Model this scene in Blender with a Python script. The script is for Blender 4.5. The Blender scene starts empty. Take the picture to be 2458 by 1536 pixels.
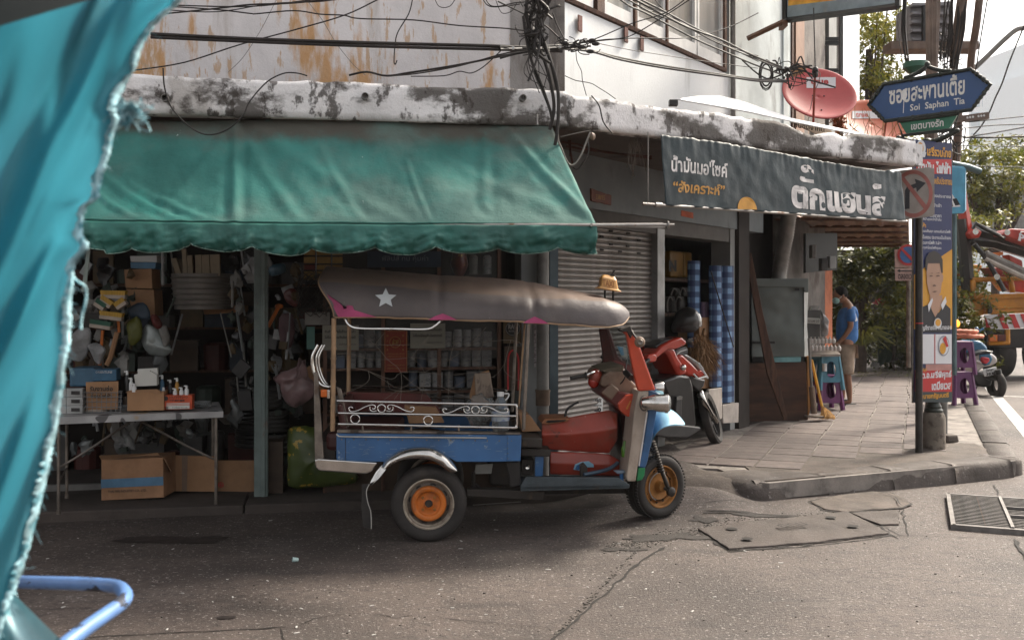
import bpy,bmesh,math,random
from mathutils import Vector,Matrix,noise
random.seed(7)
V=Vector
scn=bpy.context.scene
col=scn.collection
# ---------------------------------------------------------------- camera
F,CX,CY,H=2390.0,1229.0,720.0,1.6  # focal length and horizon in photo pixels, eye height
cam=bpy.data.cameras.new('camera')
cam.sensor_width=36;cam.lens=36*F/2458;cam.shift_y=-(768-CY)/2458
cam.clip_start=.05;cam.clip_end=3000
cam.dof.use_dof=True;cam.dof.focus_distance=7.2;cam.dof.aperture_fstop=5.6
co=bpy.data.objects.new('camera',cam);col.objects.link(co)
co.location=(0,0,H);co.rotation_euler=(math.pi/2,0,0);scn.camera=co
# ---------------------------------------------------------------- sky and sun (hazy afternoon)
SUN_EL,SUN_AZ=math.radians(44),math.radians(52)  # azimuth from +Y towards +X
w=bpy.data.worlds.new('World');scn.world=w;w.use_nodes=True
nt=w.node_tree;bg=nt.nodes['Background']
sky=nt.nodes.new('ShaderNodeTexSky');sky.sky_type='NISHITA';sky.sun_disc=False
sky.sun_elevation=SUN_EL;sky.sun_rotation=SUN_AZ;sky.air_density=1.0;sky.dust_density=4.0;sky.ozone_density=1.0
hsv=nt.nodes.new('ShaderNodeHueSaturation');hsv.inputs['Saturation'].default_value=.22
nt.links.new(sky.outputs[0],hsv.inputs['Color']);warm=nt.nodes.new('ShaderNodeMix');warm.data_type='RGBA';warm.blend_type='MULTIPLY';warm.inputs[0].default_value=1;warm.inputs[7].default_value=(1,.968,.935,1)
nt.links.new(hsv.outputs[0],warm.inputs[6]);nt.links.new(warm.outputs[2],bg.inputs[0]);bg.inputs[1].default_value=.13
sl=bpy.data.lights.new('sun','SUN');sl.energy=3.0;sl.angle=math.radians(11);sl.color=(1,.90,.75)
so=bpy.data.objects.new('sun',sl);col.objects.link(so)
sd=V((math.sin(SUN_AZ)*math.cos(SUN_EL),math.cos(SUN_AZ)*math.cos(SUN_EL),math.sin(SUN_EL)))
so.location=sd*30;so.rotation_euler=sd.to_track_quat('Z','Y').to_euler()
scn.view_settings.view_transform='Standard';scn.view_settings.look='None'
scn.view_settings.exposure=1.38;scn.view_settings.gamma=1
scn.cycles.use_denoising=True;scn.cycles.max_bounces=6;scn.cycles.volume_bounces=0
scn.cycles.transparent_max_bounces=12;scn.cycles.caustics_reflective=False;scn.cycles.caustics_refractive=False

# ---------------------------------------------------------------- geometry helpers
def P(px,py,d):return V(((px-CX)/F*d,d,H-(py-CY)/F*d))
def G(px,py,z=0.0):return P(px,py,(H-z)*F/(py-CY))
def smooth(t):t=max(0,min(1,t));return t*t*(3-2*t)
def lerp(a,b,t):return a+(b-a)*t
def nz(x,y,z=0):return noise.noise(V((x,y,z)))
def interp(xs,ys,x):
    if x<=xs[0]:return ys[0]
    for i in range(len(xs)-1):
        if x<=xs[i+1]:return lerp(ys[i],ys[i+1],(x-xs[i])/(xs[i+1]-xs[i]))
    return ys[-1]
def crom(pts,n=6,closed=False):
    pts=[V(p)for p in pts]
    if len(pts)<3 and not closed:return pts
    out=[];L=len(pts)
    rng=range(L)if closed else range(L-1)
    for i in rng:
        g=(lambda k:pts[k%L])if closed else(lambda k:pts[max(0,min(L-1,k))])
        a,b,c,d=g(i-1),g(i),g(i+1),g(i+2)
        for k in range(n):
            t=k/n
            out.append(.5*((2*b)+(c-a)*t+(2*a-5*b+4*c-d)*t*t+(3*b-a-3*c+d)*t*t*t))
    if not closed:out.append(pts[-1])
    return out

class MB:
    def __init__(s):s.v=[];s.f=[];s.m=[];s.cur=0
    def add(s,vs,fs):
        b=len(s.v);s.v+=[V(x)for x in vs]
        for f in fs:s.f.append([b+i for i in f]);s.m.append(s.cur)
        return s
    def box(s,c,size,rot=None,taper=1):
        hx,hy,hz=size[0]/2,size[1]/2,size[2]/2;vs=[]
        for z in(-1,1):
            k=taper if z>0 else 1
            for x,y in((-1,-1),(1,-1),(1,1),(-1,1)):vs.append(V((x*hx*k,y*hy*k,z*hz)))
        if rot is not None:
            if not isinstance(rot,Matrix):rot=Matrix.Rotation(rot,3,'Z')
            vs=[rot@v for v in vs]
        c=V(c)
        return s.add([v+c for v in vs],[(3,2,1,0),(4,5,6,7),(0,1,5,4),(1,2,6,5),(2,3,7,6),(3,0,4,7)])
    def extr(s,pts,vec):
        pts=[V(p)for p in pts];n=len(pts);vec=V(vec)
        nn=sum(((pts[i]-pts[0]).cross(pts[(i+1)%n]-pts[0])for i in range(n)),V())
        if nn.dot(vec)>0:pts=pts[::-1]
        return s.add(pts+[p+vec for p in pts],[list(range(n)),list(range(2*n-1,n-1,-1))]+[(i,i+n,(i+1)%n+n,(i+1)%n)for i in range(n)])
    def tube(s,pts,r,n=8,caps=True,closed=False):
        pts=[V(p)for p in pts];L=len(pts);vs=[];fs=[];up=None
        for i,p in enumerate(pts):
            a=pts[(i-1)%L]if(closed or i>0)else p;b=pts[(i+1)%L]if(closed or i<L-1)else p
            t=(b-a)
            if t.length<1e-9:t=V((0,0,1))
            t.normalize()
            if up is None:up=V((0,0,1))if abs(t.z)<.9 else V((1,0,0))
            x=up.cross(t)
            if x.length<1e-6:x=V((1,0,0)).cross(t)
            x.normalize();y=t.cross(x).normalized();up=y
            rr=r[i]if isinstance(r,(list,tuple))else r
            for k in range(n):
                an=2*math.pi*k/n;vs.append(p+(x*math.cos(an)+y*math.sin(an))*rr)
        for i in range(L if closed else L-1):
            j=(i+1)%L
            for k in range(n):fs.append((i*n+k,i*n+(k+1)%n,j*n+(k+1)%n,j*n+k))
        if caps and not closed:fs+=[list(range(n-1,-1,-1)),[(L-1)*n+k for k in range(n)]]
        return s.add(vs,fs)
    def lathe(s,prof,c=(0,0,0),axis=(0,0,1),n=24,arc=2*math.pi,ref=None):
        ax=V(axis).normalized();x=V(ref)if ref else(V((1,0,0))if abs(ax.x)<.9 else V((0,1,0)))
        x=(x-ax*x.dot(ax)).normalized();y=ax.cross(x);c=V(c);vs=[];fs=[];full=arc>6.28
        m=n if full else n+1
        for r,h in prof:
            for k in range(m):
                a=arc*k/n;vs.append(c+ax*h+(x*math.cos(a)+y*math.sin(a))*r)
        for i in range(len(prof)-1):
            for k in range(n):
                k2=(k+1)%m;fs.append((i*m+k,i*m+k2,(i+1)*m+k2,(i+1)*m+k))
        return s.add(vs,fs)
    def grid(s,fn,nu,nv):
        vs=[fn(i/nu,j/nv)for j in range(nv+1)for i in range(nu+1)];k=nu+1
        return s.add(vs,[(j*k+i,j*k+i+1,(j+1)*k+i+1,(j+1)*k+i)for j in range(nv)for i in range(nu)])
    def disc(s,c,r,axis,n=20):
        ax=V(axis).normalized();x=(V((0,0,1))if abs(ax.z)<.9 else V((1,0,0))).cross(ax).normalized();y=ax.cross(x)
        return s.add([V(c)+(x*math.cos(6.2832*k/n)+y*math.sin(6.2832*k/n))*r for k in range(n)],[list(range(n))])
    def ball(s,c,r,nu=12,nv=8,rot=None):
        r=V(r)if not isinstance(r,(int,float))else V((r,r,r));vs=[];fs=[]
        for j in range(nv+1):
            th=math.pi*j/nv
            for i in range(nu):
                ph=2*math.pi*i/nu;q=V((r.x*math.sin(th)*math.cos(ph),r.y*math.sin(th)*math.sin(ph),r.z*math.cos(th)))
                vs.append((rot@q if rot else q)+V(c))
        for j in range(nv):
            for i in range(nu):fs.append((j*nu+i,(j+1)*nu+i,(j+1)*nu+(i+1)%nu,j*nu+(i+1)%nu))
        return s.add(vs,fs)

ROOT={}
def tag(o,label=None,cat=None,group=None,kind=None):
    if label:o['label']=label
    if cat:o['category']=cat
    if group:o['group']=group
    if kind:o['kind']=kind
    return o
def thing(name,label,cat,loc,group=None,rz=0):
    o=bpy.data.objects.new(name,None);col.objects.link(o);o.empty_display_size=.1
    o.location=loc;o.rotation_euler=(0,0,rz)
    ROOT[o]=(Matrix.Translation(V(loc))@Matrix.Rotation(rz,4,'Z')).inverted()
    return tag(o,label,cat,group)
def obj(name,mb,mat,parent=None,local=False,sm=False,bev=0,solid=0,sub=0,label=None,cat=None,group=None,kind=None):
    """one mesh object; vertices are given in world space unless local"""
    me=bpy.data.meshes.new(name);vs=mb.v;loc=None
    if parent is not None:
        Mx=ROOT.get(parent)
        if not local and Mx is not None:vs=[Mx@v for v in vs]
    elif not local:
        xs=[v.x for v in vs];ys=[v.y for v in vs];loc=V(((min(xs)+max(xs))/2,(min(ys)+max(ys))/2,min(v.z for v in vs)))
        vs=[v-loc for v in vs]
    me.from_pydata([tuple(v)for v in vs],[],mb.f)
    for m in(mat if isinstance(mat,(list,tuple))else[mat]):me.materials.append(m)
    if isinstance(mat,(list,tuple))and len(mat)>1:me.polygons.foreach_set('material_index',mb.m)
    if sm:
        me.polygons.foreach_set('use_smooth',[True]*len(me.polygons))
        if sm!=2:me.set_sharp_from_angle(angle=math.radians(40))
    me.validate();me.update()
    o=bpy.data.objects.new(name,me);col.objects.link(o)
    if parent is not None:
        o.parent=parent;ROOT[o]=ROOT.get(parent,Matrix())
    elif loc is not None:o.location=loc;ROOT[o]=Matrix.Translation(loc).inverted()
    else:ROOT[o]=Matrix()
    if solid:m=o.modifiers.new('solid','SOLIDIFY');m.thickness=solid;m.offset=0
    if bev:m=o.modifiers.new('bevel','BEVEL');m.width=bev;m.segments=2;m.limit_method='ANGLE';m.angle_limit=math.radians(35)
    if sub:m=o.modifiers.new('sub','SUBSURF');m.levels=sub;m.render_levels=sub
    return tag(o,label,cat,group,kind)
def kids(o):return[c for c in bpy.data.objects if c.parent==o]
def copy_tree(o,parent=None,ch=None):
    ch=ch or{}
    c=o.copy();col.objects.link(c)
    if parent is not None:c.parent=parent
    for k in ch.get(o,kids(o)):copy_tree(k,c,ch)
    return c
def fit(s,fn,w,h,mat,parent,name='lettering',bold=0.0,shear=0,label=None,**kw):
    """flat lettering laid on a surface: fn(u, v) gives the point, u,v in metres from the centre"""
    c=bpy.data.curves.new('t','FONT');c.body=s;c.resolution_u=2;c.offset=bold;c.align_x='CENTER';c.shear=shear;c.space_line=kw.get('space',1)
    o=bpy.data.objects.new('t',c);col.objects.link(o);bpy.context.view_layer.update()
    me0=o.evaluated_get(bpy.context.evaluated_depsgraph_get()).to_mesh()
    vs=[v.co.copy()for v in me0.vertices];fs=[list(p.vertices)for p in me0.polygons]
    bpy.data.objects.remove(o);bpy.data.curves.remove(c)
    if not vs:return None
    x0,x1=min(v.x for v in vs),max(v.x for v in vs);y0,y1=min(v.y for v in vs),max(v.y for v in vs)
    mb=MB();mb.add([fn((v.x-(x0+x1)/2)/(x1-x0)*w,(v.y-(y0+y1)/2)/(y1-y0)*h)for v in vs],fs)
    return obj(name,mb,mat,parent,label=label)
def plane_fn(c,xd,up=(0,0,1),off=.004):
    c=V(c);xd=V(xd).normalized();up=V(up).normalized();n=xd.cross(up).normalized()
    if n.y>0 and c.y>0:n=-n
    return lambda u,v:c+xd*u+up*v+n*off
def skin(name,verts,edges,mat,parent,sub=2,root=0,world=True):
    me=bpy.data.meshes.new(name);Mx=ROOT.get(parent)if world else None
    me.from_pydata([tuple((Mx@V(v[0]))if Mx is not None else V(v[0]))for v in verts],edges,[])
    me.materials.append(mat)
    o=bpy.data.objects.new(name,me);col.objects.link(o);o.parent=parent
    m=o.modifiers.new('skin','SKIN');m.use_smooth_shade=True
    for i,v in enumerate(verts):
        r=v[1];sv=me.skin_vertices[0].data[i]if me.skin_vertices else None
        if sv:sv.radius=r if isinstance(r,tuple)else(r,r);sv.use_root=(i==root)
    m=o.modifiers.new('sub','SUBSURF');m.levels=sub;m.render_levels=sub
    return o

# ---------------------------------------------------------------- materials
def M(name,c,rough=.6,metal=0,var=.18,vs=4,layers=(),bump=0,bs=60,rnd=0,trans=0,spec=.5,alpha=1,st=(1,1,1),emis=0,coat=0,sss=0,bands=None,ior=1.45,zdirt=None):
    m=bpy.data.materials.new(name);m.use_nodes=True;t=m.node_tree;N=t.nodes;L=t.links
    b=N['Principled BSDF'];tc=N.new('ShaderNodeTexCoord');src=tc.outputs['Object']
    def val(x):return x
    def nse(scale,stretch=(1,1,1),det=6,off=0,ro=.6):
        mp=N.new('ShaderNodeMapping');mp.inputs['Scale'].default_value=stretch;mp.inputs['Location'].default_value=(off,off*1.3,off*.7)
        L.new(src,mp.inputs[0]);n=N.new('ShaderNodeTexNoise');n.inputs['Scale'].default_value=scale;n.inputs['Detail'].default_value=det;n.inputs['Roughness'].default_value=ro
        L.new(mp.outputs[0],n.inputs['Vector']);return n.outputs['Fac']
    def ramp(x,lo,hi):
        r=N.new('ShaderNodeMapRange');r.inputs['From Min'].default_value=lo;r.inputs['From Max'].default_value=hi;r.interpolation_type='SMOOTHSTEP'
        L.new(x,r.inputs['Value']);return r.outputs[0]
    def mix(f,a,bb):
        x=N.new('ShaderNodeMix');x.data_type='RGBA'
        if isinstance(f,(int,float)):x.inputs[0].default_value=f
        else:L.new(f,x.inputs[0])
        for i,q in((6,a),(7,bb)):
            if isinstance(q,tuple):x.inputs[i].default_value=(*q[:3],1)
            else:L.new(q,x.inputs[i])
        return x.outputs[2]
    cur=tuple(c)
    if bands:  # checked cloth: (scale x, scale z, other colour)
        sx=N.new('ShaderNodeSeparateXYZ');L.new(src,sx.inputs[0])
        for ax,f in bands[0]:
            a=N.new('ShaderNodeMath');a.operation='MULTIPLY';a.inputs[1].default_value=f;L.new(sx.outputs[ax],a.inputs[0])
            fr=N.new('ShaderNodeMath');fr.operation='FRACT';L.new(a.outputs[0],fr.inputs[0])
            gt=N.new('ShaderNodeMath');gt.operation='GREATER_THAN';gt.inputs[1].default_value=bands[2];L.new(fr.outputs[0],gt.inputs[0])
            h=N.new('ShaderNodeMath');h.operation='MULTIPLY';h.inputs[1].default_value=bands[3];L.new(gt.outputs[0],h.inputs[0])
            cur=mix(h.outputs[0],cur,bands[1])
    if var:
        dk=tuple(x*(1-var*1.6)for x in c[:3]);lt=tuple(min(1,x*(1+var))for x in c[:3])
        f=ramp(nse(vs,st),.3,.7)
        if isinstance(cur,tuple):cur=mix(f,dk,lt)
        else:cur=mix(N_mul(N,L,f,.35),cur,dk)
    rg=None
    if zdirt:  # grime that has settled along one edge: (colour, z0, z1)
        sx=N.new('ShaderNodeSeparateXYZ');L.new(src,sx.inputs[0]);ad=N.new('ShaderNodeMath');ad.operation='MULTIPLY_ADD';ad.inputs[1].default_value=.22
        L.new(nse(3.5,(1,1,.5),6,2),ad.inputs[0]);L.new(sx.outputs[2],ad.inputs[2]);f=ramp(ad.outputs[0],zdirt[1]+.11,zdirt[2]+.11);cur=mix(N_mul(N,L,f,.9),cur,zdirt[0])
    for i,l in enumerate(layers):  # (colour, lo, hi, scale, stretch, detail[, strength, roughness])
        f=ramp(nse(l[3],l[4]if len(l)>4 else(1,1,1),l[5]if len(l)>5 else 8,3.1*(i+1),.65),l[1],l[2])
        if len(l)>6:f=N_mul(N,L,f,l[6])
        cur=mix(f,cur,l[0])
        if len(l)>7:
            x=N.new('ShaderNodeMix');L.new(f,x.inputs[0]);x.inputs[3].default_value=l[7]
            if rg is None:x.inputs[2].default_value=rough
            else:L.new(rg,x.inputs[2])
            rg=x.outputs[0]
    if rnd:
        oi=N.new('ShaderNodeObjectInfo');h=N.new('ShaderNodeHueSaturation');r=N.new('ShaderNodeMapRange')
        r.inputs['To Min'].default_value=1-rnd;r.inputs['To Max'].default_value=1+rnd;L.new(oi.outputs['Random'],r.inputs[0]);L.new(r.outputs[0],h.inputs['Value'])
        if isinstance(cur,tuple):h.inputs['Color'].default_value=(*cur,1)
        else:L.new(cur,h.inputs['Color'])
        cur=h.outputs[0]
    if isinstance(cur,tuple):b.inputs['Base Color'].default_value=(*cur[:3],1)
    else:L.new(cur,b.inputs['Base Color'])
    b.inputs['Roughness'].default_value=rough
    if rg is not None:L.new(rg,b.inputs['Roughness'])
    elif var and rough>.12:
        r=N.new('ShaderNodeMapRange');r.inputs['To Min'].default_value=rough*.8;r.inputs['To Max'].default_value=min(1,rough*1.2)
        L.new(nse(vs*2.3,st,4,9),r.inputs[0]);L.new(r.outputs[0],b.inputs['Roughness'])
    b.inputs['Metallic'].default_value=metal;b.inputs['Specular IOR Level'].default_value=spec;b.inputs['IOR'].default_value=ior
    if trans:b.inputs['Transmission Weight'].default_value=trans
    if alpha<1:b.inputs['Alpha'].default_value=alpha
    if coat:b.inputs['Coat Weight'].default_value=coat;b.inputs['Coat Roughness'].default_value=.15
    if sss:b.inputs['Subsurface Weight'].default_value=sss;b.inputs['Subsurface Scale'].default_value=.02
    if bump:
        bp=N.new('ShaderNodeBump');bp.inputs['Strength'].default_value=min(1,bump);bp.inputs['Distance'].default_value=.01*max(1,bump)
        L.new(nse(bs,st,8,5,.7),bp.inputs['Height']);L.new(bp.outputs[0],b.inputs['Normal'])
    if emis:b.inputs['Emission Color'].default_value=(*c[:3],1);b.inputs['Emission Strength'].default_value=emis
    return m
def N_mul(N,L,f,k):
    a=N.new('ShaderNodeMath');a.operation='MULTIPLY';a.inputs[1].default_value=k;L.new(f,a.inputs[0]);return a.outputs[0]
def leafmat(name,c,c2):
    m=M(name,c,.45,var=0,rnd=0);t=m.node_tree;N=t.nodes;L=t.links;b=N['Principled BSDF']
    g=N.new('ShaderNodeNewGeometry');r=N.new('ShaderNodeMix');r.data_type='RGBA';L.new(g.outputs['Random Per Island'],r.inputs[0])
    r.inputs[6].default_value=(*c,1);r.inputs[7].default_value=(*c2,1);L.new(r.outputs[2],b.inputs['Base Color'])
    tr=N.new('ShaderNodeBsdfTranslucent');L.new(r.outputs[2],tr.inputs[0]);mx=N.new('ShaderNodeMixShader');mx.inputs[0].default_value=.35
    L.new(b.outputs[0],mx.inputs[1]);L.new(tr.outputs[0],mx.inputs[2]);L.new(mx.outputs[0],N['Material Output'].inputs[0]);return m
m_asphalt=M('asphalt',(.086,.066,.057),.66,vs=.7,var=.3,bump=1.6,bs=60,layers=[
    ((.13,.11,.10),.5,.72,1.1,(1,1.6,1),10,.6,.8),((.03,.023,.02),.54,.68,1.3,(1,2.5,1),10,.7,.6),((.045,.036,.032),.5,.6,14,(1,1,1),8,.5),((.035,.028,.025),.60,.66,9,(1,2,1),5,.7),
    ((.30,.27,.25),.60,.66,48,(1,1,1),3,.8),((.03,.025,.022),.66,.72,38,(1,1,1),3,.7)])
m_conc=M('concrete',(.10,.079,.066),.85,vs=2.5,bump=1,bs=45,layers=[((.05,.04,.033),.46,.66,3,(1,1,1),9,.8),((.34,.31,.28),.62,.72,25,(1,1,1),5,.5)])
m_kerb=M('kerb_concrete',(.085,.07,.062),.8,vs=3,bump=1,bs=30,rnd=.12,layers=[((.05,.038,.032),.48,.66,2.4,(1,1,1.6),9,.85),((.33,.30,.28),.6,.7,30,(1,1,1),5,.6)])
m_tile=M('paving_tile',(.108,.085,.077),.75,vs=5,bump=.6,bs=50,rnd=.18,layers=[((.17,.12,.11),.5,.7,1.0,(1,1,1),4,.6),((.05,.042,.038),.56,.72,8,(1,1,1),8,.6),((.25,.23,.22),.66,.74,45,(1,1,1),3,.5)])
m_mortar=M('mortar',(.22,.195,.175),.9,vs=6,bump=.5,layers=[((.06,.05,.045),.5,.7,5,(1,1,1),6,.8)])
m_crack=M('crack_dirt',(.014,.011,.009),.95,var=.3,vs=20)
m_tar=M('dark_asphalt_patch',(.04,.034,.03),.9,bump=1,bs=120,layers=[((.13,.11,.1),.6,.7,60,(1,1,1),3,.8)])
m_whiteline=M('road_paint',(.5,.49,.47),.7,bump=.4,layers=[((.16,.14,.13),.52,.62,14,(1,1,1),8,.9)])
m_stepc=M('old_step_concrete',(.055,.043,.037),.85,vs=2,bump=.7,bs=40,layers=[((.02,.015,.012),.5,.7,2,(1,1,1),8,.8),((.12,.1,.085),.64,.72,12,(1,1,1),6,.6)])
m_wallL=M('stained_grey_plaster',(.72,.69,.69),.85,vs=1.5,var=.09,bump=.5,bs=35,layers=[
    ((.54,.28,.09),.50,.57,.6,(2.2,2.2,.55),12,.88),((.42,.37,.33),.53,.68,1.6,(3,3,.35),9,.5),((.72,.70,.70),.58,.66,4.5,(2.2,2.2,.6),9,.55),
    ((.50,.30,.14),.57,.62,6.5,(2.5,2.5,.5),8,.7),((.12,.1,.09),.70,.76,9,(1,1,.7),6,.6)])
m_ledge=M('mouldy_white_plaster',(.76,.74,.74),.8,vs=2,var=.1,bump=.9,bs=28,layers=[
    ((.35,.31,.27),.52,.66,2.5,(1,1,.5),8,.5),((.04,.03,.022),.50,.575,1.25,(1,1,1.7),15,.88),((.04,.03,.024),.53,.60,6,(1.3,1.3,.8),14,.85),((.30,.16,.07),.69,.73,3,(1,1,.6),8,.5)])
m_wallR=M('pale_blue_white_plaster',(.74,.76,.77),.75,vs=1.2,var=.04,bump=.25,bs=30,layers=[((.40,.41,.40),.60,.76,1.5,(2.4,2.4,.35),9,.55),((.62,.50,.38),.66,.74,1.2,(1,1,.8),8,.3)])
m_wallR2=M('weathered_pale_plaster',(.50,.54,.54),.8,vs=1.2,bump=.3,layers=[((.16,.15,.14),.55,.72,1.3,(1.5,1.5,.5),10,.7)])
m_wallG=M('ground_floor_paint',(.24,.27,.285),.75,var=.12,vs=2,bump=.2,layers=[((.10,.09,.08),.55,.72,2.2,(1,1,.6),8,.6)])
m_pier=M('dirty_pier_plaster',(.20,.18,.165),.85,vs=3,var=.2,bump=.6,layers=[((.07,.05,.04),.5,.66,3,(1,1,.5),9,.8),((.36,.2,.09),.66,.73,3,(1,1,.3),8,.6)])
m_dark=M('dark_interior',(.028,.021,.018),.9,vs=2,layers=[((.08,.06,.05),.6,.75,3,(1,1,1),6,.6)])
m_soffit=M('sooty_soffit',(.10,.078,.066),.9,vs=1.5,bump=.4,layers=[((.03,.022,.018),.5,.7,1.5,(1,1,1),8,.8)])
m_white=M('old_white_paint',(.66,.66,.65),.55,var=.06,vs=6,layers=[((.3,.26,.22),.6,.75,8,(1,1,.5),8,.5)])
m_brownwood=M('brown_wood',(.10,.048,.03),.7,vs=3,st=(8,8,1),var=.3,bump=.4,layers=[((.03,.018,.012),.55,.7,3,(6,6,.7),8,.7)])
m_glass=M('window_glass',(.30,.31,.31),.12,var=.15,vs=1.2,spec=.6,layers=[((.42,.42,.40),.4,.6,2.2,(6,6,.4),3,.6)])
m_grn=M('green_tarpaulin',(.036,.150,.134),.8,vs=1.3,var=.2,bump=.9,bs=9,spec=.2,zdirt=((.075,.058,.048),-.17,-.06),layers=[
    ((.09,.15,.135),.45,.65,1.0,(1,1,1),6,.7),((.03,.21,.18),.6,.72,1.3,(2,2,.6),6,.5),((.07,.085,.065),.60,.8,2.3,(1,1,1),10,.5),((.48,.58,.55),.70,.73,7,(1.3,1,.6),5,.8)])
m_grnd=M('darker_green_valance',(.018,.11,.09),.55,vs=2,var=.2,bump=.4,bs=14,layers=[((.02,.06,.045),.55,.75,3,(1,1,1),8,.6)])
m_steel=M('weathered_steel_pipe',(.36,.34,.32),.4,.75,vs=8,bump=.2,layers=[((.20,.09,.04),.56,.68,7,(1,1,1),8,.8,.8)])
m_steelpost=M('grey_green_post_paint',(.13,.165,.155),.55,vs=5,layers=[((.13,.06,.035),.58,.68,9,(1,1,.5),8,.8)])
m_shut=M('shutter_steel',(.23,.21,.195),.45,.45,vs=2,st=(1,1,1),var=.2,bump=.25,layers=[((.10,.075,.06),.5,.7,2.2,(1,1,2),9,.75,.7),((.42,.40,.39),.6,.7,6,(1,1,3),8,.5)])
m_colblue=M('blue_grey_column_paint',(.085,.115,.13),.6,vs=4,layers=[((.05,.04,.035),.55,.7,4,(1,1,.4),8,.6)])
m_pvc=M('grey_drain_pipe',(.19,.18,.165),.6,vs=5,layers=[((.08,.065,.055),.5,.68,5,(1,1,.4),8,.7)])
m_cable=M('black_cable',(.022,.017,.015),.6,var=.3,vs=5)
m_cablel=M('grey_wire',(.22,.2,.18),.6,var=.2)
m_bann=M('dark_banner_vinyl',(.020,.034,.040),.5,vs=1.6,var=.22,bump=.5,bs=9,spec=.4,layers=[((.05,.07,.075),.5,.7,1.8,(1.5,1.5,.9),8,.7),((.13,.15,.15),.66,.74,9,(1,1,.5),8,.5),((.05,.13,.18),.70,.75,2.2,(1,1,.3),6,.7)])
m_lett=M('worn_white_print',(.60,.57,.56),.6,vs=8,layers=[((.19,.18,.175),.54,.66,8,(1,1,1),9,.75)])
m_letty=M('worn_yellow_print',(.48,.24,.045),.6,vs=8,layers=[((.12,.09,.05),.56,.7,9,(1,1,1),9,.7)])
m_black=M('black_plastic',(.014,.013,.013),.35,var=.2)
m_rubber=M('tyre_rubber',(.026,.022,.02),.75,vs=5,var=.25,bump=.3,bs=90,layers=[((.085,.070,.06),.52,.72,3,(1,1,1),8,.6)])
m_chrome=M('worn_chrome',(.58,.56,.53),.16,1,vs=8,var=.1,bump=.12,bs=14,layers=[((.22,.17,.13),.56,.7,7,(1,1,1),9,.55,.5)])
m_dullmetal=M('dull_steel_frame',(.20,.17,.145),.42,.7,vs=9,var=.25,layers=[((.10,.06,.04),.55,.68,9,(1,1,1),8,.7,.8)])
m_card=M('cardboard',(.30,.165,.085),.85,vs=4,var=.12,rnd=.15,bump=.2,layers=[((.17,.09,.045),.58,.74,4,(1,1,1),6,.5)])
m_paper=M('paper',(.55,.54,.50),.8,var=.05)
m_ink=M('dark_ink',(.03,.026,.025),.7,var=0)
m_skin=M('skin',(.27,.13,.075),.5,var=.1,sss=.1)
# ================================================================ SETTING: road, pavements, sky-high things
E22=V((.375,.927,0));N22=V((.927,-.375,0))
A0,B0=V((1.93,7.93,0)),V((4.62,9.02,0))  # front kerb line, crossing corner
def gz(x,y):
    a=smooth((x-.2)/.7)*smooth((y-6.75)/1.9)*.15*(1-smooth((x-1.55)/.45))
    return a
def road_z(x,y):
    r=gz(x,y)
    if-5<x<8 and y<12:r+=.007*nz(x*1.1,y*1.1)+.0025*nz(x*7,y*7)+.012*nz(x*.4,y*.4,5)
    return r
mb=MB()
xs=[-400,-60,-12]+[-6+.08*i for i in range(213)]+[16,30,80,400]
ys=[-60,-8,0]+[1.5+.08*i for i in range(120)]+[12,14,18,25,40,80,200,900]
nx=len(xs)
mb.add([(x,y,road_z(x,y))for y in ys for x in xs],[(j*nx+i,j*nx+i+1,(j+1)*nx+i+1,(j+1)*nx+i)for j in range(len(ys)-1)for i in range(nx-1)])
road=obj('road',mb,m_asphalt,None,local=True,sm=2,kind='structure')
def ribbon(pts,w,z=.0035,jit=.012,dens=.05):
    g=[G(*p)for p in pts];out=[]
    for a,b in zip(g,g[1:]):
        n=max(1,int((b-a).length/dens))
        for k in range(n):out.append(a.lerp(b,k/n))
    out.append(g[-1]);vs=[]
    for i,p in enumerate(out):
        t=(out[min(i+1,len(out)-1)]-out[max(i-1,0)]).normalized();s=V((-t.y,t.x,0))
        o=p+s*(jit*nz(p.x*9,p.y*9,3)*2);ww=w*(.35+1.1*abs(nz(p.x*14,p.y*14,8)))*(1 if 0<i<len(out)-1 else.1)
        for q in(o-s*ww,o+s*ww):vs.append(V((q.x,q.y,max(road_z(q.x,q.y),0)+z)))
    return vs,[(2*i,2*i+1,2*i+3,2*i+2)for i in range(len(out)-1)]
def cr8(*p):return[(1000+.6025*x,1150+.6025*y)for x,y in p]
def cr7(*p):return[(.4132*x,1200+.4132*y)for x,y in p]
for pts,wd in[(cr8((990,275),(960,290),(900,320),(850,370),(800,410),(750,465),(700,500),(640,560),(590,600),(545,641),(520,690)),.014),
                (cr8((60,540),(100,555),(200,570),(330,580),(450,588),(580,600)),.004),(cr7((300,812),(460,805),(900,780),(1250,765),(1690,740)),.009),
                (cr7((1620,745),(1640,780),(1665,830)),.008),(cr7((1740,730),(1830,690),(2000,665),(2200,660),(2300,690),(2420,665)),.004),
                (cr8((1700,240),(1970,225),(2200,232),(2430,240)),.005),(cr8((2385,238),(2400,270),(2430,320)),.018),(cr8((1135,130),(1230,120),(1330,104)),.006),
                (cr8((1700,140),(1790,165),(1860,190),(1925,225),(1975,232)),.007),(cr8((1935,120),(1945,170),(1960,230)),.007),(cr8((2040,66),(2150,62),(2320,66)),.006),
                (cr8((2300,20),(2315,60)),.009),(cr7((2240,245),(2330,280),(2420,320),(2500,350)),.003),(cr7((1600,290),(1750,290),(1880,275),(2100,268)),.003)]:
    mb=MB();mb.add(*ribbon(pts,wd));obj('crack',mb,m_crack,road,local=True)
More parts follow.
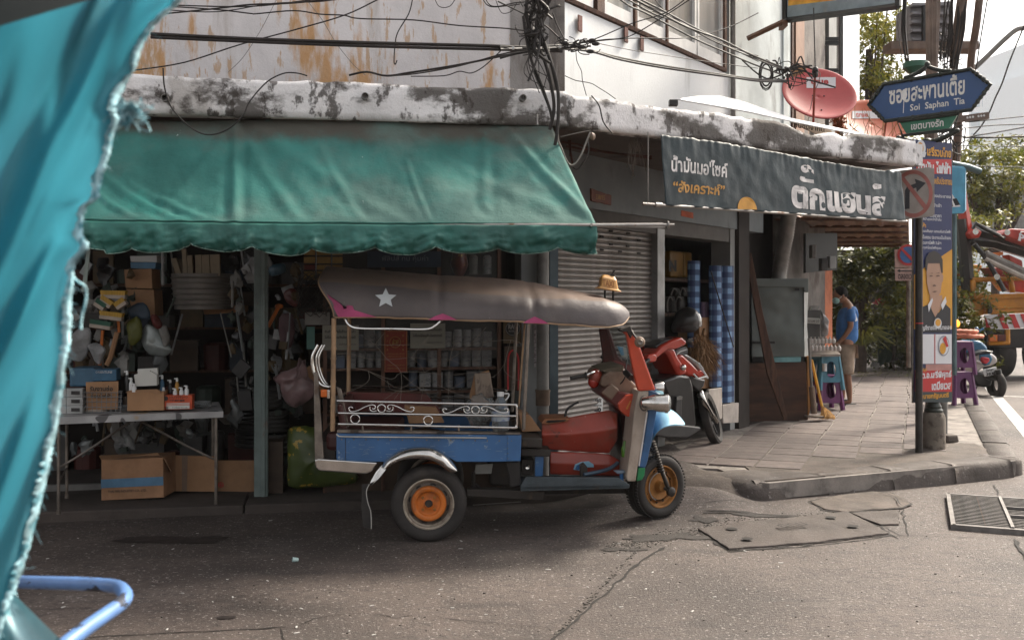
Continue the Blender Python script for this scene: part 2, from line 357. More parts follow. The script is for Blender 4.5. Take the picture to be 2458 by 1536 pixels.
def blob(pxpy,rx,ry,z,seed,n=60,rag=.35):
    c=G(*pxpy);vs=[V((c.x,c.y,road_z(c.x,c.y)+z))]
    for k in range(n):
        a=6.2832*k/n;r=1+rag*2*nz(math.cos(a)*1.5,math.sin(a)*1.5,seed)+rag*.6*nz(math.cos(a)*6,math.sin(a)*6,seed+4)
        x,y=c.x+rx*r*math.cos(a),c.y+ry*r*math.sin(a);vs.append(V((x,y,road_z(x,y)+z)))
    return vs,[(0,1+k,1+(k+1)%n)for k in range(n)]
m_oil=M('oil_stain',(.026,.02,.018),.55,var=.3,vs=8)
m_pale0=M('pale_worn_asphalt',(.17,.15,.14),.9,bump=.8,bs=70,layers=[((.085,.07,.065),.45,.62,6,(1,2.5,1),8,.9)])
mb=MB();mb.add(*blob((440,1295),.36,.10,.0045,1,rag=.6));mb.add(*blob((330,1290),.1,.05,.0045,3));mb.add(*blob((545,1484),.06,.022,.0045,6));obj('oil_stain',mb,m_oil,road,local=True)
mb=MB()
for c_,r_,s_ in(((1560,1297),(.16,.07),2),((1480,1322),(.12,.04),9),((1620,1293),(.18,.10),4),((1800,1242),(.32,.05),12),((1690,1255),(.1,.06),21)):mb.add(*blob(c_,*r_,.005,s_,rag=.5))
obj('tar_patch',mb,m_tar,road,local=True)
# rough gravelly debris along the broken edge
mb=MB()
for k in range(1100):
    t=random.random();i=random.random()
    if i<.5:p=G(1460+250*t+random.gauss(0,8),1318-45*t+random.gauss(0,7))
    elif i<.7:p=G(1330+200*t,1530-210*t+random.gauss(0,5))
    elif i<.85:p=G(1690+330*t,1262-30*t+random.gauss(0,5))
    else:p=G(random.uniform(300,2400),random.uniform(1240,1530))
    s=random.uniform(.0015,.0055);p.z=road_z(p.x,p.y)+s*.4
    mb.box(p,(s*2,s*1.5,s),random.random()*3)
obj('loose_gravel',mb,M('gravel',(.09,.08,.07),.9,rnd=0,var=.5,vs=30),None,kind='stuff')
mb=MB()
for k in range(70):
    p=G(random.uniform(90,1900),random.uniform(1245,1530));s=random.uniform(.004,.012);p.z=road_z(p.x,p.y)+.003
    mb.box(p,(s*2.5,s*.8,.003),random.random()*3)
obj('paper_litter',mb,M('pale_litter',(.5,.48,.45),.8),None,kind='stuff')
# painted line on the far road
mb=MB()
def strip(a,b,w,z=.004):
    a,b=V(a),V(b);s=(b-a).normalized();s=V((-s.y,s.x,0))*w/2;mb.add([a-s+V((0,0,z)),a+s+V((0,0,z)),b+s+V((0,0,z)),b-s+V((0,0,z))],[(3,2,1,0)])
a=G(2412,975);strip(a-E22*9,a+E22*4.0,.16)
obj('painted_line',mb,m_whiteline,road,local=True)
mb=MB();a=G(2440,952);strip(a-N22*.3,a+N22*3,.1);obj('painted_line',mb,m_whiteline,road,local=True)

cr_=lambda*p:[(1640+.338*x,920+.338*y)for x,y in p]
cover_o=cr_((105,1055),(640,985),(1165,925),(1320,1000),(1460,1080),(900,1150),(325,1197),(200,1115));mound_o=cr_((900,850),(1100,800),(1340,768),(1480,780),(1620,860),(1560,885),(1300,905),(1150,925),(1000,905))
# ---- right pavement: slab, kerb stones, tiles
PT=.15
WC=V((1.2,9.4,0));FAR=34
pv=[A0+V((.0,.06,0)),A0+V((.12,0,0)),B0-N22*.05,B0+E22*FAR-N22*.05,B0+E22*FAR-N22*6.5,V((3.4,12.5,0)),V((.35,8.22,0)),V((1.0,8.75,0)),V((1.78,8.62,0))]
mb=MB();mb.extr([V((p.x,p.y,PT-.008))for p in pv],(0,0,-.13));pave=obj('pavement',mb,m_mortar,None,local=True,kind='structure')
def inside(p,poly):
    c=False;j=len(poly)-1
    for i in range(len(poly)):
        a,b=poly[i],poly[j]
        if(a.y>p.y)!=(b.y>p.y)and p.x<(b.x-a.x)*(p.y-a.y)/(b.y-a.y)+a.x:c=not c
        j=i
    return c
tp=[A0+V((.05,.32,0)),B0-N22*.33+E22*.38,B0+E22*17-N22*.33,B0+E22*17-N22*6,V((3.4,12.45,0)),V((1.35,9.55,0)),V((1.2,9.0,0))]
S=.40
tb=MB();h=S/2-.007;hb=S/2-.001
tb.add([(-hb+.004,-hb,-.02),(hb-.004,-hb,-.02),(hb-.004,hb,-.02),(-hb+.004,hb,-.02),(-h+.005,-h+.002,.006),(h-.005,-h+.002,.006),(h-.005,h-.002,.006),(-h+.005,h-.002,.006)],
       [(4,5,6,7),(0,1,5,4),(1,2,6,5),(2,3,7,6),(3,0,4,7)])
tile0=None;nt_=0
for j in range(0,46):
    for i in range(-16,2):
        p=B0+N22*(S*i-.40)+E22*(S*j-1.5)+N22*.05*nz(j*.25,3)
        if not all(inside(p+N22*a*S*.46+E22*b*S*.46,tp)for a in(-1,1)for b in(-1,1)):continue
        if nt_>290:continue
        if tile0 is None:t=tile0=obj('tile',tb,m_tile,pave,local=True)
        else:t=tile0.copy();col.objects.link(t)
        t.location=(p.x,p.y,PT+random.uniform(-.0012,.0012)+.001*nz(p.x,p.y));t.rotation_euler=(random.gauss(0,.003),random.gauss(0,.003),-math.atan2(.375,.927));nt_+=1
# cement margins round the tiles
mb=MB();mb.extr([V((p.x,p.y,PT+.002))for p in(A0+V((.1,.05,0)),B0-N22*.1,B0-N22*.34+E22*1.0,B0-N22*1.3+E22*.7,A0+V((.1,.95,0)))],(0,0,-.03));obj('cement_strip',mb,m_conc,pave,local=True)
# asphalt apron behind the tricycle's nose
mb=MB()
def apron(u,v):
    x=lerp(-.2,1.98,u);y=lerp(7.3,9.1,v)+.15*nz(x*2,1);return V((x,y,gz(x,y)+.006*nz(x*5,y*5)-.03+.03*smooth(v*6)*smooth((1-u)*8)*(1)+.004))
mb.grid(apron,40,34);obj('cement_apron',mb,m_conc,pave,local=True,sm=2)
def mound(u,v):
    a=u*6.2832;r=v*(.62+.1*nz(math.cos(a)*2,math.sin(a)*2,3));x,y=1.60+r*math.cos(a)*1.05,8.24+r*math.sin(a)*.62;z0=gz(x,y)-.02;return V((x,y,max(z0,lerp(PT+.006,z0,smooth((v-.45)/.55)))+.008*nz(x*9,y*9)*(v<.95)))
mb=MB();mb.grid(mound,48,14);obj('cement_mound',mb,m_conc,pave,local=True,sm=2)
for pts in(cover_o,mound_o):mb=MB();mb.add(*ribbon(pts+pts[:1],.022,z=.0045,jit=.02));obj('dirt_seam',mb,m_tar,road,local=True)
# kerb stones with rounded nose
kp=[(-.02,-.06),(-.01,.02),(.0,PT-.045),(.012,PT-.016),(.04,PT+.004),(.09,PT+.006),(.26,PT+.004),(.26,-.05)]
def kerb(a,b,n,inward,wob=0):
    for k in range(n):
        p,q=a.lerp(b,k/n),a.lerp(b,(k+1)/n);d=(q-p).normalized();L_=(q-p).length-.008;mb=MB();m=max(2,int(L_/.06));vs=[]
        for i in range(m+1):
            c=p+d*(L_*i/m);e=1+.0*i
            for(o,z)in kp:
                w_=.012*nz(c.x*6,c.y*6,z*20)+.010*nz(c.x*1.5,c.y*1.5,3);vs.append(c+inward*(o+w_*(1 if o<.1 else 0))+V((0,0,z+(.5*w_ if z>0 else 0))))
        K=len(kp);mb.add(vs,[(i*K+j,i*K+j+1,(i+1)*K+j+1,(i+1)*K+j)for i in range(m)for j in range(K-1)]+[list(range(K)),[m*K+j for j in range(K-1,-1,-1)]])
        obj('kerb_stone',mb,m_kerb,pave,local=True,sm=2)
inA=V((-(B0-A0).normalized().y,(B0-A0).normalized().x,0))
kerb(A0+V((.02,.0,0)),B0-(B0-A0).normalized()*.1,4,inA)
kerb(B0+E22*.12,B0+E22*1.1,1,-N22);kerb(B0+E22*1.15,B0+E22*22,20,-N22)
mb=MB();cc=B0+inA*.20-(B0-A0).normalized()*.06+E22*.05
mb.lathe([(.001,PT+.006),(.10,PT+.005),(.17,PT+.002),(.195,PT-.02),(.2,PT-.05),(.205,-.05)],cc,n=20);obj('kerb_stone',mb,m_kerb,pave,local=True,sm=True)
mb=MB();mb.lathe([(.001,PT+.010),(.24,PT+.007),(.30,PT-.02),(.335,PT-.07),(.35,-.03)],A0+V((.03,.31,0)),n=28);obj('kerb_stone',mb,m_kerb,pave,local=True,sm=True)
# ---- left shop step
LO,LU=V((-1.97,7.8,0)),V((.985,.174,0));LN=V((.174,-.985,0))
def lw(t,z=0,o=0):return LO+LU*t+LN*o+V((0,0,z))
def tl(px,o=0):
    k=(px-CX)/F;q=LO+LN*o;return(k*q.y-q.x)/(LU.x-k*LU.y)
SO=.345
mb=MB()
for a,b in((-4.5,-1.75),(-1.74,-.1),(-.09,1.5),(1.51,2.75)):
    mb.extr([lw(a,.068,SO),lw(b,.068,SO),lw(b,.068,-.2),lw(a,.068,-.2)],(0,0,-.12))
step=obj('shop_step',mb,m_stepc,None,local=True,kind='structure',bev=.012)
mb=MB();mb.extr([lw(-6,.06,0),lw(2.4,.06,-.05),lw(2.4,.06,-5),lw(-6,.06,-5)],(0,0,-.1));mb.extr([V((.2,8.25,.14)),V((4.0,12.9,.14)),V((1.0,16,.14)),V((-2,12,.14))],(0,0,-.1));obj('floor',mb,m_stepc,None,local=True,kind='structure')

# ---- concrete cover plate, broken slabs, drain grate
def slab(name,pts,z0,z1,mat,parent=None,holes=(),**kw):
    q=[G(*p)for p in pts]
    r=[]
    for i,a in enumerate(q):
        b=q[(i+1)%len(q)];n=max(1,int((b-a).length/.05));s=(b-a).normalized();s=V((-s.y,s.x,0))
        for k in range(n):c=a.lerp(b,k/n);r.append(c+s*(.012*nz(c.x*14,c.y*14)+.008*nz(c.x*40,c.y*40)))
    q=[V((p.x,p.y,road_z(p.x,p.y)+z1+.003*nz(p.x*20,p.y*20)))for p in r];mb=MB();mb.extr(q,(0,0,z0-z1));return obj(name,mb,mat,parent,**kw),q
def cr6(*p):return[(1640+.338*x,920+.338*y)for x,y in p]
m_plate=M('grey_cement_plate',(.068,.054,.047),.8,vs=2,bump=1.2,bs=45,layers=[((.075,.06,.052),.52,.7,2,(1,1,1),9,.7),((.25,.23,.21),.66,.74,30,(1,1,1),3,.5)])
cover=thing('drain_cover','large cement cover plate with four holes cracked into the road beside the kerb','drain cover',G(1900,1280))
cover_pts=cr6((105,1055),(640,985),(1165,925),(1320,1000),(1460,1080),(900,1150),(325,1197),(200,1115))
_,q=slab('plate',cover_pts,-.05,.017,m_plate,cover,bev=.006)
mb=MB()
for hx,hy in((345,1068),(455,1140),(1048,980),(1205,1045)):
    c=G(1640+.338*hx,920+.338*hy);mb.lathe([(.038,0),(.0001,.0005)],(c.x,c.y,max(sum(p.z for p in q)/len(q)-.003,road_z(c.x,c.y)+.028)),n=14)
obj('lifting_hole',mb,m_crack,cover)
c=G(1640+.338*775,920+.338*1048);ax=(G(1640+.338*880,920+.338*1036)-G(1640+.338*675,920+.338*1060));ax.z=0;ax.normalize();ay=V((-ax.y,ax.x,0));cz=max(sum(p.z for p in q)/len(q)+.004,road_z(c.x,c.y)+.040)
fit('กทม',lambda u,v:V((c.x,c.y,cz))+ax*u+ay*v,.22,.095,m_crack,cover,bold=.01)
mb=MB();mb.add(*ribbon(cr6((1165,925),(1290,990),(1400,1020),(1470,1075),(1540,1110)),.016));mb.add(*ribbon(cr6((200,1118),(330,1205),(900,1165),(1470,1092)),.012));obj('crack',mb,m_crack,road,local=True)
brk=thing('broken_slab','small cracked corner slab wedged against the end of the cement cover plate','slab',G(2100,1247))
slab('plate',cr6((1190,933),(1535,900),(1530,1008),(1405,1015)),-.05,.014,m_plate,brk,bev=.005)
p2=thing('cement_patch','rough low cement mound with cracks between kerb and cover plate','cement patch',G(2080,1205))
slab('mound',cr6((900,850),(1100,800),(1340,768),(1480,780),(1600,830),(1620,860),(1560,885),(1300,905),(1150,925),(1000,905)),-.03,.012,m_conc,p2,bev=.012)
mb=MB();mb.add(*ribbon(cr6((1400,780),(1500,820),(1540,870),(1560,890)),.008,z=.022));mb.add(*ribbon(cr6((970,870),(1100,900),(1150,925),(1300,905),(1560,885),(1620,860)),.008,z=.006));obj('crack',mb,m_crack,p2)
gr=thing('drain_grate','rectangular iron drain grate with thin bars set in the road near the kerb','drain grate',(3.5,7.4,0))
g0=V((3.11,6.98,0));m_iron=M('iron_bar',(.03,.03,.028),.8,.1,vs=12,layers=[((.13,.07,.04),.58,.7,14,(1,1,1),6,.6)]);m_ironl=M('pale_iron_frame',(.17,.155,.145),.6,.4,vs=12)
GL,GW=1.17,1.05
gp=lambda a,b,z:g0+N22*a+E22*b+V((0,0,z))
mb=MB();mb.add([gp(0,0,.012),gp(GW,0,.012),gp(GW,GL,.012),gp(0,GL,.012)],[(0,1,2,3)]);obj('pit',mb,m_crack,gr)
ang=-math.atan2(.375,.927)
mb=MB()
for a0,a1,b0,b1 in((-.02,GW,-.03,0),(-.02,GW,GL,GL+.03),(-.03,0,-.03,GL+.03),(GW,GW+.03,-.03,GL+.03)):mb.box(gp((a0+a1)/2,(b0+b1)/2,.012),(a1-a0,b1-b0,.04),ang)
for a in(.36,.74):mb.box(gp(a,GL/2,.017),(.022,GL,.05),ang)
mb.box(gp(.55,GL*.62,.02),(.36,.02,.052),ang);mb.box(gp(.55,GL*.35,.02),(.36,.02,.052),ang)
obj('frame',mb,m_ironl,gr)
bb=MB();bb.box((0,0,0),(GW,.012,.03));bb.m[1]=1;bar=None  # bar tops painted paler, for the light they catch; sides stay dark
for k in range(22):
    if bar is None:o=bar=obj('bar',bb,[m_iron,m_ironl],gr,local=True)
    else:o=bar.copy();col.objects.link(o)
    p=gp(GW/2,(k+.6)*GL/22.3,.014)-V((3.5,7.4,0));o.location=p;o.rotation_euler=(0,0,ang)

# ================================================================ the corner shophouse
RC,RU,RN=V((.315,8.20,0)),V((.588,.809,0)),V((.809,-.588,0))
UC=V((.43,8.22,0))
def rw(t,z=0,o=0,c=RC):return c+RU*t+RN*o+V((0,0,z))
def tr(px,o=0,c=RC):
    k=(px-CX)/F;q=c+RN*o;return(k*q.y-q.x)/(RU.x-k*RU.y)
def ry(t,py,c=RC,o=0):q=rw(t,0,o,c);return H-(py-CY)/F*q.y  # height seen at photo row py
bld=thing('shophouse','old corner shophouse with stained plaster walls and mouldy white concrete ledge','building',lw(0,0,-3))
def panel(name,a,b,z0,z1,o0,o1,fn,mat,parent=bld,**kw):
    mb=MB();mb.extr([fn(a,z0,o0),fn(b,z0,o0),fn(b,z1,o0),fn(a,z1,o0)],fn(a,z0,o1)-fn(a,z0,o0));return obj(name,mb,mat,parent,**kw)
uw=lambda t,z,o:rw(t,z,o,UC)
TU=2.44
panel('wall',-9,TU-.13,2.9,9.5,0,-.2,lw,m_wallL)
mb=MB();mb.extr([lw(TU-.129,2.9,.012),lw(TU,2.9,.012),lw(TU,9.5,.012),lw(TU-.129,9.5,.012)],-LN*.2);mb.box(lw(TU-.07,6.2,.02),(.02,.02,6.6));obj('corner_pier',mb,m_pier,bld)
mb=MB();mb.extr([lw(TL_,2.95,.013)for TL_ in(tl(1225),TU-.131)]+[lw(TU-.131,9.5,.013),lw(tl(1225),9.5,.013)],-LN*.1);obj('pilaster',mb,M('grey_pilaster_plaster',(.30,.285,.275),.85,vs=1.5,bump=.6,layers=[((.10,.08,.065),.5,.72,1.6,(2,2,.5),9,.7),((.4,.38,.37),.6,.7,4,(1,1,.4),8,.5)]),bld)
T1,T2=tr(1752,0,UC),tr(1892,0,UC)
panel('wall',0,T1,2.9,4.06,0,-.2,uw,m_wallR)
panel('wall',T1+.03,T2,2.9,9.5,-.02,-.2,uw,m_wallR2)
panel('wall',0,T1,5.75,9.5,0,-.2,uw,m_wallR)
mb=MB();mb.tube([uw(T1+.015,2.9,.03),uw(T1+.015,9.5,.03)],.03,8);obj('drainpipe',mb,m_pvc,bld)
# back of the block, roof and closing sides
mb=MB();q=[lw(-9,0,-.2),lw(-9,0,-9),V((1.5,17.5,0)),V((4.25,14.0,0)),uw(T2,0,-.2)]
for a,b in zip(q,q[1:]):
    d=(b-a).normalized();n=V((-d.y,d.x,0))*.15;mb.extr([a,b,b+V((0,0,9.5)),a+V((0,0,9.5))],n)
mb.extr([p+V((0,0,9.5))for p in[lw(-9,0,.2),lw(TU,0,.2),uw(T2,0,.2),q[3],q[2],q[1]]],(0,0,.25));obj('rear_wall',mb,m_pier,bld)
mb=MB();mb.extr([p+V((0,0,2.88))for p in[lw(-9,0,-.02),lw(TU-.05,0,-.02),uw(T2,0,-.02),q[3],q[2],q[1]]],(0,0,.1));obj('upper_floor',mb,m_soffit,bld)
panel('side_reveal',0,1,2.9,9.5,0,-.15,lambda t,z,o:uw(T2,z,0)+V((.02,.3,0))*0+(-RN)*(t*2.5)+RU*o,m_wallR2)
# upper windows on the right wall
m_curt=M('curtained_glass',(.27,.265,.255),.3,var=.18,vs=3,st=(1,1,.15),spec=.5,layers=[((.16,.17,.165),.5,.66,3,(3,3,.3),4,.7)])
wy=lambda t:4.10
zs0=4.10;zs1=5.7
mb=MB();mb.extr([uw(-.0,4.07,.02),uw(tr(1740,0,UC),4.07,.02),uw(tr(1740,0,UC),4.10,.03),uw(0,4.10,.03)],-RN*.15);obj('sill',mb,m_brownwood,bld)
for a,b,z0 in((1357,1424,4.16),(1452,1519,4.16),(1528,1597,4.16),(1602,1672,4.16),(1675,1735,4.16)):
    ta,tb_=tr(a,0,UC),tr(b,0,UC);f=.05
    mb=MB()
    for x0,x1,y0,y1 in((ta,ta+f*.8,zs0,zs1),(tb_-f*.8,tb_,zs0,zs1),(ta+f*.8,tb_-f*.8,zs0,zs0+.13),(ta+f*.8,tb_-f*.8,zs1-.08,zs1)):
        mb.extr([uw(x0,y0,.0),uw(x1,y0,.0),uw(x1,y1,.0),uw(x0,y1,.0)],-RN*.06)
    fr=obj('window',mb,m_white,bld)
    mb=MB();mb.extr([uw(ta+f*.7,zs0+.1,-.03),uw(tb_-f*.7,zs0+.1,-.03),uw(tb_-f*.7,zs1,-.03),uw(ta+f*.7,zs1,-.03)],-RN*.01);obj('pane',mb,m_curt if b!=1519 else m_glass,fr)
mb=MB()
for a,b in((1430,1447),(1521,1526),(1598,1601),(1736,1741)):
    mb.extr([uw(tr(a,0,UC),zs0,.02),uw(tr(b,0,UC),zs0,.02),uw(tr(b,0,UC),zs1,.02),uw(tr(a,0,UC),zs1,.02)],-RN*.1)
obj('window_post',mb,m_brownwood,bld)
m_rust=M('rusty_bracket',(.12,.05,.04),.7,.3,vs=20)
for i,(px,py)in enumerate(((1385,58),(1496,85),(1534,106))):
    t=tr(px,0,UC);z=ry(t,py,UC);mb=MB();mb.box(uw(t,z,.03),(.01,.06,.13),-math.atan2(.588,.809));mb.box(uw(t+.025,z,.015),(.05,.01,.13),math.atan2(.809,.588));obj('wall_bracket',mb,m_rust,bld)
# ---- ledge
LC=V((.39,7.08,0));LE=V((3.72,9.17,0));LD=(LE-LC).normalized();LNo=V((LD.y,-LD.x,0))
L0=LC-LU*9
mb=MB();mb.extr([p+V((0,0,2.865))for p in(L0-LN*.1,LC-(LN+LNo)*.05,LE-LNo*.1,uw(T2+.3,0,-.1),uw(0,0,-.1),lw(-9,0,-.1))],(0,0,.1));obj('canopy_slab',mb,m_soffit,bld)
def ledge_strip(a,b,n,nrm,z0,z1,name,cut=None):
    mb=MB();Ln=(b-a).length;d=(b-a)/Ln;m=int(Ln/.045);prof=[(-.13,z0),(.0,z0),(.0,z0+.05),(.0,(z0+z1)/2),(.0,z1-.03),(-.008,z1),(-.05,z1+.004),(-.12,z1)]
    vs=[]
    for i in range(m+1):
        c=a+d*(Ln*i/m);ends=1
        for j,(o,z)in enumerate(prof):
            k=.006*nz(c.x*4,z*9,c.y*4)+.004*nz(c.x*13,z*20,c.y*13);dz=0
            if j>=4:
                dz=.02*nz(c.x*2.2,c.y*2.2,7)+.012*nz(c.x*9,c.y*9,2)
                if cut:dz+=cut(Ln*i/m)
            vs.append(c+nrm*(o+(k if 0<j<6 else 0))+V((0,0,z+dz)))
    K=len(prof);mb.add(vs,[(i*K+j,(i+1)*K+j,(i+1)*K+j+1,i*K+j+1)for i in range(m)for j in range(K-1)]+[list(range(K)),[m*K+j for j in range(K-1,-1,-1)]])
    return obj(name,mb,m_ledge,bld,sm=2)
def cutR(s):
    c=0
    for px in((1.45,.10,.012),(2.55,.22,-.06),(2.95,.1,-.05)):c+=px[2]*math.exp(-((s-px[0])/px[1])**2)
    return c+.03*max(0,nz(s*7,3))*-1
ledge_strip(L0,LC,0,LN,2.835,3.085,'ledge');ledge_strip(LC+LD*.002,LE,0,LNo,2.835,3.065,'ledge',cutR)
panel('ledge_end',0,.6,2.84,3.04,0,-.1,lambda t,z,o:LE+(-LNo)*t+V((0,0,z))+LD*(o+.1),m_ledge)
for px,py in((398,238),(876,234),(1253,238)):
    k=(px-CX)/F;t=(k*LC.y-LC.x)/(LU.x-k*LU.y);p=LC+LU*t;z=H-(py-CY)/F*p.y
    mb=MB();n_=LN.copy();mb.lathe([(.024,-.02),(.024,.05),(.019,.05),(.019,-.01),(.0001,-.012)],V((p.x,p.y,z)),n_,14);obj('drain_spout',mb,m_pvc,bld,sm=True)
# ---- ground floor, street side
m_pl=M('pale_pilaster_paint',(.27,.275,.27),.75,var=.1,vs=2,layers=[((.12,.10,.085),.56,.72,3,(1,1,.5),8,.6)])
ta,tb_=tl(1240),2.33
panel('shop_pier',ta+.04,tb_,.0,2.87,.0,-.3,lw,m_pl)
panel('blue_column',tl(1318),tl(1338),.0,2.87,.03,.001,lw,m_colblue)
# lintel and wall above the shutter
TS0,TS1=tr(1340),tr(1583)
panel('lintel',0.02,tr(1832),2.40,2.87,.0,-.2,rw,m_wallG)
panel('shutter_box',0.04,tr(1795),2.25,2.40,-.03,-.25,rw,M('brown_grey_fascia',(.10,.09,.083),.7,vs=3))
# rolling shutter with its slats
sh=thing('rolling_shutter','closed grey steel rolling shutter behind the nose of the three-wheeler','shutter',rw((TS0+TS1)/2,.1,-.1))
sb=MB();wsl=TS1-TS0;hh=.0485
prof=[(0,0),(.004,.006),(.014,.012),(.016,.024),(.014,.036),(.004,.042),(0,.0485)]
vs=[V((x,-o,z))for x in(0,wsl)for o,z in prof];n=len(prof);sb.add(vs,[(j,j+1,n+j+1,n+j)for j in range(n-1)])
o0=None;az=math.atan2(RU.y,RU.x)
ci=ROOT[sh]
for k in range(47):
    if o0 is None:o=o0=obj('slat',sb,m_shut,sh,local=True,sm=2)
    else:o=o0.copy();col.objects.link(o)
    p=ci@rw(TS0,.13+k*.0475,-.1);o.location=p;o.rotation_euler=(random.gauss(0,.03),0,az)
mb=MB()
for px,py in((1467,555),(1508,560),(1445,568),(1488,573),(1467,587),(1507,591),(1445,600),(1489,604),(1534,577),(1534,608)):
    t=tr(px,-.08);q_=rw(t,0,-.08);z=H-(py-CY)/F*q_.y;mb.box(rw(t,z,-.083),(.055,.012,.017),az)
obj('vent_slot',mb,m_crack,sh)
mb=MB();mb.extr([rw(TS1,.1,-.02),rw(tr(1600),.1,-.02),rw(tr(1600),2.3,-.02),rw(TS1,2.3,-.02)],-RN*.1);mb.box(rw(TS0-.01,1.2,-.05),(.05,.06,2.3),az);obj('guide_rail',mb,M('grey_guide_rail',(.25,.25,.25),.5,.4),sh)
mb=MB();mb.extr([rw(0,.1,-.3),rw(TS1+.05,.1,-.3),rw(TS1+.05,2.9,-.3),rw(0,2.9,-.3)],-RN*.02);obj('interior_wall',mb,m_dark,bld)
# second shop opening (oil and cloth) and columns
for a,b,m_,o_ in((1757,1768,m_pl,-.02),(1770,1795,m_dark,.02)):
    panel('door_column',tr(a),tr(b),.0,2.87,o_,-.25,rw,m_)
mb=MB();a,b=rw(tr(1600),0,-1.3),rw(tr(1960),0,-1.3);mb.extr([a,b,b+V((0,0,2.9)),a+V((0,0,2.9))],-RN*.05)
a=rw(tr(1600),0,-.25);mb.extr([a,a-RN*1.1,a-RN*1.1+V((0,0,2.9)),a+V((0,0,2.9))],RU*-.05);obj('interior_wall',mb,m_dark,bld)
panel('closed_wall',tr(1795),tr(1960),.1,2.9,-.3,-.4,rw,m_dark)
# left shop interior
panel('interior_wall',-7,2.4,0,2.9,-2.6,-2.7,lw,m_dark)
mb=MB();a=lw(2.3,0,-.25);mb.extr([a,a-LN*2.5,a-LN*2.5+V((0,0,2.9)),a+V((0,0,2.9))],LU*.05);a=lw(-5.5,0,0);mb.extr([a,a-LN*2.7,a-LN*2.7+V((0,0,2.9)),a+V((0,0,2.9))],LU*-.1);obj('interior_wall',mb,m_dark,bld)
mb=MB();mb.box(lw(tl(627),1.43,0),(.105,.07,2.8),math.atan2(.174,.985));mb.box(lw(tl(627)+.02,1.43,.04),(.03,.02,2.8),math.atan2(.174,.985));obj('steel_post',mb,m_steelpost,bld,bev=.004)
# drainpipe by the pier
pp=lw(tl(1297),0,.10);mb=MB();mb.tube([pp+V((0,0,.07)),pp+V((0,0,2.86))],.05,16);dp=thing('drainpipe','thick grey rain pipe running down the pier beside the shutter','drain pipe',pp)
obj('pipe',mb,m_pvc,dp,sm=True);mb=MB();zc=H-(955-CY)/F*pp.y;mb.tube([pp+V((0,0,zc-.06)),pp+V((0,0,zc+.05))],.058,16);mb.tube([pp+V((0,0,zc+.05)),pp+V((0,0,zc+.07))],.062,16);obj('collar',mb,M('rusty_pipe_collar',(.14,.09,.06),.7,vs=9),dp,sm=True)
# ================================================================ THE THREE-WHEELER
TH=math.tan(math.radians(4));AW=V((-TH,1,0)).normalized();FW=V((1,TH,0)).normalized()
def S(px,py,o=0):
    k=(px-CX)/F;far=0
    if o>1.05:o,far=0,o  # the far side repeats the near one
    d=(6.55+.55*TH+o*math.sqrt(1+TH*TH))/(1-TH*k);return V((k*d,d,H-(py-CY)/F*d))+AW*far
def c4(x,y):return(1200+.4102*x,620+.4102*y)
def c3(x,y):return(720+.291*x,900+.291*y)
def D_(x,y):return(x*1.0157,y*1.0157)
def S4(x,y,o=0):return S(*c4(x,y),o)
def S3(x,y,o=0):return S(*c3(x,y),o)
def SD(x,y,o=0):return S(*D_(x,y),o)
m_roof=M('grey_brown_vinyl_roof',(.115,.098,.098),.55,vs=1.2,var=.2,bump=.5,bs=12,layers=[((.16,.13,.115),.5,.68,1.3,(1,1,1),8,.6),((.05,.04,.038),.62,.8,3,(1,1,1),8,.5),((.35,.32,.31),.735,.75,25,(1,1,1),3,.7)])
m_rooft=M('brown_roof_top',(.17,.12,.095),.6,vs=1.5,bump=.3,layers=[((.09,.07,.065),.5,.7,2,(1,1,1),8,.6)])  # browner crown colour paints in the light its upward slope reflects
m_pink=M('faded_pink_lining',(.42,.06,.17),.6,vs=6)
m_blue=M('scuffed_blue_paint',(.035,.115,.27),.35,vs=3,var=.12,coat=.25,layers=[((.02,.05,.1),.5,.72,2.5,(1,1,1),9,.6),((.28,.33,.36),.64,.68,14,(1,1,1),8,.7),((.16,.07,.04),.74,.78,9,(1,1,1),8,.8)])
m_skyb=M('sky_blue_paint',(.22,.42,.56),.4,vs=4,layers=[((.5,.6,.65),.60,.68,10,(1,1,1),8,.6),((.1,.12,.14),.62,.75,4,(1,1,1),9,.6)])
m_red=M('dusty_red_paint',(.30,.042,.024),.38,vs=3,var=.15,coat=.2,layers=[((.15,.09,.065),.44,.64,2.4,(1,1,1),10,.8,.8),((.05,.03,.025),.64,.72,6,(1,1,1),9,.8),((.5,.45,.42),.66,.69,20,(1,1,1),8,.6)])
m_redb=M('bright_red_paint',(.48,.055,.02),.32,vs=4,var=.12,coat=.4,layers=[((.12,.04,.025),.62,.74,6,(1,1,1),9,.7)])
m_redd=M('dark_red_paint',(.10,.016,.013),.4,vs=4,var=.2,layers=[((.05,.03,.025),.5,.7,5,(1,1,1),8,.6)])
m_cream=M('dusty_cream_trim',(.34,.28,.23),.5,vs=3,layers=[((.16,.11,.08),.52,.7,4,(1,1,.5),8,.7)])
m_orange=M('orange_hub_paint',(.50,.13,.015),.45,vs=6,layers=[((.20,.06,.02),.5,.68,7,(1,1,1),8,.7)])
m_rust2=M('rusty_yellow_rim',(.30,.13,.03),.6,.2,vs=8,layers=[((.10,.045,.02),.5,.65,8,(1,1,1),8,.8)])
m_dish_=M('grimy_rim_dish',(.13,.10,.08),.5,.4,vs=8,layers=[((.05,.035,.025),.5,.65,8,(1,1,1),8,.8)])
m_rim=M('dirty_cream_rim',(.34,.29,.23),.45,.3,vs=8,layers=[((.12,.08,.05),.52,.66,8,(1,1,1),8,.8)])
m_under=M('oily_underbody',(.03,.024,.02),.6,.2,vs=6,layers=[((.09,.06,.04),.55,.7,7,(1,1,1),8,.7)])
m_tand=M('dusty_tan_plastic',(.20,.135,.095),.55,vs=4,layers=[((.09,.05,.035),.5,.7,5,(1,1,1),8,.6)])
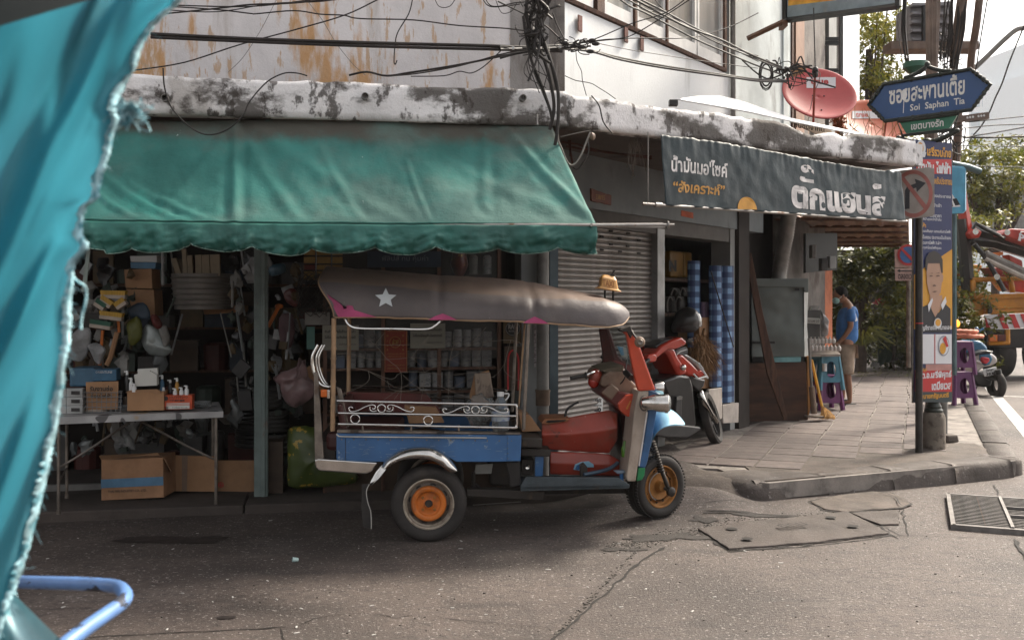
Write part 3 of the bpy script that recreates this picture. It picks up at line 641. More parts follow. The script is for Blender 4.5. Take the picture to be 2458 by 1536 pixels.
m_amber=M('amber_plastic',(.55,.30,.10),.4,vs=9,sss=.15)
m_tread=M('blue_tread_plate',(.065,.08,.09),.45,.5,vs=6,bump=1,bs=160,layers=[((.10,.07,.05),.55,.7,6,(1,1,1),8,.6)])
m_vinyl=M('dark_red_seat_vinyl',(.06,.014,.012),.5,vs=5)
m_clear=M('clear_plastic',(.75,.78,.78),.12,trans=.85,var=0,ior=1.15)
m_wind=M('windscreen_glass',(.55,.6,.6),.05,trans=.9,var=0,ior=1.02)
tuk=thing('three_wheeler_taxi','parked blue and red three wheeled taxi with grey canvas roof and white star','motor tricycle',(.25,7.1,0))
W=1.14
# --- roof
RX=[D_(750,0)[0],D_(795,0)[0],D_(900,0)[0],D_(1045,0)[0],D_(1180,0)[0],D_(1262,0)[0],D_(1360,0)[0],D_(1440,0)[0],D_(1480,0)[0],D_(1497,0)[0],D_(1502,0)[0]]
RE=[y*1.0157 for y in(748,750,750,755,760,764,769,774,768,752,742)]  # near lower edge row
RS=[y*1.0157 for y in(662,665,673,686,696,702,706,712,722,732,738)]  # shoulder row
RT=[y*1.0157 for y in(630,633,641,651,658,665,684,700,712,727,735)]  # crown row (seen at half width)
def zrow(px,py,o):k=S(px,720,0).y+o;return H-(py-CY)/F*k
def roofp(u,v):
    px=lerp(RX[0],RX[-1],u)if not isinstance(u,V)else 0
    px=RX[0]+(RX[-1]-RX[0])*(1-(1-u)**1.25)
    ze,zs,zc=zrow(px,interp(RX,RE,px),0),zrow(px,interp(RX,RS,px),.12),zrow(px,interp(RX,RT,px),.45)
    zc=max(zc,zs+.004);shr=0 if px<RX[6]else.5*(1-math.sqrt(max(0,1-((px-RX[6])/(RX[-1]-RX[6]))**2.4)))
    a=2*v-1;s=abs(a)  # -1 near, +1 far
    if s>.45:
        q=(1-s)/.55;o=.10*q**3;z=lerp(ze,zs,1-(1-q)**1.15);z+=.0
    else:
        q=1-s/.45;o=.10+(W/2-.10)*q;z=lerp(zs,zc,1-(1-q)**1.5)
    o=o+shr*(W/2-o)*.9;o=o if a<0 else W-o
    lift=-(.05 if px<RX[1]else 0)
    px2=px+(0 if px>RX[1]else(RX[1]-px)*(0.9*smooth((s-.45)/.55)))  # the rear edge slants forward towards the bottom
    p=S(px2,720,0)+AW*o;p.z=z
    wr=.006*nz(p.x*5,p.y*4,p.z*6)+.004*nz(p.x*14,p.z*12,4)
    seam=sum(-.013*math.exp(-((px2-x)/9)**2)for x in(1055,1282));p+=V((0,0,.5))*seam*(s<.9)+AW*(-seam*1.0 if a<0 else seam)+V((0,0,wr))-AW*wr
    return p
mb=MB();mb.grid(roofp,90,40);mb.m=[1 if 10<=k//90<30 else 0 for k in range(len(mb.m))];rf=obj('roof_cover',mb,[m_roof,m_rooft],tuk,sm=2,solid=.012)
mb=MB();mb.tube([roofp(i/60,0)-AW*.006 for i in range(61)],.006,6);mb.tube([roofp(0,i/40)+V((-.004,0,0))for i in range(41)],.006,6);obj('roof_piping',mb,M('tan_piping',(.34,.22,.13),.6),tuk,sm=True)
def on_roof(px,py,out=.006):  # point of the near side of the roof at a photo pixel
    best=None
    u=1-(1-max(0,min(1,(px-RX[0])/(RX[-1]-RX[0]))))**(1/1.25);lo,hi=0.0,.275
    for _ in range(18):
        m=(lo+hi)/2;p=roofp(u,m);y=CY-(p.z-H)*F/p.y
        if y>py:lo=m
        else:hi=m
    p=roofp(u,lo);q=P(px,py,p.y);return q-AW*out+V((0,0,out*.2))
cx_,cy_=D_(912,706)
star=[]
for k in range(10):
    a=-math.pi/2+k*math.pi/5;r=27 if k%2==0 else 12.5
    star.append((cx_+r*math.cos(a),cy_+r*.92*math.sin(a)))
mb=MB();vs=[on_roof(cx_,cy_,.016)]
for i in range(10):
    a,b=star[i],star[(i+1)%10]
    for k in range(4):vs.append(on_roof(lerp(a[0],b[0],k/4),lerp(a[1],b[1],k/4),.016))
mb.add(vs,[(0,1+(i+1)%40,1+i)for i in range(40)]);obj('star',mb,M('white_star_paint',(.62,.66,.68),.5,var=.05,layers=[((.12,.1,.1),.72,.75,9,(1,1,1),3,.9)]),tuk,sm=2)
for pts in(((773,695),(785,706),(797,718),(806,733),(822,722),(834,724),(838,735),(832,742),(860,744),(890,750),(800,750)),((1012,757),(1028,748),(1046,742),(1062,748),(1080,757)),((1235,764),(1250,755),(1263,749),(1280,756),(1296,766))):
    mb=MB();n=len(pts);c=(sum(p[0]for p in pts)/n,sum(p[1]for p in pts)/n);mb.add([on_roof(*D_(*c),.020)]+[on_roof(*D_(*p),.015)for p in pts],[(0,1+(i+1)%n,1+i)for i in range(n)]);obj('pink_patch',mb,m_pink,tuk,sm=2)
# roof frame: rear bow, bars
mb=MB()
for x in(800,1045,1262,1430):
    mb.tube([SD(x,752+(x-800)*.025,0)+AW*o+V((0,0,.07*math.sin(math.pi*o/W)))for o in(.02,.15,.35,.57,.8,1.0,W-.02)],.009,6)
obj('roof_bow',mb,m_dullmetal,tuk,kind='stuff')
mb=MB();mb.tube(crom([SD(815,752,.03),SD(825,768,.02),SD(850,776,.01),SD(930,777,.01),SD(1005,778,.01),SD(1027,770,.02),SD(1041,758,.03)],4),.0095,8);obj('grab_rail',mb,m_chrome,tuk,sm=True)
# posts
def post(a,b,r,mat,name='post',n=10,rings=()):
    mb=MB();mb.tube([a,b],r,n);
    for t in rings:
        c=a.lerp(b,t);d=(b-a).normalized()*.006;mb.tube([c-d,c+d],r*1.18,n)
    return obj(name,mb,mat,tuk,sm=True)
m_brass=M('tarnished_post',(.34,.22,.13),.45,.5,vs=6,layers=[((.12,.08,.055),.5,.68,7,(1,1,.6),8,.7)])
post(SD(789,752,.03),SD(786,1018,.03),.017,m_brass,rings=(.13,.27,.36,.56,.78))
post(SD(1249,764,.03),SD(1237,1016,.03),.013,m_dullmetal,rings=(.3,.7));post(SD(1249,764,1.08),SD(1237,1016,1.08),.013,m_dullmetal);post(SD(789,752,1.08),SD(786,1018,1.08),.016,m_brass)
post(SD(1240,764,.5),SD(1226,960,.5),.008,m_brass)
mb=MB();mb.extr([SD(741,880,.05),SD(751,880,.05),SD(766,1090,.05),SD(744,1100,.05)],AW*.03);obj('rear_upright',mb,m_dullmetal,tuk,bev=.004)
# chrome loops and lamp behind
for dx,o in((0,.1),(10,.45),(16,.9)):
    mb=MB();mb.tube(crom([SD(752+dx,815,o),SD(738+dx,845,o),SD(742+dx,880,o),SD(757+dx,908,o),SD(778+dx,915,o)],5),.011 if dx==0 else.008,8);obj('guard_loop',mb,m_chrome,tuk,sm=True)
mb=MB();mb.box(SD(767,929,.04),(.045,.05,.05));obj('indicator',mb,M('orange_lens',(.65,.14,.02),.25,sss=.1),tuk,bev=.008);mb=MB();mb.box(SD(778,931,.04),(.02,.055,.058));obj('indicator_base',mb,m_chrome,tuk,bev=.005)
# --- side rail
def tubep(name,pts,r,mat=m_chrome,sm=6,par=None):
    mb=MB();mb.tube(crom(pts,sm)if sm else pts,r,8);return obj(name,mb,mat,par or tuk,sm=True)
for off in(0,W-.02):
    tubep('side_rail',[S3(305,213,off),S3(800,225,off),S3(1300,236,off),S3(1740,245,off),S3(1783,252,off),S3(1790,290,off),S3(1790,395,off),S3(1780,428,off),S3(1740,434,off),S3(1200,424,off),S3(700,412,off),S3(315,405,off)],.0085)
    tubep('side_rail',[S3(315,314,off),S3(1000,325,off),S3(1787,338,off)],.0075)
mb=MB()
for x in(517,917,1310):mb.tube([S3(x,412,0),S3(x,460,0)],.007,6)
obj('rail_foot',mb,m_dullmetal,tuk,kind='stuff')
def scroll(x0,s=1):
    a=[(405+x0,275),(420+x0,265),(437+x0,272),(432+x0,290),(415+x0,298),(404+x0,285)]
    pts=[(436+x0,272),(420+x0,264),(405+x0,272),(408+x0,292),(430+x0,303),(480+x0,292),(540+x0,262),(590+x0,247),(615+x0,252),(622+x0,270),(610+x0,283),(597+x0,275)]
    p2=[(580+x0,262),(578+x0,285),(600+x0,300),(632+x0,296)]
    return pts,p2
mb=MB()
for x0 in(0,775):
    for mir in(0,1):
        for pts in scroll(0):
            q=[S3(x0+(x if not mir else 1345-x),y+x0*.016,-.002)for x,y in pts];mb.tube(crom(q,4),.0042,6)
    mb.tube([S3(x0+673+33*math.cos(a*.314),276+x0*.016+32*math.sin(a*.314),-.002)for a in range(20)],.0042,6,closed=True)
obj('scroll_work',mb,m_chrome,tuk,sm=True,kind='stuff')
for x,y in((455,363),(1058,374)):
    mb=MB();mb.tube([S3(x+38*math.cos(a*.314),y+37*math.sin(a*.314),-.002)for a in range(20)],.004,6,closed=True);obj('ring',mb,m_chrome,tuk,sm=True)
# --- tub: blue side, sills
mb=MB();mb.extr([S3(305,452,0),S3(1820,478,0),S3(1820,492,0),S3(305,478,0)],AW*.07);mb.extr([S3(305,452,W-.07),S3(1820,478,W-.07),S3(1820,492,W-.07),S3(305,478,W-.07)],AW*.07);obj('tub_sill',mb,m_dullmetal,tuk,bev=.004)
blue=[(300,480),(1828,494),(1820,712),(1500,716),(1290,716),(1230,680),(1140,632),(1010,608),(880,625),(780,668),(700,716),(318,708),(300,690)]
mb=MB();mb.extr([S3(x,y,.008)for x,y in blue],AW*.02);mb.extr([S3(x,y,W-.03)for x,y in blue],AW*.02);obj('side_panel',mb,m_blue,tuk,bev=.004)
mb=MB();mb.extr([S3(1712,498,.004),S3(1825,500,.004),S3(1818,708,.004),S3(1706,708,.004)],AW*.01);obj('corner_panel',mb,m_blue,tuk,bev=.003)
tubep('chrome_strip',[S3(300,485,.0),S3(318,500,-.002),S3(380,508,-.004),S3(900,513,-.004),S3(1540,518,-.004)],.0045,M('worn_white_trim',(.5,.48,.44),.4,.5))
mb=MB();mb.extr([S3(305,660,.03),S3(1815,675,.03),S3(1815,690,.03),S3(305,676,.03)],AW*(W-.06));mb.extr([S3(305,480,.03),S3(312,480,.03),S3(312,690,.03),S3(305,690,.03)],AW*(W-.06));mb.extr([S3(1800,500,.03),S3(1812,500,.03),S3(1812,700,.03),S3(1800,700,.03)],AW*(W-.06));obj('tub_floor',mb,m_under,tuk)
mb=MB();mb.extr([S3(374,520,.004),S3(377,520,.004),S3(377,705,.004),S3(374,705,.004)],AW*.006);obj('panel_seam',mb,m_under,tuk)
for x,y in((450,462),(1160,470),(1665,478)):mb=MB();mb.box(S3(x,y,-.006),(.05,.02,.02));mb.tube([S3(x-6,y,-.012),S3(x+6,y,-.012)],.008,6);obj('sill_clamp',mb,m_under,tuk,kind='stuff')
mb=MB()
for k in range(15):mb.ball(S3(345+100*k,530+k*.9,.006),.005,6,4)
for k in range(5):mb.ball(S3(1712+3,520+42*k,.003),.004,6,4)
obj('rivet',mb,m_dullmetal,tuk,kind='stuff')
mb=MB()
for k in range(50):x,y=random.uniform(330,1800),random.uniform(540,690);l=random.uniform(4,60);mb.tube([S3(x,y,.0065),S3(x+l,y+random.gauss(0,5),.0065)],.0009,3,caps=False)
obj('paint_scratch',mb,M('pale_scratch',(.25,.3,.36),.6),tuk,kind='stuff')
# passenger bench
mb=MB();mb.box(S3(560,470,W/2),(.42,1.0,.12));obj('seat',mb,m_vinyl,tuk,bev=.03);mb=MB();mb.extr([S3(330,470,.06),S3(390,470,.06),S3(350,230,.06),S3(300,240,.06)],AW*(W-.12));obj('backrest',mb,m_vinyl,tuk,bev=.02)
mb=MB();mb.extr([S3(385,140,.8),S3(1040,155,.8),S3(1180,315,.8),S3(385,300,.8)],AW*.02);obj('inner_board',mb,m_redd,tuk,bev=.004)
mb=MB();mb.extr([S3(300,95,.1),S3(340,115,.1),S3(405,430,.1),S3(365,440,.1)],AW*.02);obj('strut',mb,m_dullmetal,tuk,bev=.003)
# --- bumper, fender, flap
mb=MB();mb.extr([S3(120,700,-.01),S3(150,690,-.01),S3(640,722,-.01),S3(590,800,-.01),S3(540,818,-.01),S3(160,790,-.01),S3(130,765,-.01)],AW*.05);mb.extr([S3(120,700,.04),S3(150,700,.04),S3(160,785,.04),S3(130,765,.04)],AW*(W-.08));obj('bumper',mb,m_chrome,tuk,bev=.008)
mb=MB();mb.extr([S3(130,540,.1),S3(290,560,.1),S3(290,690,.1),S3(150,690,.1)],AW*.9);obj('rear_box',mb,m_under,tuk)
wc=S(*c3(1063,1068),.09);wr=.252
arcO=[(672,762),(700,715),(760,665),(850,620),(960,600),(1080,606),(1180,650),(1250,712),(1300,770)]
arcI=[(715,770),(760,738),(830,705),(920,690),(1010,688),(1100,705),(1180,755),(1240,795),(1290,798)]
def fend(u,v):
    a=crom([S3(*p,-.035)for p in arcO],5);b=crom([S3(*p,-.05)for p in arcI],5);n=len(a)-1
    i=u*n;k=min(int(i),n-1);f=i-k;pa=a[k].lerp(a[k+1],f);pb=b[k].lerp(b[k+1],f)
    if v<.5:p=pa.lerp(pb,v*2)-AW*.022*math.sin(v*2*math.pi*.9)+AW*.0;p-=AW*.004*nz(p.x*22,p.z*22)*smooth(u*3)*2;return p
    return pa+AW*((v-.5)*.34)
FA=crom([S3(*p,-.035)for p in arcO],5);FB=crom([S3(*p,-.05)for p in arcI],5)
def fend(u,v):
    n=len(FA)-1;i=u*n;k=min(int(i),n-1);f=i-k;pa=FA[k].lerp(FA[k+1],f);pb=FB[k].lerp(FB[k+1],f)
    if v>.35:
        q=(v-.35)/.65;p=pa.lerp(pb,q)-AW*.025*math.sin(q*2.9);return p-AW*.007*nz(p.x*16,p.z*16)
    return pa+AW*(.17*(1-v/.35))
mb=MB();mb.grid(fend,44,16);obj('fender',mb,m_chrome,tuk,sm=2,solid=.004)
mb=MB();mb.extr([S3(680,735,-.02),S3(715,770,-.05),S3(650,860,-.05),S3(585,915,-.05),S3(572,895,-.02),S3(625,800,-.02)],AW*.17);obj('fender_tail',mb,m_chrome,tuk,bev=.004)
mb=MB();mb.extr([S3(510,900,-.03),S3(572,900,-.04),S3(548,960,-.04),S3(560,1050,-.04),S3(585,1130,-.04),S3(590,1270,-.04),S3(520,1255,-.03),S3(505,1100,-.03)],AW*.012);obj('mud_flap',mb,m_rubber,tuk,bev=.002)
tubep('flap_edge',[S3(572,900,-.045),S3(548,960,-.045),S3(560,1050,-.045),S3(584,1130,-.045),S3(589,1268,-.045)],.003,M('pale_edge',(.4,.38,.35),.6))
# --- wheels
def wheel(c,r,ax,hubmat,rimmat,label=None,holes=8,front=False):
    ax=V(ax).normalized()  # points outwards, to the viewer
    wl='wheel';w_=.075
    mb=MB();pr=[]
    for k in range(25):
        a=math.pi*(k/24);rr=r-(.055*(1-abs(math.sin(a))**.45));pr.append((rr,-w_*math.cos(a)))
    pr=[(r*.66,-w_*.75),(r*.72,-w_*.95),(r*.84,-w_*1.02),(r*.93,-w_*.95),(r*.985,-w_*.72)]+[(r,-w_*.66),(r,-w_*.30),(r-.006,-w_*.29),(r-.006,-w_*.22),(r,-w_*.21),(r,w_*.21),(r-.006,w_*.22),(r-.006,w_*.29),(r,w_*.30),(r,w_*.66)]+[(r*.985,w_*.72),(r*.955,w_*.88),(r*.93,w_*.95),(r*.925,w_*.965),(r*.84,w_*1.02),(r*.74,w_*.98),(r*.73,w_*.955),(r*.72,w_*.95),(r*.66,w_*.75)]
    mb.lathe(pr,c,ax,56)
    t=obj(wl,mb,m_rubber,tuk,sm=True)
    mb=MB();R=r*.66
    mb.lathe([(R*1.0,w_*.78),(R*1.02,w_*.86),(R*.97,w_*.88),(R*.93,w_*.8),(R*.91,w_*.45),(R*.86,w_*.38)],c,ax,48)
    mb.lathe([(R*1.02,-w_*.8),(R*.9,-w_*.8),(R*.88,w_*.35)],c,ax,32);obj('rim',mb,rimmat,t,sm=True)
    mb=MB();mb.lathe([(R*.87,w_*.36),(R*.80,w_*.34),(R*.72,w_*.44),(R*.70,w_*.60)],c,ax,48);obj('rim_dish',mb,m_dish_ if not front else hubmat,t,sm=True)
    mb=MB();mb.lathe([(R*.71,w_*.58),(R*.67,w_*.74),(R*.60,w_*.78),(R*.50,w_*.68),(R*.46,w_*.48),(R*.40,w_*.44),(R*.22,w_*.50),(R*.20,w_*.62),(R*.17,w_*.64),(R*.155,w_*.4),(.001,w_*.38)]if not front else
                        [(R*.63,w_*.60),(R*.58,w_*.60),(R*.40,w_*.45),(R*.3,w_*.5),(R*.24,w_*1.1),(.001,w_*1.15)],c,ax,40);obj('hub',mb,hubmat,t,sm=True)
    x=ax.cross(V((0,0,1))).normalized();y=V((0,0,1))
    mb=MB()
    for k in range(holes):
        a=6.283*(k+.3)/holes;q=c+(x*math.cos(a)+y*math.sin(a))*R*.755+ax*(w_*.405)
        ex=(-x*math.sin(a)+y*math.cos(a));er=x*math.cos(a)+y*math.sin(a)
        mb.add([q+ex*(.021 if not front else.012)*math.cos(b*.524)+er*(.011 if not front else.012)*math.sin(b*.524)for b in range(12)],[list(range(12))])
    obj('rim_hole',mb,m_crack,t,kind='stuff')
    if not front:
        for k in range(4):
            a=6.283*(k+.5)/4;q=c+(x*math.cos(a)+y*math.sin(a))*R*.33;mb=MB();mb.lathe([(.010,w_*.45),(.010,w_*.6),(.006,w_*.64),(.0001,w_*.64)],q,ax,6);obj('wheel_nut',mb,m_rust2,t)
        mb=MB();mb.lathe([(R*.15,w_*.5),(.0001,w_*.5)],c,ax,16);obj('hub_hole',mb,m_under,t)
    return t
wheel(V((wc.x,wc.y,.2515)),.2515,-AW,m_orange,m_rim);wheel(V((wc.x,wc.y,.2515))+AW*(W-.2),.2515,AW,m_orange,m_rim)
fx,fy=c4(928,1275)
fd=7.22;fk=(1574-CX)/F;fc=V((fk*fd,fd,0));fz=road_z(fc.x,fc.y);fc.z=fz+.228
FA_=V((math.sin(math.radians(33)),-math.cos(math.radians(33)),0))
fwl=wheel(fc,.228,FA_,m_rust2,m_rust2,front=True,holes=12)
m_hole=M('pale_hole',(.4,.38,.34),.8)
# tread blocks on the front tyre
mb=MB();fxx=FA_.cross(V((0,0,1))).normalized()
for k in range(60):
    a=6.283*k/60;er=fxx*math.cos(a)+V((0,0,1))*math.sin(a)
    for s_ in(-.052,.052):mb.box(fc+er*.2285+FA_*s_,(.026,.012,.008),Matrix((FA_,er.cross(FA_),er)).transposed())
obj('tread_block',mb,m_rubber,fwl,kind='stuff')
# --- front fork and sky-blue mudguard
fk0=fc+FA_*.095;top=fk0+V((-.10,.02,.36))
mb=MB();mb.tube([fk0+V((.03,0,-.02)),fk0+V((-.02,0,.12))],.016,10);mb.tube([fk0+V((-.02,0,.12)),top],.012,8)
for k in range(12):
    c=(fk0+V((-.02,0,.10))).lerp(top,.05+k*.07);mb.tube([c,c+V((-.004,0,.011))],.026,12)
obj('fork',mb,m_under,tuk,sm=True)
mb=MB();mb.lathe([(.03,-.01),(.035,.02),(.02,.03),(.0001,.03)],fk0+V((.04,0,-.03)),FA_,14);mb.tube([fk0+V((.0,0,.0)),fk0+V((.06,0,-.05))],.014,8);obj('axle_arm',mb,m_under,tuk,sm=True)
gO=[S4(880,900,.3),S4(950,896,.26),S4(1010,908,.26),S4(1050,932,.3),S4(1080,964,.34)]
gI=[S4(880,1105,.24),S4(900,1045,.16),S4(935,1003,.12),S4(985,982,.12),S4(1065,975,.2)]
gOc,gIc=crom(gO,5),crom(gI,5)
def mudg(u,v):
    n=len(gOc)-1;i=u*n;k=min(int(i),n-1);f=i-k;a=gOc[k].lerp(gOc[k+1],f);b=gIc[k].lerp(gIc[k+1],f)
    if v<.5:return b.lerp(a,v*2)-AW*.04*math.sin(v*2*math.pi)
    return a+AW*(.22*(v-.5)*2)+V((0,0,.02*math.sin((v-.5)*6.28)))
mb=MB();mb.grid(mudg,24,14);obj('front_mudguard',mb,m_skyb,tuk,sm=2,solid=.005)
mb=MB();q0=S4(870,905,.22);mb.extr([S4(850,900,.22),S4(905,900,.22),S4(875,1085,.22),S4(840,1220,.22)],AW*.7);obj('nose_core',mb,m_blue,tuk,bev=.01)
# --- nose: near side strips
def poly4(name,pts,o,th,mat,bev=.004,**kw):
    mb=MB();mb.extr([S4(x,y,o)for x,y in pts],AW*th);return obj(name,mb,mat,tuk,bev=bev,**kw)
poly4('nose_trim',[(812,775),(872,775),(862,900),(832,1100),(806,1225),(795,1305),(748,1305),(740,1290),(770,1060),(785,900)],.06,.3,m_cream,.008)
poly4('nose_panel',[(875,777),(915,782),(926,800),(918,900),(893,1050),(862,1200),(850,1228),(808,1222),(838,1090),(866,900)],.075,.9,m_blue,.01)
poly4('trim_line',[(858,900),(866,900),(818,1215),(811,1215)],.055,.01,m_lett,.001)
poly4('green_corner',[(810,1225),(852,1226),(846,1270),(832,1296),(800,1305)],.07,.2,M('green_paint',(.02,.2,.07),.4),.006)
poly4('blue_cap',[(868,775),(915,783),(945,800),(925,806),(870,812)],.06,.9,M('dark_blue_cap',(.02,.05,.11),.4),.006)
poly4('nose_far',[(812,790),(872,790),(840,1100),(800,1280),(745,1280),(780,1000)],.88,.2,m_redd,.006)
poly4('leg_shield',[(690,790),(800,780),(785,1060),(742,1290),(700,1290),(725,1100)],.62,.5,m_redd,.01)
# --- pillars and windscreen
poly4('front_pillar',[(705,418),(738,405),(762,405),(790,455),(820,520),(912,772),(812,778),(798,740),(760,560),(740,450)],.05,.05,m_redb,.010)
poly4('pillar_edge',[(762,405),(776,420),(790,455),(782,455)],.04,.06,m_dullmetal,.004)
poly4('far_pillar',[(580,412),(642,410),(662,470),(690,560),(720,598),(770,625),(800,650),(802,780),(640,700),(612,640)],.98,.03,m_redd,.010)
poly4('pillar_cap',[(703,418),(765,395),(780,440),(765,470),(745,430),(712,432)],.03,.1,m_under,.006)
mb=MB();mb.extr([S4(738,412,.08),S4(744,412,.08),S4(806,640,.08),S4(800,640,.08)],AW*.92);obj('windscreen',mb,m_wind,tuk)
mb=MB();mb.add([S4(682,510,.97),S4(742,522,.97),S4(750,582,.97),S4(712,575,.97)],[(0,1,2,3)]);obj('permit_sticker',mb,m_paper,tuk);mb=MB();mb.add([S4(688,515,.968),S4(722,520,.968),S4(728,568,.968),S4(712,566,.968)],[(0,1,2,3)]);obj('permit_print',mb,M('light_blue_print',(.15,.4,.6),.5),tuk)
# mirror
mc=S4(818,490,-.05);mb=MB();mb.ball(mc,(.036,.022,.036),16,10);obj('mirror',mb,m_tand,tuk,sm=True);mb=MB();mb.lathe([(.020,-.002),(.017,.004),(.0001,.0)],mc-V((0,.021,0)),(0,-1,0),14);obj('mirror_face',mb,m_dullmetal,tuk,sm=True)
tubep('mirror_stalk',[S4(770,425,.02),S4(785,450,-.02),S4(800,470,-.04)],.007,m_under)
# --- dashboard and handlebar
poly4('dash_box',[(598,690),(640,660),(720,665),(800,745),(808,785),(790,800),(705,790),(590,745),(592,720)],.28,.7,m_tand,.02)
poly4('dash_top',[(590,655),(650,638),(728,626),(726,650),(690,690),(640,680)],.3,.5,M('dull_olive_cover',(.13,.105,.07),.6,vs=5),.01)
poly4('dash_front',[(590,790),(640,735),(705,780),(812,800),(800,850),(788,930),(742,926),(688,880),(655,850),(600,812)],.24,.5,m_redd,.014)
poly4('dash_lower',[(592,788),(650,730),(700,770),(652,830)],.225,.02,m_tand,.01)
poly4('red_panel',[(690,850),(740,800),(806,790),(800,860),(786,932),(742,926),(700,888)],.21,.4,m_redb,.01)
poly4('amber_strip',[(762,832),(768,836),(745,885),(738,880)],.205,.01,M('amber_reflector',(.6,.25,.05),.3),.001)
tubep('handlebar',[S4(500,687,.30),S4(545,668,.32),S4(620,650,.5),S4(700,645,.75),S4(745,665,.95),S4(760,680,1.0)],.011,m_chrome)
mb=MB();mb.tube([S4(415,702,.26),S4(500,687,.30)],.014,12);mb.lathe([(.026,0),(.026,.008),(.0001,.01)],S4(500,687,.30),(1,.1,.1),14);obj('hand_grip',mb,m_black,tuk,sm=True)
mb=MB();mb.tube([S4(735,668,.2),S4(768,700,.12)],.022,12);obj('hand_grip',mb,m_black,tuk,sm=True)
tubep('brake_cable',[S4(745,590,.3),S4(738,640,.25),S4(730,700,.25),S4(690,740,.3),S4(640,700,.33),S4(610,690,.33)],.005,m_black)
mb=MB();mb.ball(S4(560,690,.36),(.05,.05,.055),12,8);obj('switch_box',mb,m_red,tuk,sm=True)
mb=MB();mb.ball(S4(548,722,.36),(.04,.04,.045),12,8);obj('lamp_lens',mb,M('red_lens',(.35,.03,.02),.2),tuk,sm=True)
# --- engine cover (faceted tank) and red side casing
def shell(name,pts,o0,o1,mat,bulge,bev=.01):
    """outline at o0..o1 with a raised ridge line: list of (x,y_top,y_ridge,y_bottom)"""
    mb=MB();vs=[]
    for x,yt,yr,yb in pts:vs+=[S4(x,yt,o1),S4(x,yt,o0+bulge),S4(x,yr,o0),S4(x,yb,o0+bulge*.8),S4(x,yb,o1)]
    n=len(pts);mb.add(vs,[(i*5+j,i*5+j+1,(i+1)*5+j+1,(i+1)*5+j)for i in range(n-1)for j in range(4)]+[list(range(4,-1,-1)),[(n-1)*5+j for j in range(5)]]);return obj(name,mb,mat,tuk,bev=bev)
shell('engine_cover',[(244,965,1030,1112),(262,955,1032,1116),(400,930,1028,1126),(520,908,1018,1134),(640,888,1000,1140),(688,905,990,1060)],.30,.95,m_red,.07)
shell('engine_casing',[(292,1130,1195,1262),(400,1132,1200,1266),(560,1138,1205,1270),(640,1146,1205,1272),(700,1180,1220,1272)],.33,.8,m_red,.03)
poly4('chipped_paint',[(430,1235),(440,1205),(475,1190),(520,1186),(548,1205),(550,1222),(500,1222),(470,1242)],.322,.004,m_skyb,.001)
poly4('chipped_paint',[(440,1232),(450,1210),(480,1198),(475,1225),(455,1240)],.318,.004,m_blue,.001)
poly4('filler_frame',[(242,965),(262,940),(412,936),(392,955),(272,972)],.34,.3,M('orange_brown_frame',(.30,.12,.05),.6),.004)
poly4('filler_hollow',[(268,958),(280,948),(390,944),(375,954),(285,963)],.335,.2,m_crack,.001)
tubep('lever',[S4(380,935,.45),S4(388,895,.45),S4(410,868,.45),S4(460,840,.45)],.008,m_black)
poly4('cross_beam',[(125,1050),(250,1050),(248,1112),(125,1105)],.1,.9,m_under,.01)
poly4('cross_beam',[(120,1110),(300,1120),(295,1160),(120,1160)],.15,.8,m_under,.01)
poly4('blue_bracket',[(205,1150),(258,1155),(250,1275),(205,1275)],.2,.02,m_blue,.003)
poly4('lock_box',[(125,1175),(200,1175),(195,1270),(130,1270)],.25,.15,m_under,.01)
mb=MB();mb.lathe([(.020,0),(.014,.006),(.0001,.002)],S4(160,1220,.245),-AW,14);obj('lock_ring',mb,m_chrome,tuk,sm=True)
poly4('footboard',[(122,1330),(152,1278),(690,1282),(760,1325),(755,1345),(122,1362)],.0,.02,m_tread,.003)
mb=MB();mb.extr([S4(122,1335,0),S4(122,1355,0),S4(752,1342,0),S4(752,1325,0)],AW*.02);mb.add([S4(122,1337,-.001),S4(755,1325,-.001),S4(755,1325,-.001)+AW*.40+V((0,0,.0)),S4(122,1337,-.001)+AW*.40],[(0,1,2,3)]);obj('foot_plate',mb,m_tread,tuk,bev=.002)
poly4('pedal',[(668,1245),(730,1240),(735,1256),(690,1262)],.12,.05,M('blue_grey_pedal',(.16,.2,.25),.5,.4),.004)
tubep('pedal_arm',[S4(690,1195,.3),S4(650,1225,.25),S4(590,1245,.2),S4(490,1265,.15)],.014,M('blue_grey_tube',(.06,.09,.13),.5,.3))
poly4('pedal_bracket',[(470,1210),(492,1196),(512,1220),(515,1275),(472,1275)],.2,.05,m_under,.005)
mb=MB();mb.tube([S4(712,1250,.14),S4(712,1330,.14)],.014,8);obj('pedal_post',mb,m_blue,tuk,sm=True)
# chassis rails and axle, propeller bits
poly4('chassis_rail',[(-190,1350),(260,1362),(258,1418),(-190,1390)],.12,.08,m_under,.004)
poly4('chassis_rail',[(-190,1350),(760,1345),(760,1375),(-190,1385)],.9,.08,m_under,.004)
mb=MB();mb.tube([V((wc.x,wc.y,.25))+AW*.05,V((wc.x,wc.y,.25))+AW*.9],.035,10);mb.ball(V((wc.x,wc.y,.25))+AW*.48,.11,12,8);obj('axle',mb,m_under,tuk,sm=True)
poly4('engine_block',[(-60,1180),(110,1180),(118,1320),(60,1340),(-60,1330)],.35,.4,m_under,.02)
poly4('splash_guard',[(30,1190),(118,1190),(122,1330),(60,1340),(52,1270)],.1,.02,m_black,.006)
mb=MB();mb.tube(crom([S3(1450,900,.3),S3(1500,940,.3),S3(1620,955,.3),S3(1730,945,.3)],5),.012,8);mb.tube([S3(1430,800,.3),S3(1432,950,.3)],.014,8);obj('exhaust',mb,m_under,tuk,sm=True)
poly4('engine_plate',[(-140,1205),(-40,1200),(-50,1260),(-150,1262)],.3,.02,M('white_dirty_plate',(.3,.3,.28),.6),.004)
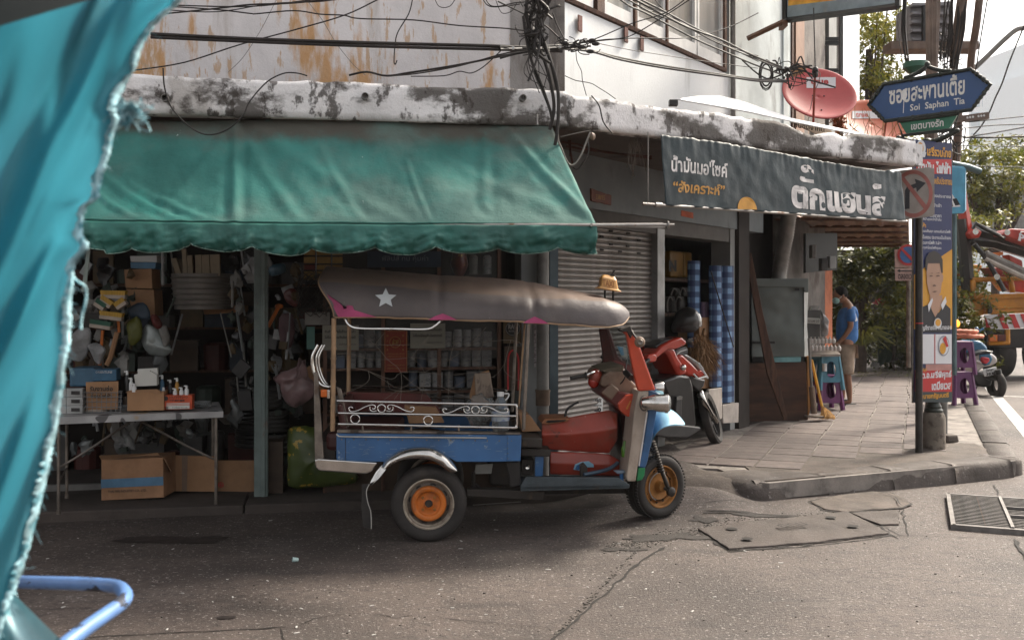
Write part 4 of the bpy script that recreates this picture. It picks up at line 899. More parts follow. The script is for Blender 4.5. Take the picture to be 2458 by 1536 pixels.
# headlight
hl=S4(833,845,-.01)+V((.0,0,0));ax=V((1,-.10,-.015)).normalized()
mb=MB();mb.lathe([(.0001,-.012),(.030,-.005),(.040,.02),(.055,.07),(.060,.13),(.060,.148),(.065,.149),(.065,.170),(.060,.174)],hl,ax,28)
hlo=obj('headlight',mb,m_chrome,tuk,sm=True);mb=MB();mb.lathe([(.060,.173),(.045,.185),(.0001,.192)],hl,ax,24);obj('lens',mb,m_clear,hlo,sm=True)
mb=MB();mb.lathe([(.055,-.001),(.055,.003),(.046,.004)],hl+ax*.012,V((.75,-.66,0)),28);obj('headlight_rim',mb,m_under,hlo,sm=True)
hl2=S4(905,760,.5);mb=MB();mb.lathe([(.0001,-.01),(.045,.0),(.055,.05),(.05,.062)],hl2,V((1,0,0)),20);obj('headlight',mb,m_chrome,tuk,sm=True)
# roof lamp reading TAXI
def b1(x,y):return(1280+.3306*x,480+.3306*y)
def T1p(x,y,o):return S(*b1(x,y),o)
mb=MB();prof=[(T1p(463,640,.30),T1p(648,668,.30)),(T1p(492,625,.31),T1p(620,650,.32)),(T1p(500,560,.34),T1p(608,585,.34)),(T1p(512,541,.37),T1p(590,552,.37))]
vs=[]
for k,(a,b)in enumerate(prof):
    dp=(.16,.13,.11,.08)[k];e=a+(b-a)*.12
    vs+=[a,b,b+AW*dp,a+AW*dp]
mb.add(vs,[(i*4+j,i*4+(j+1)%4,(i+1)*4+(j+1)%4,(i+1)*4+j)for i in range(3)for j in range(4)]+[(12,13,14,15),(3,2,1,0)])
tl_=obj('roof_lamp',mb,m_amber,tuk,bev=.010)
ctr=(prof[1][0]+prof[1][1]+prof[2][0]+prof[2][1])/4+V((-.012,-.008,0));upd=((prof[2][0]+prof[2][1])-(prof[1][0]+prof[1][1])).normalized();xd=(prof[1][1]-prof[1][0]).normalized()
fit('TAXI',lambda u,v:ctr+xd*u+upd*v-V((0,1,0))*.004+V((0,.0,0)),.085,.05,M('brown_lamp_lettering',(.28,.11,.03),.6),tl_,bold=.03)
mb=MB()
for x in(520,580):mb.tube([T1p(x,655,.36),T1p(x,668,.36),T1p(x,790,.40)],.008,6)
mb.tube(crom([T1p(560,548,.4),T1p(572,535,.4),T1p(590,512,.4)],3),.005,6);mb.box(T1p(572,548,.38),(.03,.03,.012));obj('lamp_bracket',mb,m_black,tl_,sm=True)
# loose wire net on the open side
mb=MB();m_wire=M('pale_string',(.20,.17,.14),.6,var=.2)
def cc2(x,y):return(700+.2778*x,580+.2778*y)
NET=[[(395,905),(560,895),(720,890),(900,893),(1150,888),(1280,905),(1410,875),(1540,893),(1660,868),(1895,850),(2000,890)],[(395,970),(510,968),(660,1012),(820,1018),(940,1010),(1035,1002),(1160,1015),(1270,1048),(1368,1018),(1470,1055),(1590,1035),(1690,1110)],
       [(395,1110),(540,1092),(660,1117),(860,1190),(945,1130),(1148,1127),(1360,1155),(1580,1130),(1740,1170),(1840,1055)],[(420,1325),(600,1250),(670,1190),(662,1117)],[(660,1117),(790,1190),(945,1268),(1148,1127),(1365,1020),(1540,893),(1680,740)],
       [(800,1365),(945,1268),(885,1365)],[(1195,1195),(1355,1283),(1590,1370)],[(1355,1283),(1590,1150)],[(720,890),(800,790)],[(600,810),(720,890),(830,1020),(945,1130),(940,1380)],[(1035,1002),(1100,920),(1200,800)],[(1035,1002),(1148,1127),(1118,1370)],
       [(1410,875),(1368,1018),(1355,1283),(1358,1390)],[(1895,850),(1840,1055),(1850,1130),(1950,1195),(2040,1180)],[(1590,1035),(1640,1150),(1600,1280)],[(1660,868),(1590,1035)],[(1270,1300),(1180,1310),(1120,1230),(1150,1160)],[(830,1200),(850,1270),(945,1290),(1100,1270),(1170,1180)],[(960,1150),(1050,1230),(1148,1290)]]
for L_ in NET:
    q=[S(*cc2(x,y),.03+.02*nz(x*.01,y*.01))for x,y in L_];mb.tube(crom(q,3),.0011,4,caps=False)
obj('string_net',mb,m_wire,tuk,kind='stuff')
# things riding in the tub
jug=thing('water_jug','clear plastic water jug with white cap standing in the tricycle','water jug',S3(1655,455,.12))
jb=S3(1655,460,.14);mb=MB();hgt=(460-175)*.291/F*6.6
mb.lathe([(.0001,0),(.05,0),(.058,.01),(.059,.05),(.056,.06),(.059,.07),(.059,.14),(.054,.155),(.05,.165),(.038,.20),(.024,.225),(.020,.235),(.020,.245)],jb,n=20);obj('bottle',mb,m_clear,jug,sm=True)
mb=MB();mb.lathe([(.024,0),(.024,.028),(.0001,.030)],jb+V((0,0,.235)),n=16);mb.tube(crom([jb+V((.02,0,.25)),jb+V((.055,0,.25)),jb+V((.05,0,.225)),jb+V((.03,0,.205))],4),.005,6);obj('cap',mb,m_white,jug,sm=True)
mb=MB();mb.lathe([(.0595,.07),(.0595,.135)],jb,n=24);obj('label',mb,M('jug_label',(.45,.5,.55),.5,layers=[((.15,.2,.35),.5,.55,12,(1,1,1),2,.8)]),jug,sm=True)
for nm,lb,pts,o,th,mat in(('cardboard_box','flattened brown carton lying inside the tricycle behind the rail',[(858,255),(1120,270),(1190,395),(900,400)],.5,.1,m_card),('cardboard_box','folded carton sticking up from the rear of the tricycle beside the driver',[(1800,300),(1900,335),(1992,462),(1830,470)],.35,.25,m_card),('cardboard_box','upright torn carton with print leaning near the water jug',[(1400,170),(1440,0),(1560,-40),(1590,130),(1540,260),(1410,250)],.45,.06,m_card),('newspaper_bundle','creased bundle of papers standing under the net in the tricycle',[(1440,-10),(1570,-20),(1600,180),(1450,190)],.40,.03,M('newsprint',(.22,.17,.13),.8,layers=[((.08,.06,.05),.5,.56,30,(1,1,.4),4,.7)]))):
    mb=MB();mb.extr([S3(x,y,o)for x,y in pts],AW*th);obj(nm,mb,mat,None,bev=.004,label=lb,cat='box' if 'box' in nm else 'papers')
mb=MB();mb.ball(S3(1490,300,.3),(.11,.10,.12),16,12)
for i,v in enumerate(mb.v):mb.v[i]=v+V((nz(v.x*25,v.z*25),nz(v.x*25,v.z*25,4),nz(v.x*25,v.z*25,8)))*.03
obj('plastic_bag',mb,m_clear,None,sm=2,label='crumpled clear plastic bag lying beside the water jug in the tricycle',cat='plastic bag')
mb=MB();bt=S4(730,1160,.25);mb.lathe([(.0001,0),(.022,0),(.024,.01),(.024,.06),(.012,.085),(.010,.11),(.0001,.11)],bt,n=14);obj('drink_bottle',mb,[M('green_drink',(.12,.3,.03),.2,trans=.4)],None,sm=True,label='small green drink bottle standing inside the red front of the tricycle',cat='bottle')
# ================================================================ AWNING, BANNER, CABLES, SIGNS
def c1(x,y):return(.41*x,.41*y)
def c2(x,y):return(600+.2645*x,.2645*y)
def k3(x,y):return(1200+.2645*x,.2645*y)
def k4(x,y):return(1800+.2778*x,.2778*y)
def k5(x,y):return(1340+.344*x,280+.344*y)
def k6(x,y):return(1860+.3968*x,400+.3968*y)
awn=thing('green_awning','long green tarpaulin awning with scalloped valance hanging over the hardware shop','awning',(-1,6.5,2.8))
creases=[((.33,.02),(.30,.99),.020,.022),((.33,.05),(.17,.8),.012,.03),((.33,.05),(.42,.9),.012,.03),((.05,.55),(.2,1),.012,.02),((.0,.62),(.12,1),.010,.015),((.10,.6),(.26,1),.009,.016),((.36,.05),(.62,.95),.008,.03),((.86,.05),(.80,.8),.010,.02),((.90,.02),(.99,.9),.012,.02),((.70,.15),(.93,.85),.007,.03),((.5,.3),(.55,1),.007,.02),((.67,.4),(.68,1),.007,.012),((.78,.02),(.66,.5),.006,.03)]
def dseg(u,v,a,b):
    au,av,bu,bv=a[0]*5,a[1],b[0]*5,b[1];x,y=u*5,v;L2=(bu-au)**2+(bv-av)**2;t=max(0,min(1,((x-au)*(bu-au)+(y-av)*(bv-av))/L2));return math.hypot(x-au-t*(bu-au),y-av-t*(bv-av)),t
def awp(u,v):
    top=P(lerp(195,1320,u),lerp(284,292,u)+6*math.sin(u*9),lerp(6.62,7.1,u));bot=P(lerp(190,1432,u),lerp(531,541,u)+3*math.sin(u*3.1),lerp(5.95,6.25,u))
    p=top.lerp(bot,v);n=V((.1,-.55,.8));h=-.05*math.sin(math.pi*v)*(.5+.5*math.sin(u*math.pi*3)**2)
    for a,b,am,w_ in creases:
        d,t=dseg(u,v,a,b);h+=1.15*(am*math.exp(-(d/(w_*1.9))**2)*(1-.3*t)-am*.5*math.exp(-((d-w_*4.2)/(w_*2.2))**2))
    h+=.022*nz(u*9,v*2,2)+.008*nz(u*26,v*4,5)+.0035*nz(u*80+v*9,v*14,7)
    return p+n*h*min(1,6*v+.1)*min(1,(1-v)*8+.15)
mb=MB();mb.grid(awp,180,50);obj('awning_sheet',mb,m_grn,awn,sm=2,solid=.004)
def valp(u,v):
    t=awp(u,1);sc=abs(math.sin(u*math.pi*8.5+.4))**.6;drop=(.150+.035*nz(u*6,1)+.05*sc)*(.9 if u>.05 else.8);fold=.8*math.sin(u*58+4*nz(u*11,4))+2.0*nz(u*38,v*2,2)+1.4*abs(nz(u*90,v*4,6))+1.2*nz(u*60+v*7,v*5,16)
    pin=math.exp(-((u-.305)/.012)**2)
    return t+V((.0,-.015-.028*fold*v-.02*math.sin(v*3)-.03*pin*v,-drop*v))+V((.02*nz(u*14,v*2,9)*v,0,0))
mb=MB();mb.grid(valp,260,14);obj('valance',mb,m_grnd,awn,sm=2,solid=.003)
mb=MB();mb.tube([valp(i/200,1)for i in range(201)],.0035,5);obj('valance_hem',mb,M('pale_frayed_hem',(.2,.3,.26),.7),awn,sm=True)
mb=MB();mb.tube([awp(i/200,.985)+V((0,-.012,0))for i in range(201)],.007,5);obj('seam',mb,m_grnd,awn,sm=True)
sidep=lambda u,v:awp(1,v).lerp(awp(1,v)+V((.035*math.sin(v*3),.16,-.02)),u)
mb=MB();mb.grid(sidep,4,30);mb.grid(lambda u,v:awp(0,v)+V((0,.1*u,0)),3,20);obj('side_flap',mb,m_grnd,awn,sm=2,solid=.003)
mb=MB();mb.tube([P(205,536,6.02),P(1430,541,6.24),P(1592,540,6.28)],.0125,10);mb.tube([P(1588,540,6.28),P(1618,540,6.29)],.009,10);obj('roller_pipe',mb,m_steel,awn,sm=True)
mb=MB();mb.tube([P(1430,545,6.30),P(1596,546,6.33)],.004,6);obj('thin_rod',mb,m_steel,awn,sm=True)
mb=MB();mb.lathe([(.009,-.004),(.024,-.004),(.024,.004),(.009,.004)],P(1604,540,6.286),(1,0,0),14);obj('end_ring',mb,m_steel,awn,sm=True)
for px in(210,560,1290):
    mb=MB();a=P(px,300,6.75);mb.tube([a,a+V((0,.05,.08))],.006,6);b=P(lerp(215,1420,(px-210)/1080),540,6.1);mb.tube([b,V((b.x*1.12,7.6,2.1))],.010,8);obj('awning_arm',mb,m_steel,awn,sm=True)
mb=MB();mb.extr([P(215,548,6.02),P(222,548,6.02),P(205,700,6.0),P(195,700,6.0)],(0,.01,0));obj('tie_strap',mb,M('dusty_strap',(.16,.19,.17),.7),awn)

# dark printed banner on the right canopy edge
ban=thing('shop_banner','dark blue grey vinyl shop banner with white and yellow lettering under the ledge','banner',V((2.2,8.0,2.3)))
bl0,bl1=LC.lerp(LE,.215),LC.lerp(LE,.935)
def bz(u):return lerp(2.845,2.755,smooth(u*1.2-.1))+.012*nz(u*40,3),lerp(2.305,2.312,u)
def bpt(u,v,out=0):
    zt,zb=bz(u);p=bl0.lerp(bl1,u)+LNo*(.03+.05*v);p.z=lerp(zt,zb,v)
    w_=.006*nz(u*16,v*3,1)+.004*nz(u*40,v*5,4)+.014*math.exp(-v*7)*nz(u*70,2,v)+.008*nz(u*22+v*2,v*2,8)
    return p+LNo*(w_+out)
mb=MB();mb.grid(bpt,170,34);obj('banner_sheet',mb,m_bann,ban,sm=2,solid=.002)
BW=(bl1-bl0).length
def bfit(s,px0,py0,px1,py1,mat,bold=.02,shear=0,**kw):
    def uv(px,py):
        k=(px-CX)/F;d=bl1-bl0;t=(k*bl0.y-bl0.x)/(d.x-k*d.y);y=bl0.y+d.y*t;z=H-(py-CY)/F*y;zt,zb=bz(t);return t,(zt-z)/(zt-zb)
    u0,v0=uv(px0,py0);u1,v1=uv(px1,py1);uc,vc=(u0+u1)/2,(v0+v1)/2;slope=kw.pop('sl',0)
    return fit(s,lambda a,b:bpt(uc+a,vc-b+slope*a,.004),abs(u1-u0),abs(v1-v0),mat,ban,bold=bold,shear=shear,**kw)
q=k5(755,275)+k5(1150,430);bfit("น้ำมันมอ'ไซค์",*q,m_lett,.025,.15,sl=.1)
q=k5(760,450)+k5(1118,560);bfit('“สังเคราะห์”',*q,m_letty,.025,.15)
bfit('ตกแฮนส',1884,446,2112,520,m_lett,.05,.05,sl=.10)
bfit('ั',1908,424,1942,442,m_lett,.04);bfit('๊',1912,396,1944,420,m_lett,.05);bfit('์',2082,442,2104,458,m_lett,.05)
mb=MB();ce=[]
for k in range(22):
    a=math.pi*k/21;px,py=k5(1266+66*math.cos(a),655-88*math.sin(a));kk=(px-CX)/F;d=bl1-bl0;t=(kk*bl0.y-bl0.x)/(d.x-kk*d.y);y=bl0.y+d.y*t;z=H-(py-CY)/F*y;zt,zb=bz(t);ce.append(bpt(t,min(.985,(zt-z)/(zt-zb)),.006))
mb.add(ce,[list(range(len(ce)))]);obj('orange_sun_print',mb,M('orange_print',(.50,.24,.03),.6,vs=9),ban)
mb=MB();z0=2.31;a,b=bl0.lerp(bl1,-.075)+LNo*.07,bl0.lerp(bl1,1.01)+LNo*.07;mb.tube([a+V((0,0,z0)),b+V((0,0,z0-.002))],.012,10);obj('bottom_pipe',mb,m_steel,ban,sm=True)
mb=MB();q=bl0.lerp(bl1,-.022)+LNo*.07+V((0,0,z0));mb.tube([q-LD*.03,q+LD*.03],.02,10);obj('pipe_cap',mb,m_steel,ban,sm=True)
q=bl0.lerp(bl1,-.05)+LNo*.05;mb=MB();mb.tube([q+V((0,0,2.31)),q+V((0,0,2.85))],.004,5);obj('rope',mb,m_cablel,ban)
# house number board, red slip, notices on the pier
az=math.atan2(RU.y,RU.x)
def wallpt(px,py,o=.0,c=RC):t=tr(px,o,c);q=rw(t,0,o,c);q.z=H-(py-CY)/F*q.y;return q
a_,b_=wallpt(1416,470,.012),wallpt(1464,480,.012)
nb=thing('house_number_board','small jagged wooden board carved with the house number above the shutter','number sign',wallpt(1440,490,.01))
mb=MB();pts=[]
for k in range(9):t=k/8;pts.append(wallpt(lerp(1416,1464,t),lerp(453,470,t)+random.uniform(-1,1),.004))
for k in range(9):t=1-k/8;pts.append(wallpt(lerp(1417,1464,t),lerp(483,493,t)+random.uniform(-1,1),.004))
mb.extr(pts,RN*.015);obj('board',mb,M('red_brown_board',(.17,.045,.02),.6,vs=9),nb)
fit('338/15',plane_fn(wallpt(1441,474,.024),RU,(0,0,1),.0),.155,.045,m_letty,nb,bold=.02)
mb=MB();mb.extr([wallpt(1635,505,.004),wallpt(1664,511,.004),wallpt(1664,525,.004),wallpt(1635,519,.004)],RN*.002);obj('red_paper_slip',mb,M('orange_red_paper',(.6,.11,.03),.7),None,label='orange red paper slip stuck to the lintel under the dark banner',cat='paper slip')
m_print=M('faint_print',(.5,.45,.45),.8,layers=[((.12,.08,.1),.52,.56,60,(1,1,1.5),3,.8)])
for px0,px1,py0,py1,lb in((1282,1287,770,880,'narrow printed strip pasted on the pier behind the rain pipe'),(1311,1320,775,868,'narrow printed notice pasted on the pier beside the blue column')):
    mb=MB();t0,t1=tl(px0,.004),tl(px1,.004);z0,z1=H-(py1-CY)/F*8.2,H-(py0-CY)/F*8.2;mb.extr([lw(t0,z0,.003),lw(t1,z0,.003),lw(t1,z1,.003),lw(t0,z1,.003)],LN*.002);obj('pasted_notice',mb,m_print,None,label=lb,cat='notice')
# ---- cables
def cable(pts,d0,d1,r,label,mat=None,group='black cables strung along the upper walls',name='cable',n=5,par=None,sides=6):
    x0,x1=pts[0][0],pts[-1][0];L=len(pts);q=[]
    for i,p in enumerate(pts):q.append(P(p[0],p[1],p[2]if len(p)>2 else lerp(d0,d1,i/(L-1))))
    mb=MB();mb.tube(crom(q,n),r,sides,caps=False)
    if par:return obj(name,mb,mat or m_cable,par,sm=2)
    return obj(name,mb,mat or m_cable,None,sm=2,label=label,cat='cable',group=group)
def cl(f,*p):return[f(*q)for q in p]
cable([(362,82),(630,95),(900,104),(1180,111),(1260,117),(1350,122)],7.0,7.2,.0125,'thick black twin cable running straight across the stained wall, upper strand')
cable([(362,90),(630,102),(900,112),(1180,119),(1260,121),(1350,124)],7.0,7.2,.011,'thick black twin cable running straight across the stained wall, lower strand')
cable(cl(c2,(-1050,640),(-600,570),(-100,410),(400,275),(860,140),(1160,0),(1400,-110)),7.2,7.3,.005,'thin black wire climbing diagonally across the orange stains from the torn blue tarp')
cable(cl(c2,(-750,60),(-300,90),(0,125),(60,128),(400,100),(640,132),(850,142),(1000,172),(1480,184),(1900,235),(2340,262),(2600,300)),7.3,7.3,.005,'wavy thin black wire above the thick twin cable')
cable(cl(c2,(-900,140),(-300,80),(0,45),(400,30),(850,-20)),7.2,7.2,.006,'black wire rising gently at the very top of the stained wall')
cable(cl(c2,(-700,50),(0,62),(560,0),(700,-20)),7.3,7.3,.005,'second black wire crossing near the top of the stained wall');cable(cl(c2,(-800,90),(-300,110),(200,35),(600,20),(820,-5)),7.3,7.3,.004,'fine black wire nearly level at the top of the stained wall')
cable(cl(c2,(1475,0),(1440,130),(1340,300),(1315,430),(1308,560),(1320,585),(1335,550)),7.3,7.3,.0045,'cut black wire dangling with a hooked end over the orange stain')
cable(cl(c2,(515,0),(560,60),(660,190),(780,390),(880,520),(960,610),(1050,685)),7.4,7.4,.0025,'pale thin wire slanting down to the mouldy ledge',m_cablel)
cable(cl(c2,(240,0),(180,120),(90,290),(-60,520),(-200,660)),7.4,7.4,.0022,'pale thin wire slanting the other way near the torn tarp',m_cablel)
cable(cl(c2,(900,685),(1060,655),(1240,690),(1460,660),(1900,590),(2340,500),(2650,450)),7.2,7.1,.008,'sagging bundled cable rising from the ledge to the corner knot')
cable(cl(c2,(1240,692),(1500,672),(1900,600),(2344,480),(2650,445)),7.15,7.05,.005,'thinner wire following the sagging bundled cable');cable(cl(c2,(1460,695),(1760,690),(1900,650),(2010,665),(2130,600),(2280,460)),7.1,7.0,.004,'loose black wire dipping beneath the sagging bundle above the ledge')
cable([c1(955,400),c1(965,520),c1(1010,640),c1(1120,750),c1(1220,790),c1(1330,760),c1(1420,680),c2(0,920),c2(150,750),c2(300,670),c2(420,665),c2(520,690)],6.45,6.6,.005,'black cable hanging in a big loop over ledge and green awning')
cable(cl(c2,(1680,0),(1710,55),(1760,72),(1820,55),(1860,0)),7.2,7.2,.003,'small black wire loop at the top edge over the stained wall')
for i,(pts,r)in enumerate([([(2118,0),(2150,45),(2210,66),(2344,55),(2450,40)],.004),([(2130,-20),(2180,50),(2260,60),(2400,30),(2520,20)],.004),([(2230,0),(2270,100),(2310,125),(2380,100),(2420,30)],.003)]):
    cable(cl(c2,*pts),7.1,7.1,r,('widest','middle','smallest, lowest hanging')[i]+' black wire loop curling beside the upper corner knot',group='wire loops beside the corner knot')
bun=thing('cable_bundle','thick tangled bundle of black cables hanging down the corner over the ledge','cable bundle',P(1300,300,6.85))
ST=[[(250,-40),(240,140),(300,330),(400,540),(470,800),(490,1000),(452,1180)],[(400,-40),(330,250),(440,500),(500,720),(532,900),(520,1200),(498,1320)],[(212,150),(240,350),(290,560),(380,780),(460,1020),(472,1120)],[(350,240),(480,620),(530,850),(528,1100),(505,1300)],
      [(470,-30),(390,180),(340,300),(285,480),(300,600),(360,760),(440,960),(480,1100)],[(440,-30),(370,200),(300,400),(280,520)],[(330,-20),(280,160),(260,300),(290,420)],[(300,-20),(420,80),(380,200),(300,320)]]
for i,pts in enumerate(ST):cable(cl(k3,*pts),6.78,6.85,(.013,.013,.011,.013,.010,.016,.014,.016)[i],None,name='strand',par=bun)
random.seed(3);mb=MB()
for k in range(26):
    cx,cy=random.gauss(330,70),random.uniform(-60,470);pts=[];a0=random.random()*6.28;r=random.uniform(35,120)
    for j in range(7):a=a0+j*random.uniform(.5,.9);pts.append(P(*k3(cx+r*math.cos(a)*.8,cy+r*1.2*math.sin(a)),6.8+random.uniform(-.05,.1)))
    mb.tube(crom(pts,4),random.choice((.003,.004,.006)),5,caps=False)
for k in range(8):
    pts=[P(*k3(random.uniform(240,330),random.uniform(350,500)),6.8),P(*k3(random.uniform(220,440),random.uniform(550,700)),6.75),P(*k3(random.uniform(260,500),random.uniform(700,900)),6.8)];mb.tube(crom(pts,5),.003,5,caps=False)
obj('tangled_wire',mb,m_cable,bun,kind='stuff')
mb=MB()
for k in range(30):
    a=P(*k3(380+60*random.random()-40,-10+random.random()*380),6.76);b=a+V((random.gauss(0,.06),random.gauss(0,.03),random.gauss(0,.12)));mb.tube(crom([a,a.lerp(b,.5)+V((random.gauss(0,.03),0,random.gauss(0,.03))),b],4),random.choice((.008,.011,.005)),6)
obj('knot',mb,m_cable,bun,kind='stuff')
mb=MB()
for x,y in((120,440),(345,430),(545,430)):mb.box(P(*k3(x,y),6.95),(.018,.018,.02))
obj('white_clip',mb,m_white,bun,kind='stuff')
cor='cables crossing in front of the pale wall and windows'
RCB=[([(-20,15),(220,130),(420,240),(600,400),(720,410)],.005),([(0,425),(300,420),(560,410),(740,390),(850,378),(1180,350),(1500,352),(1700,345),(1860,320),(2100,240),(2344,120)],.005),
       ([(0,450),(280,445),(600,440),(820,462),(1100,530),(1500,605),(2080,690),(2344,725),(2600,735)],.011),([(300,450),(620,448),(850,475),(1100,545),(1500,620),(2080,700),(2344,738),(2600,745)],.009),([(0,530),(200,480),(560,440),(760,420)],.009),
       ([(1700,-20),(1500,120),(1200,215),(880,350),(700,400),(560,420)],.004),([(1720,0),(1500,145),(1180,330),(950,362),(800,380)],.004),([(890,395),(1180,455),(1500,505),(1900,565),(2344,622)],.003),
       ([(1080,-10),(1180,60),(1300,110),(1540,235),(1800,370),(2100,500),(2344,602),(2560,680)],.007),([(1190,-20),(1450,120),(1700,250),(2000,360),(2200,460),(2344,535),(2560,620)],.008),([(1240,-20),(1500,110),(1760,250),(2100,410),(2344,525),(2560,610)],.007),([(1130,-20),(1400,130),(1650,220),(1950,380),(2344,545),(2560,630)],.006),
       ([(1270,30),(1300,90),(1500,130),(1800,290),(2100,440),(2344,560)],.004),([(1390,-20),(1500,100),(1700,240),(2000,400),(2344,510)],.004),([(590,690),(680,730),(740,742),(830,760),(900,800),(980,850),(1050,900)],.003),([(690,475),(700,560),(740,650),(750,740),(785,870)],.003),
       ([(830,870),(900,960),(940,1110),(1020,1210)],.005),([(480,120),(520,230),(580,350)],.004)]
RCL=['black wire passing level above the joint knot towards the windows','long wire sagging level then rising to the signboard arm','thick cable sweeping down across the pale wall, upper of the pair','thick cable sweeping down across the pale wall, lower of the pair','cable joining the corner bundle to the joint knot','wire climbing steeply from the joint knot past the second window','wire climbing steeply past the third window','fine wire sloping gently between thick pair and windows','lowest cable of the fan slanting before the windows','thickest cable of the fan slanting before the windows','topmost cable of the fan slanting before the windows','second lowest cable of the fan before the windows','thin bent wire inside the fan of cables','thin straight wire inside the fan of cables','thin wire drooping from the corner pier to the ledge','thin wire hanging straight down on the pale wall','cut cable end drooping over the front of the ledge','short wire end dangling beside the corner pier']
for i,(pts,r)in enumerate(RCB):cable(cl(k3,*pts),6.95,7.0 if pts[-1][0]<1100 else 9.2,r,RCL[i],group=cor)
random.seed(5);mb=MB()
for k in range(22):
    cx,cy=random.gauss(700,80),random.gauss(400,25);a0=random.random()*6.28;r=random.uniform(20,80);pts=[P(*k3(cx+r*math.cos(a0+j*.8),cy+r*.5*math.sin(a0+j*.8)),6.93)for j in range(6)];mb.tube(crom(pts,3),random.choice((.003,.004)),5,caps=False)
for x,y in((590,395),(840,370),(870,400),(820,470),(740,430)):mb.ball(P(*k3(x,y),6.93),(.03,.012,.015),8,6)
obj('cable_joint',mb,m_cable,None,label='tangled knot of cable joints right of the corner pier',cat='cable joint')
mb=MB()
for k in range(7):
    r=random.uniform(55,90);mb.tube([P(*k4(140+.7*r*math.cos(a*.4)+3*nz(k,a),650+1.5*r*math.sin(a*.4)),9.2)for a in range(16)],.004,5,closed=True)
obj('cable_coil',mb,m_cable,None,label='spare loops of black cable coiled in front of the white corner wall',cat='cable coil')
mb=MB()
for k in range(26):
    a=P(*k4(330+random.gauss(0,60),620+random.gauss(0,28)),9.3);b=a+V((random.gauss(.1,.15),random.gauss(0,.05),random.gauss(0,.06)));mb.tube(crom([a,a.lerp(b,.5)+V((0,0,random.gauss(0,.06))),b],4),random.choice((.004,.008)),5,caps=False)
obj('cable_tangle',mb,m_cable,None,label='messy cable tangle behind the nearer red satellite dish',cat='cable tangle')
mb=MB();mb.extr([P(*k4(360,600),9.7),P(*k4(400,545),9.7),P(*k4(495,590),9.7),P(*k4(480,620),9.7),P(*k4(400,650),9.7)],(0,.1,0));obj('torn_carton',mb,m_card,None,label='torn piece of carton caught in the cables above the satellite dish',cat='carton scrap')
# under the ledge: cable, insulator, hanging scraps
cable(cl(k3,(820,1200),(780,1300),(740,1400),(690,1480),(640,1500),(600,1450),(560,1350),(530,1280),(525,1200)),7.0,6.9,.007,'grey cable drooping in a loop beneath the ledge corner',m_cablel,group='wires under the ledge');cable(cl(k3,(800,1280),(800,1400),(740,1500),(700,1540),(660,1520)),7.2,7.2,.006,'dark cable drooping behind the grey loop under the ledge',group='wires under the ledge')
cable(cl(k3,(550,1245),(700,1210),(830,1185)),7.1,7.1,.004,'frayed rope tied level under the ledge corner',m_cablel,group='wires under the ledge')
mb=MB()
for pts in(((640,1130),(640,1420)),((560,1290),(700,1310),(900,1370),(1380,1440)),((600,1330),(1000,1390),(1380,1420)),((880,1180),(880,1260)),((560,1200),(620,1250),(660,1500)),((560,1160),(900,1170))):mb.tube([P(*k3(*p),7.9)for p in pts],.009,5,caps=False)
obj('old_bracket',mb,m_rust,None,label='old dark metal brackets and bars under the ledge corner',cat='bracket')
mb=MB();mb.lathe([(.01,-.02),(.02,-.015),(.03,0),(.02,.015),(.01,.02)],P(*k3(840,1240),6.95),(1,0,.2),14);obj('insulator',mb,m_tand,None,sm=True,label='small round ceramic insulator hanging under the ledge',cat='insulator')
mb=MB();random.seed(9)
for k in range(34):
    a=P(*k3(1200+random.gauss(20,25),1180+random.random()*130),7.6);b=a+V((random.gauss(0,.03),0,-random.uniform(.03,.32 if k%4==0 else.1)));mb.tube(crom([a,a.lerp(b,.5)+V((random.gauss(0,.02),0,0)),b],3),.003,4,caps=False)
obj('frayed_rope_tuft',mb,M('old_rope',(.12,.095,.075),.9),None,label='frayed rope and rag tuft hanging under the ledge left of the dark banner',cat='rope')
# tarpaulin roll and junction box on the ledge
mb=MB();mb.box(P(*k3(1573,938),8.0),(.07,.06,.05));obj('junction_box',mb,m_black,None,bev=.006,label='small black box on top of the ledge above the dark banner',cat='junction box')
def sheet(u,v):
    px=lerp(1627,2195,u);top=interp([1627,1670,1724,1780,1900,2195],[239,232,230,243,285,348],px);bot=interp([1627,1720,1800,1900,2040,2195],[240,256,270,292,320,352],px)
    d=lerp(8.0,9.3,u);return P(px,lerp(bot,top,v),d+.4*v*math.sin(math.pi*min(1,u*1.3)))
mb=MB();mb.grid(sheet,50,8);obj('white_tarpaulin',mb,M('white_sheet',(.75,.76,.76),.5,var=.04),None,sm=2,solid=.01,label='white plastic sheet bulging over the far part of the ledge',cat='tarpaulin')
mb=MB();mb.extr([P(1893,290,9.0),P(1990,306,9.3),P(1998,318,9.3),P(1960,322,9.2),P(1925,306,9.1)],(0,.02,0));sg=obj('buff_board',mb,M('buff_board',(.34,.25,.17),.7),None,label='buff board with black Thai lettering lying behind the broken ledge',cat='board');fit('เกินขีดจำกัด',lambda u,v:P(1940+u,304+u*.16-v,9.0),78,15,m_ink,sg,bold=.02)
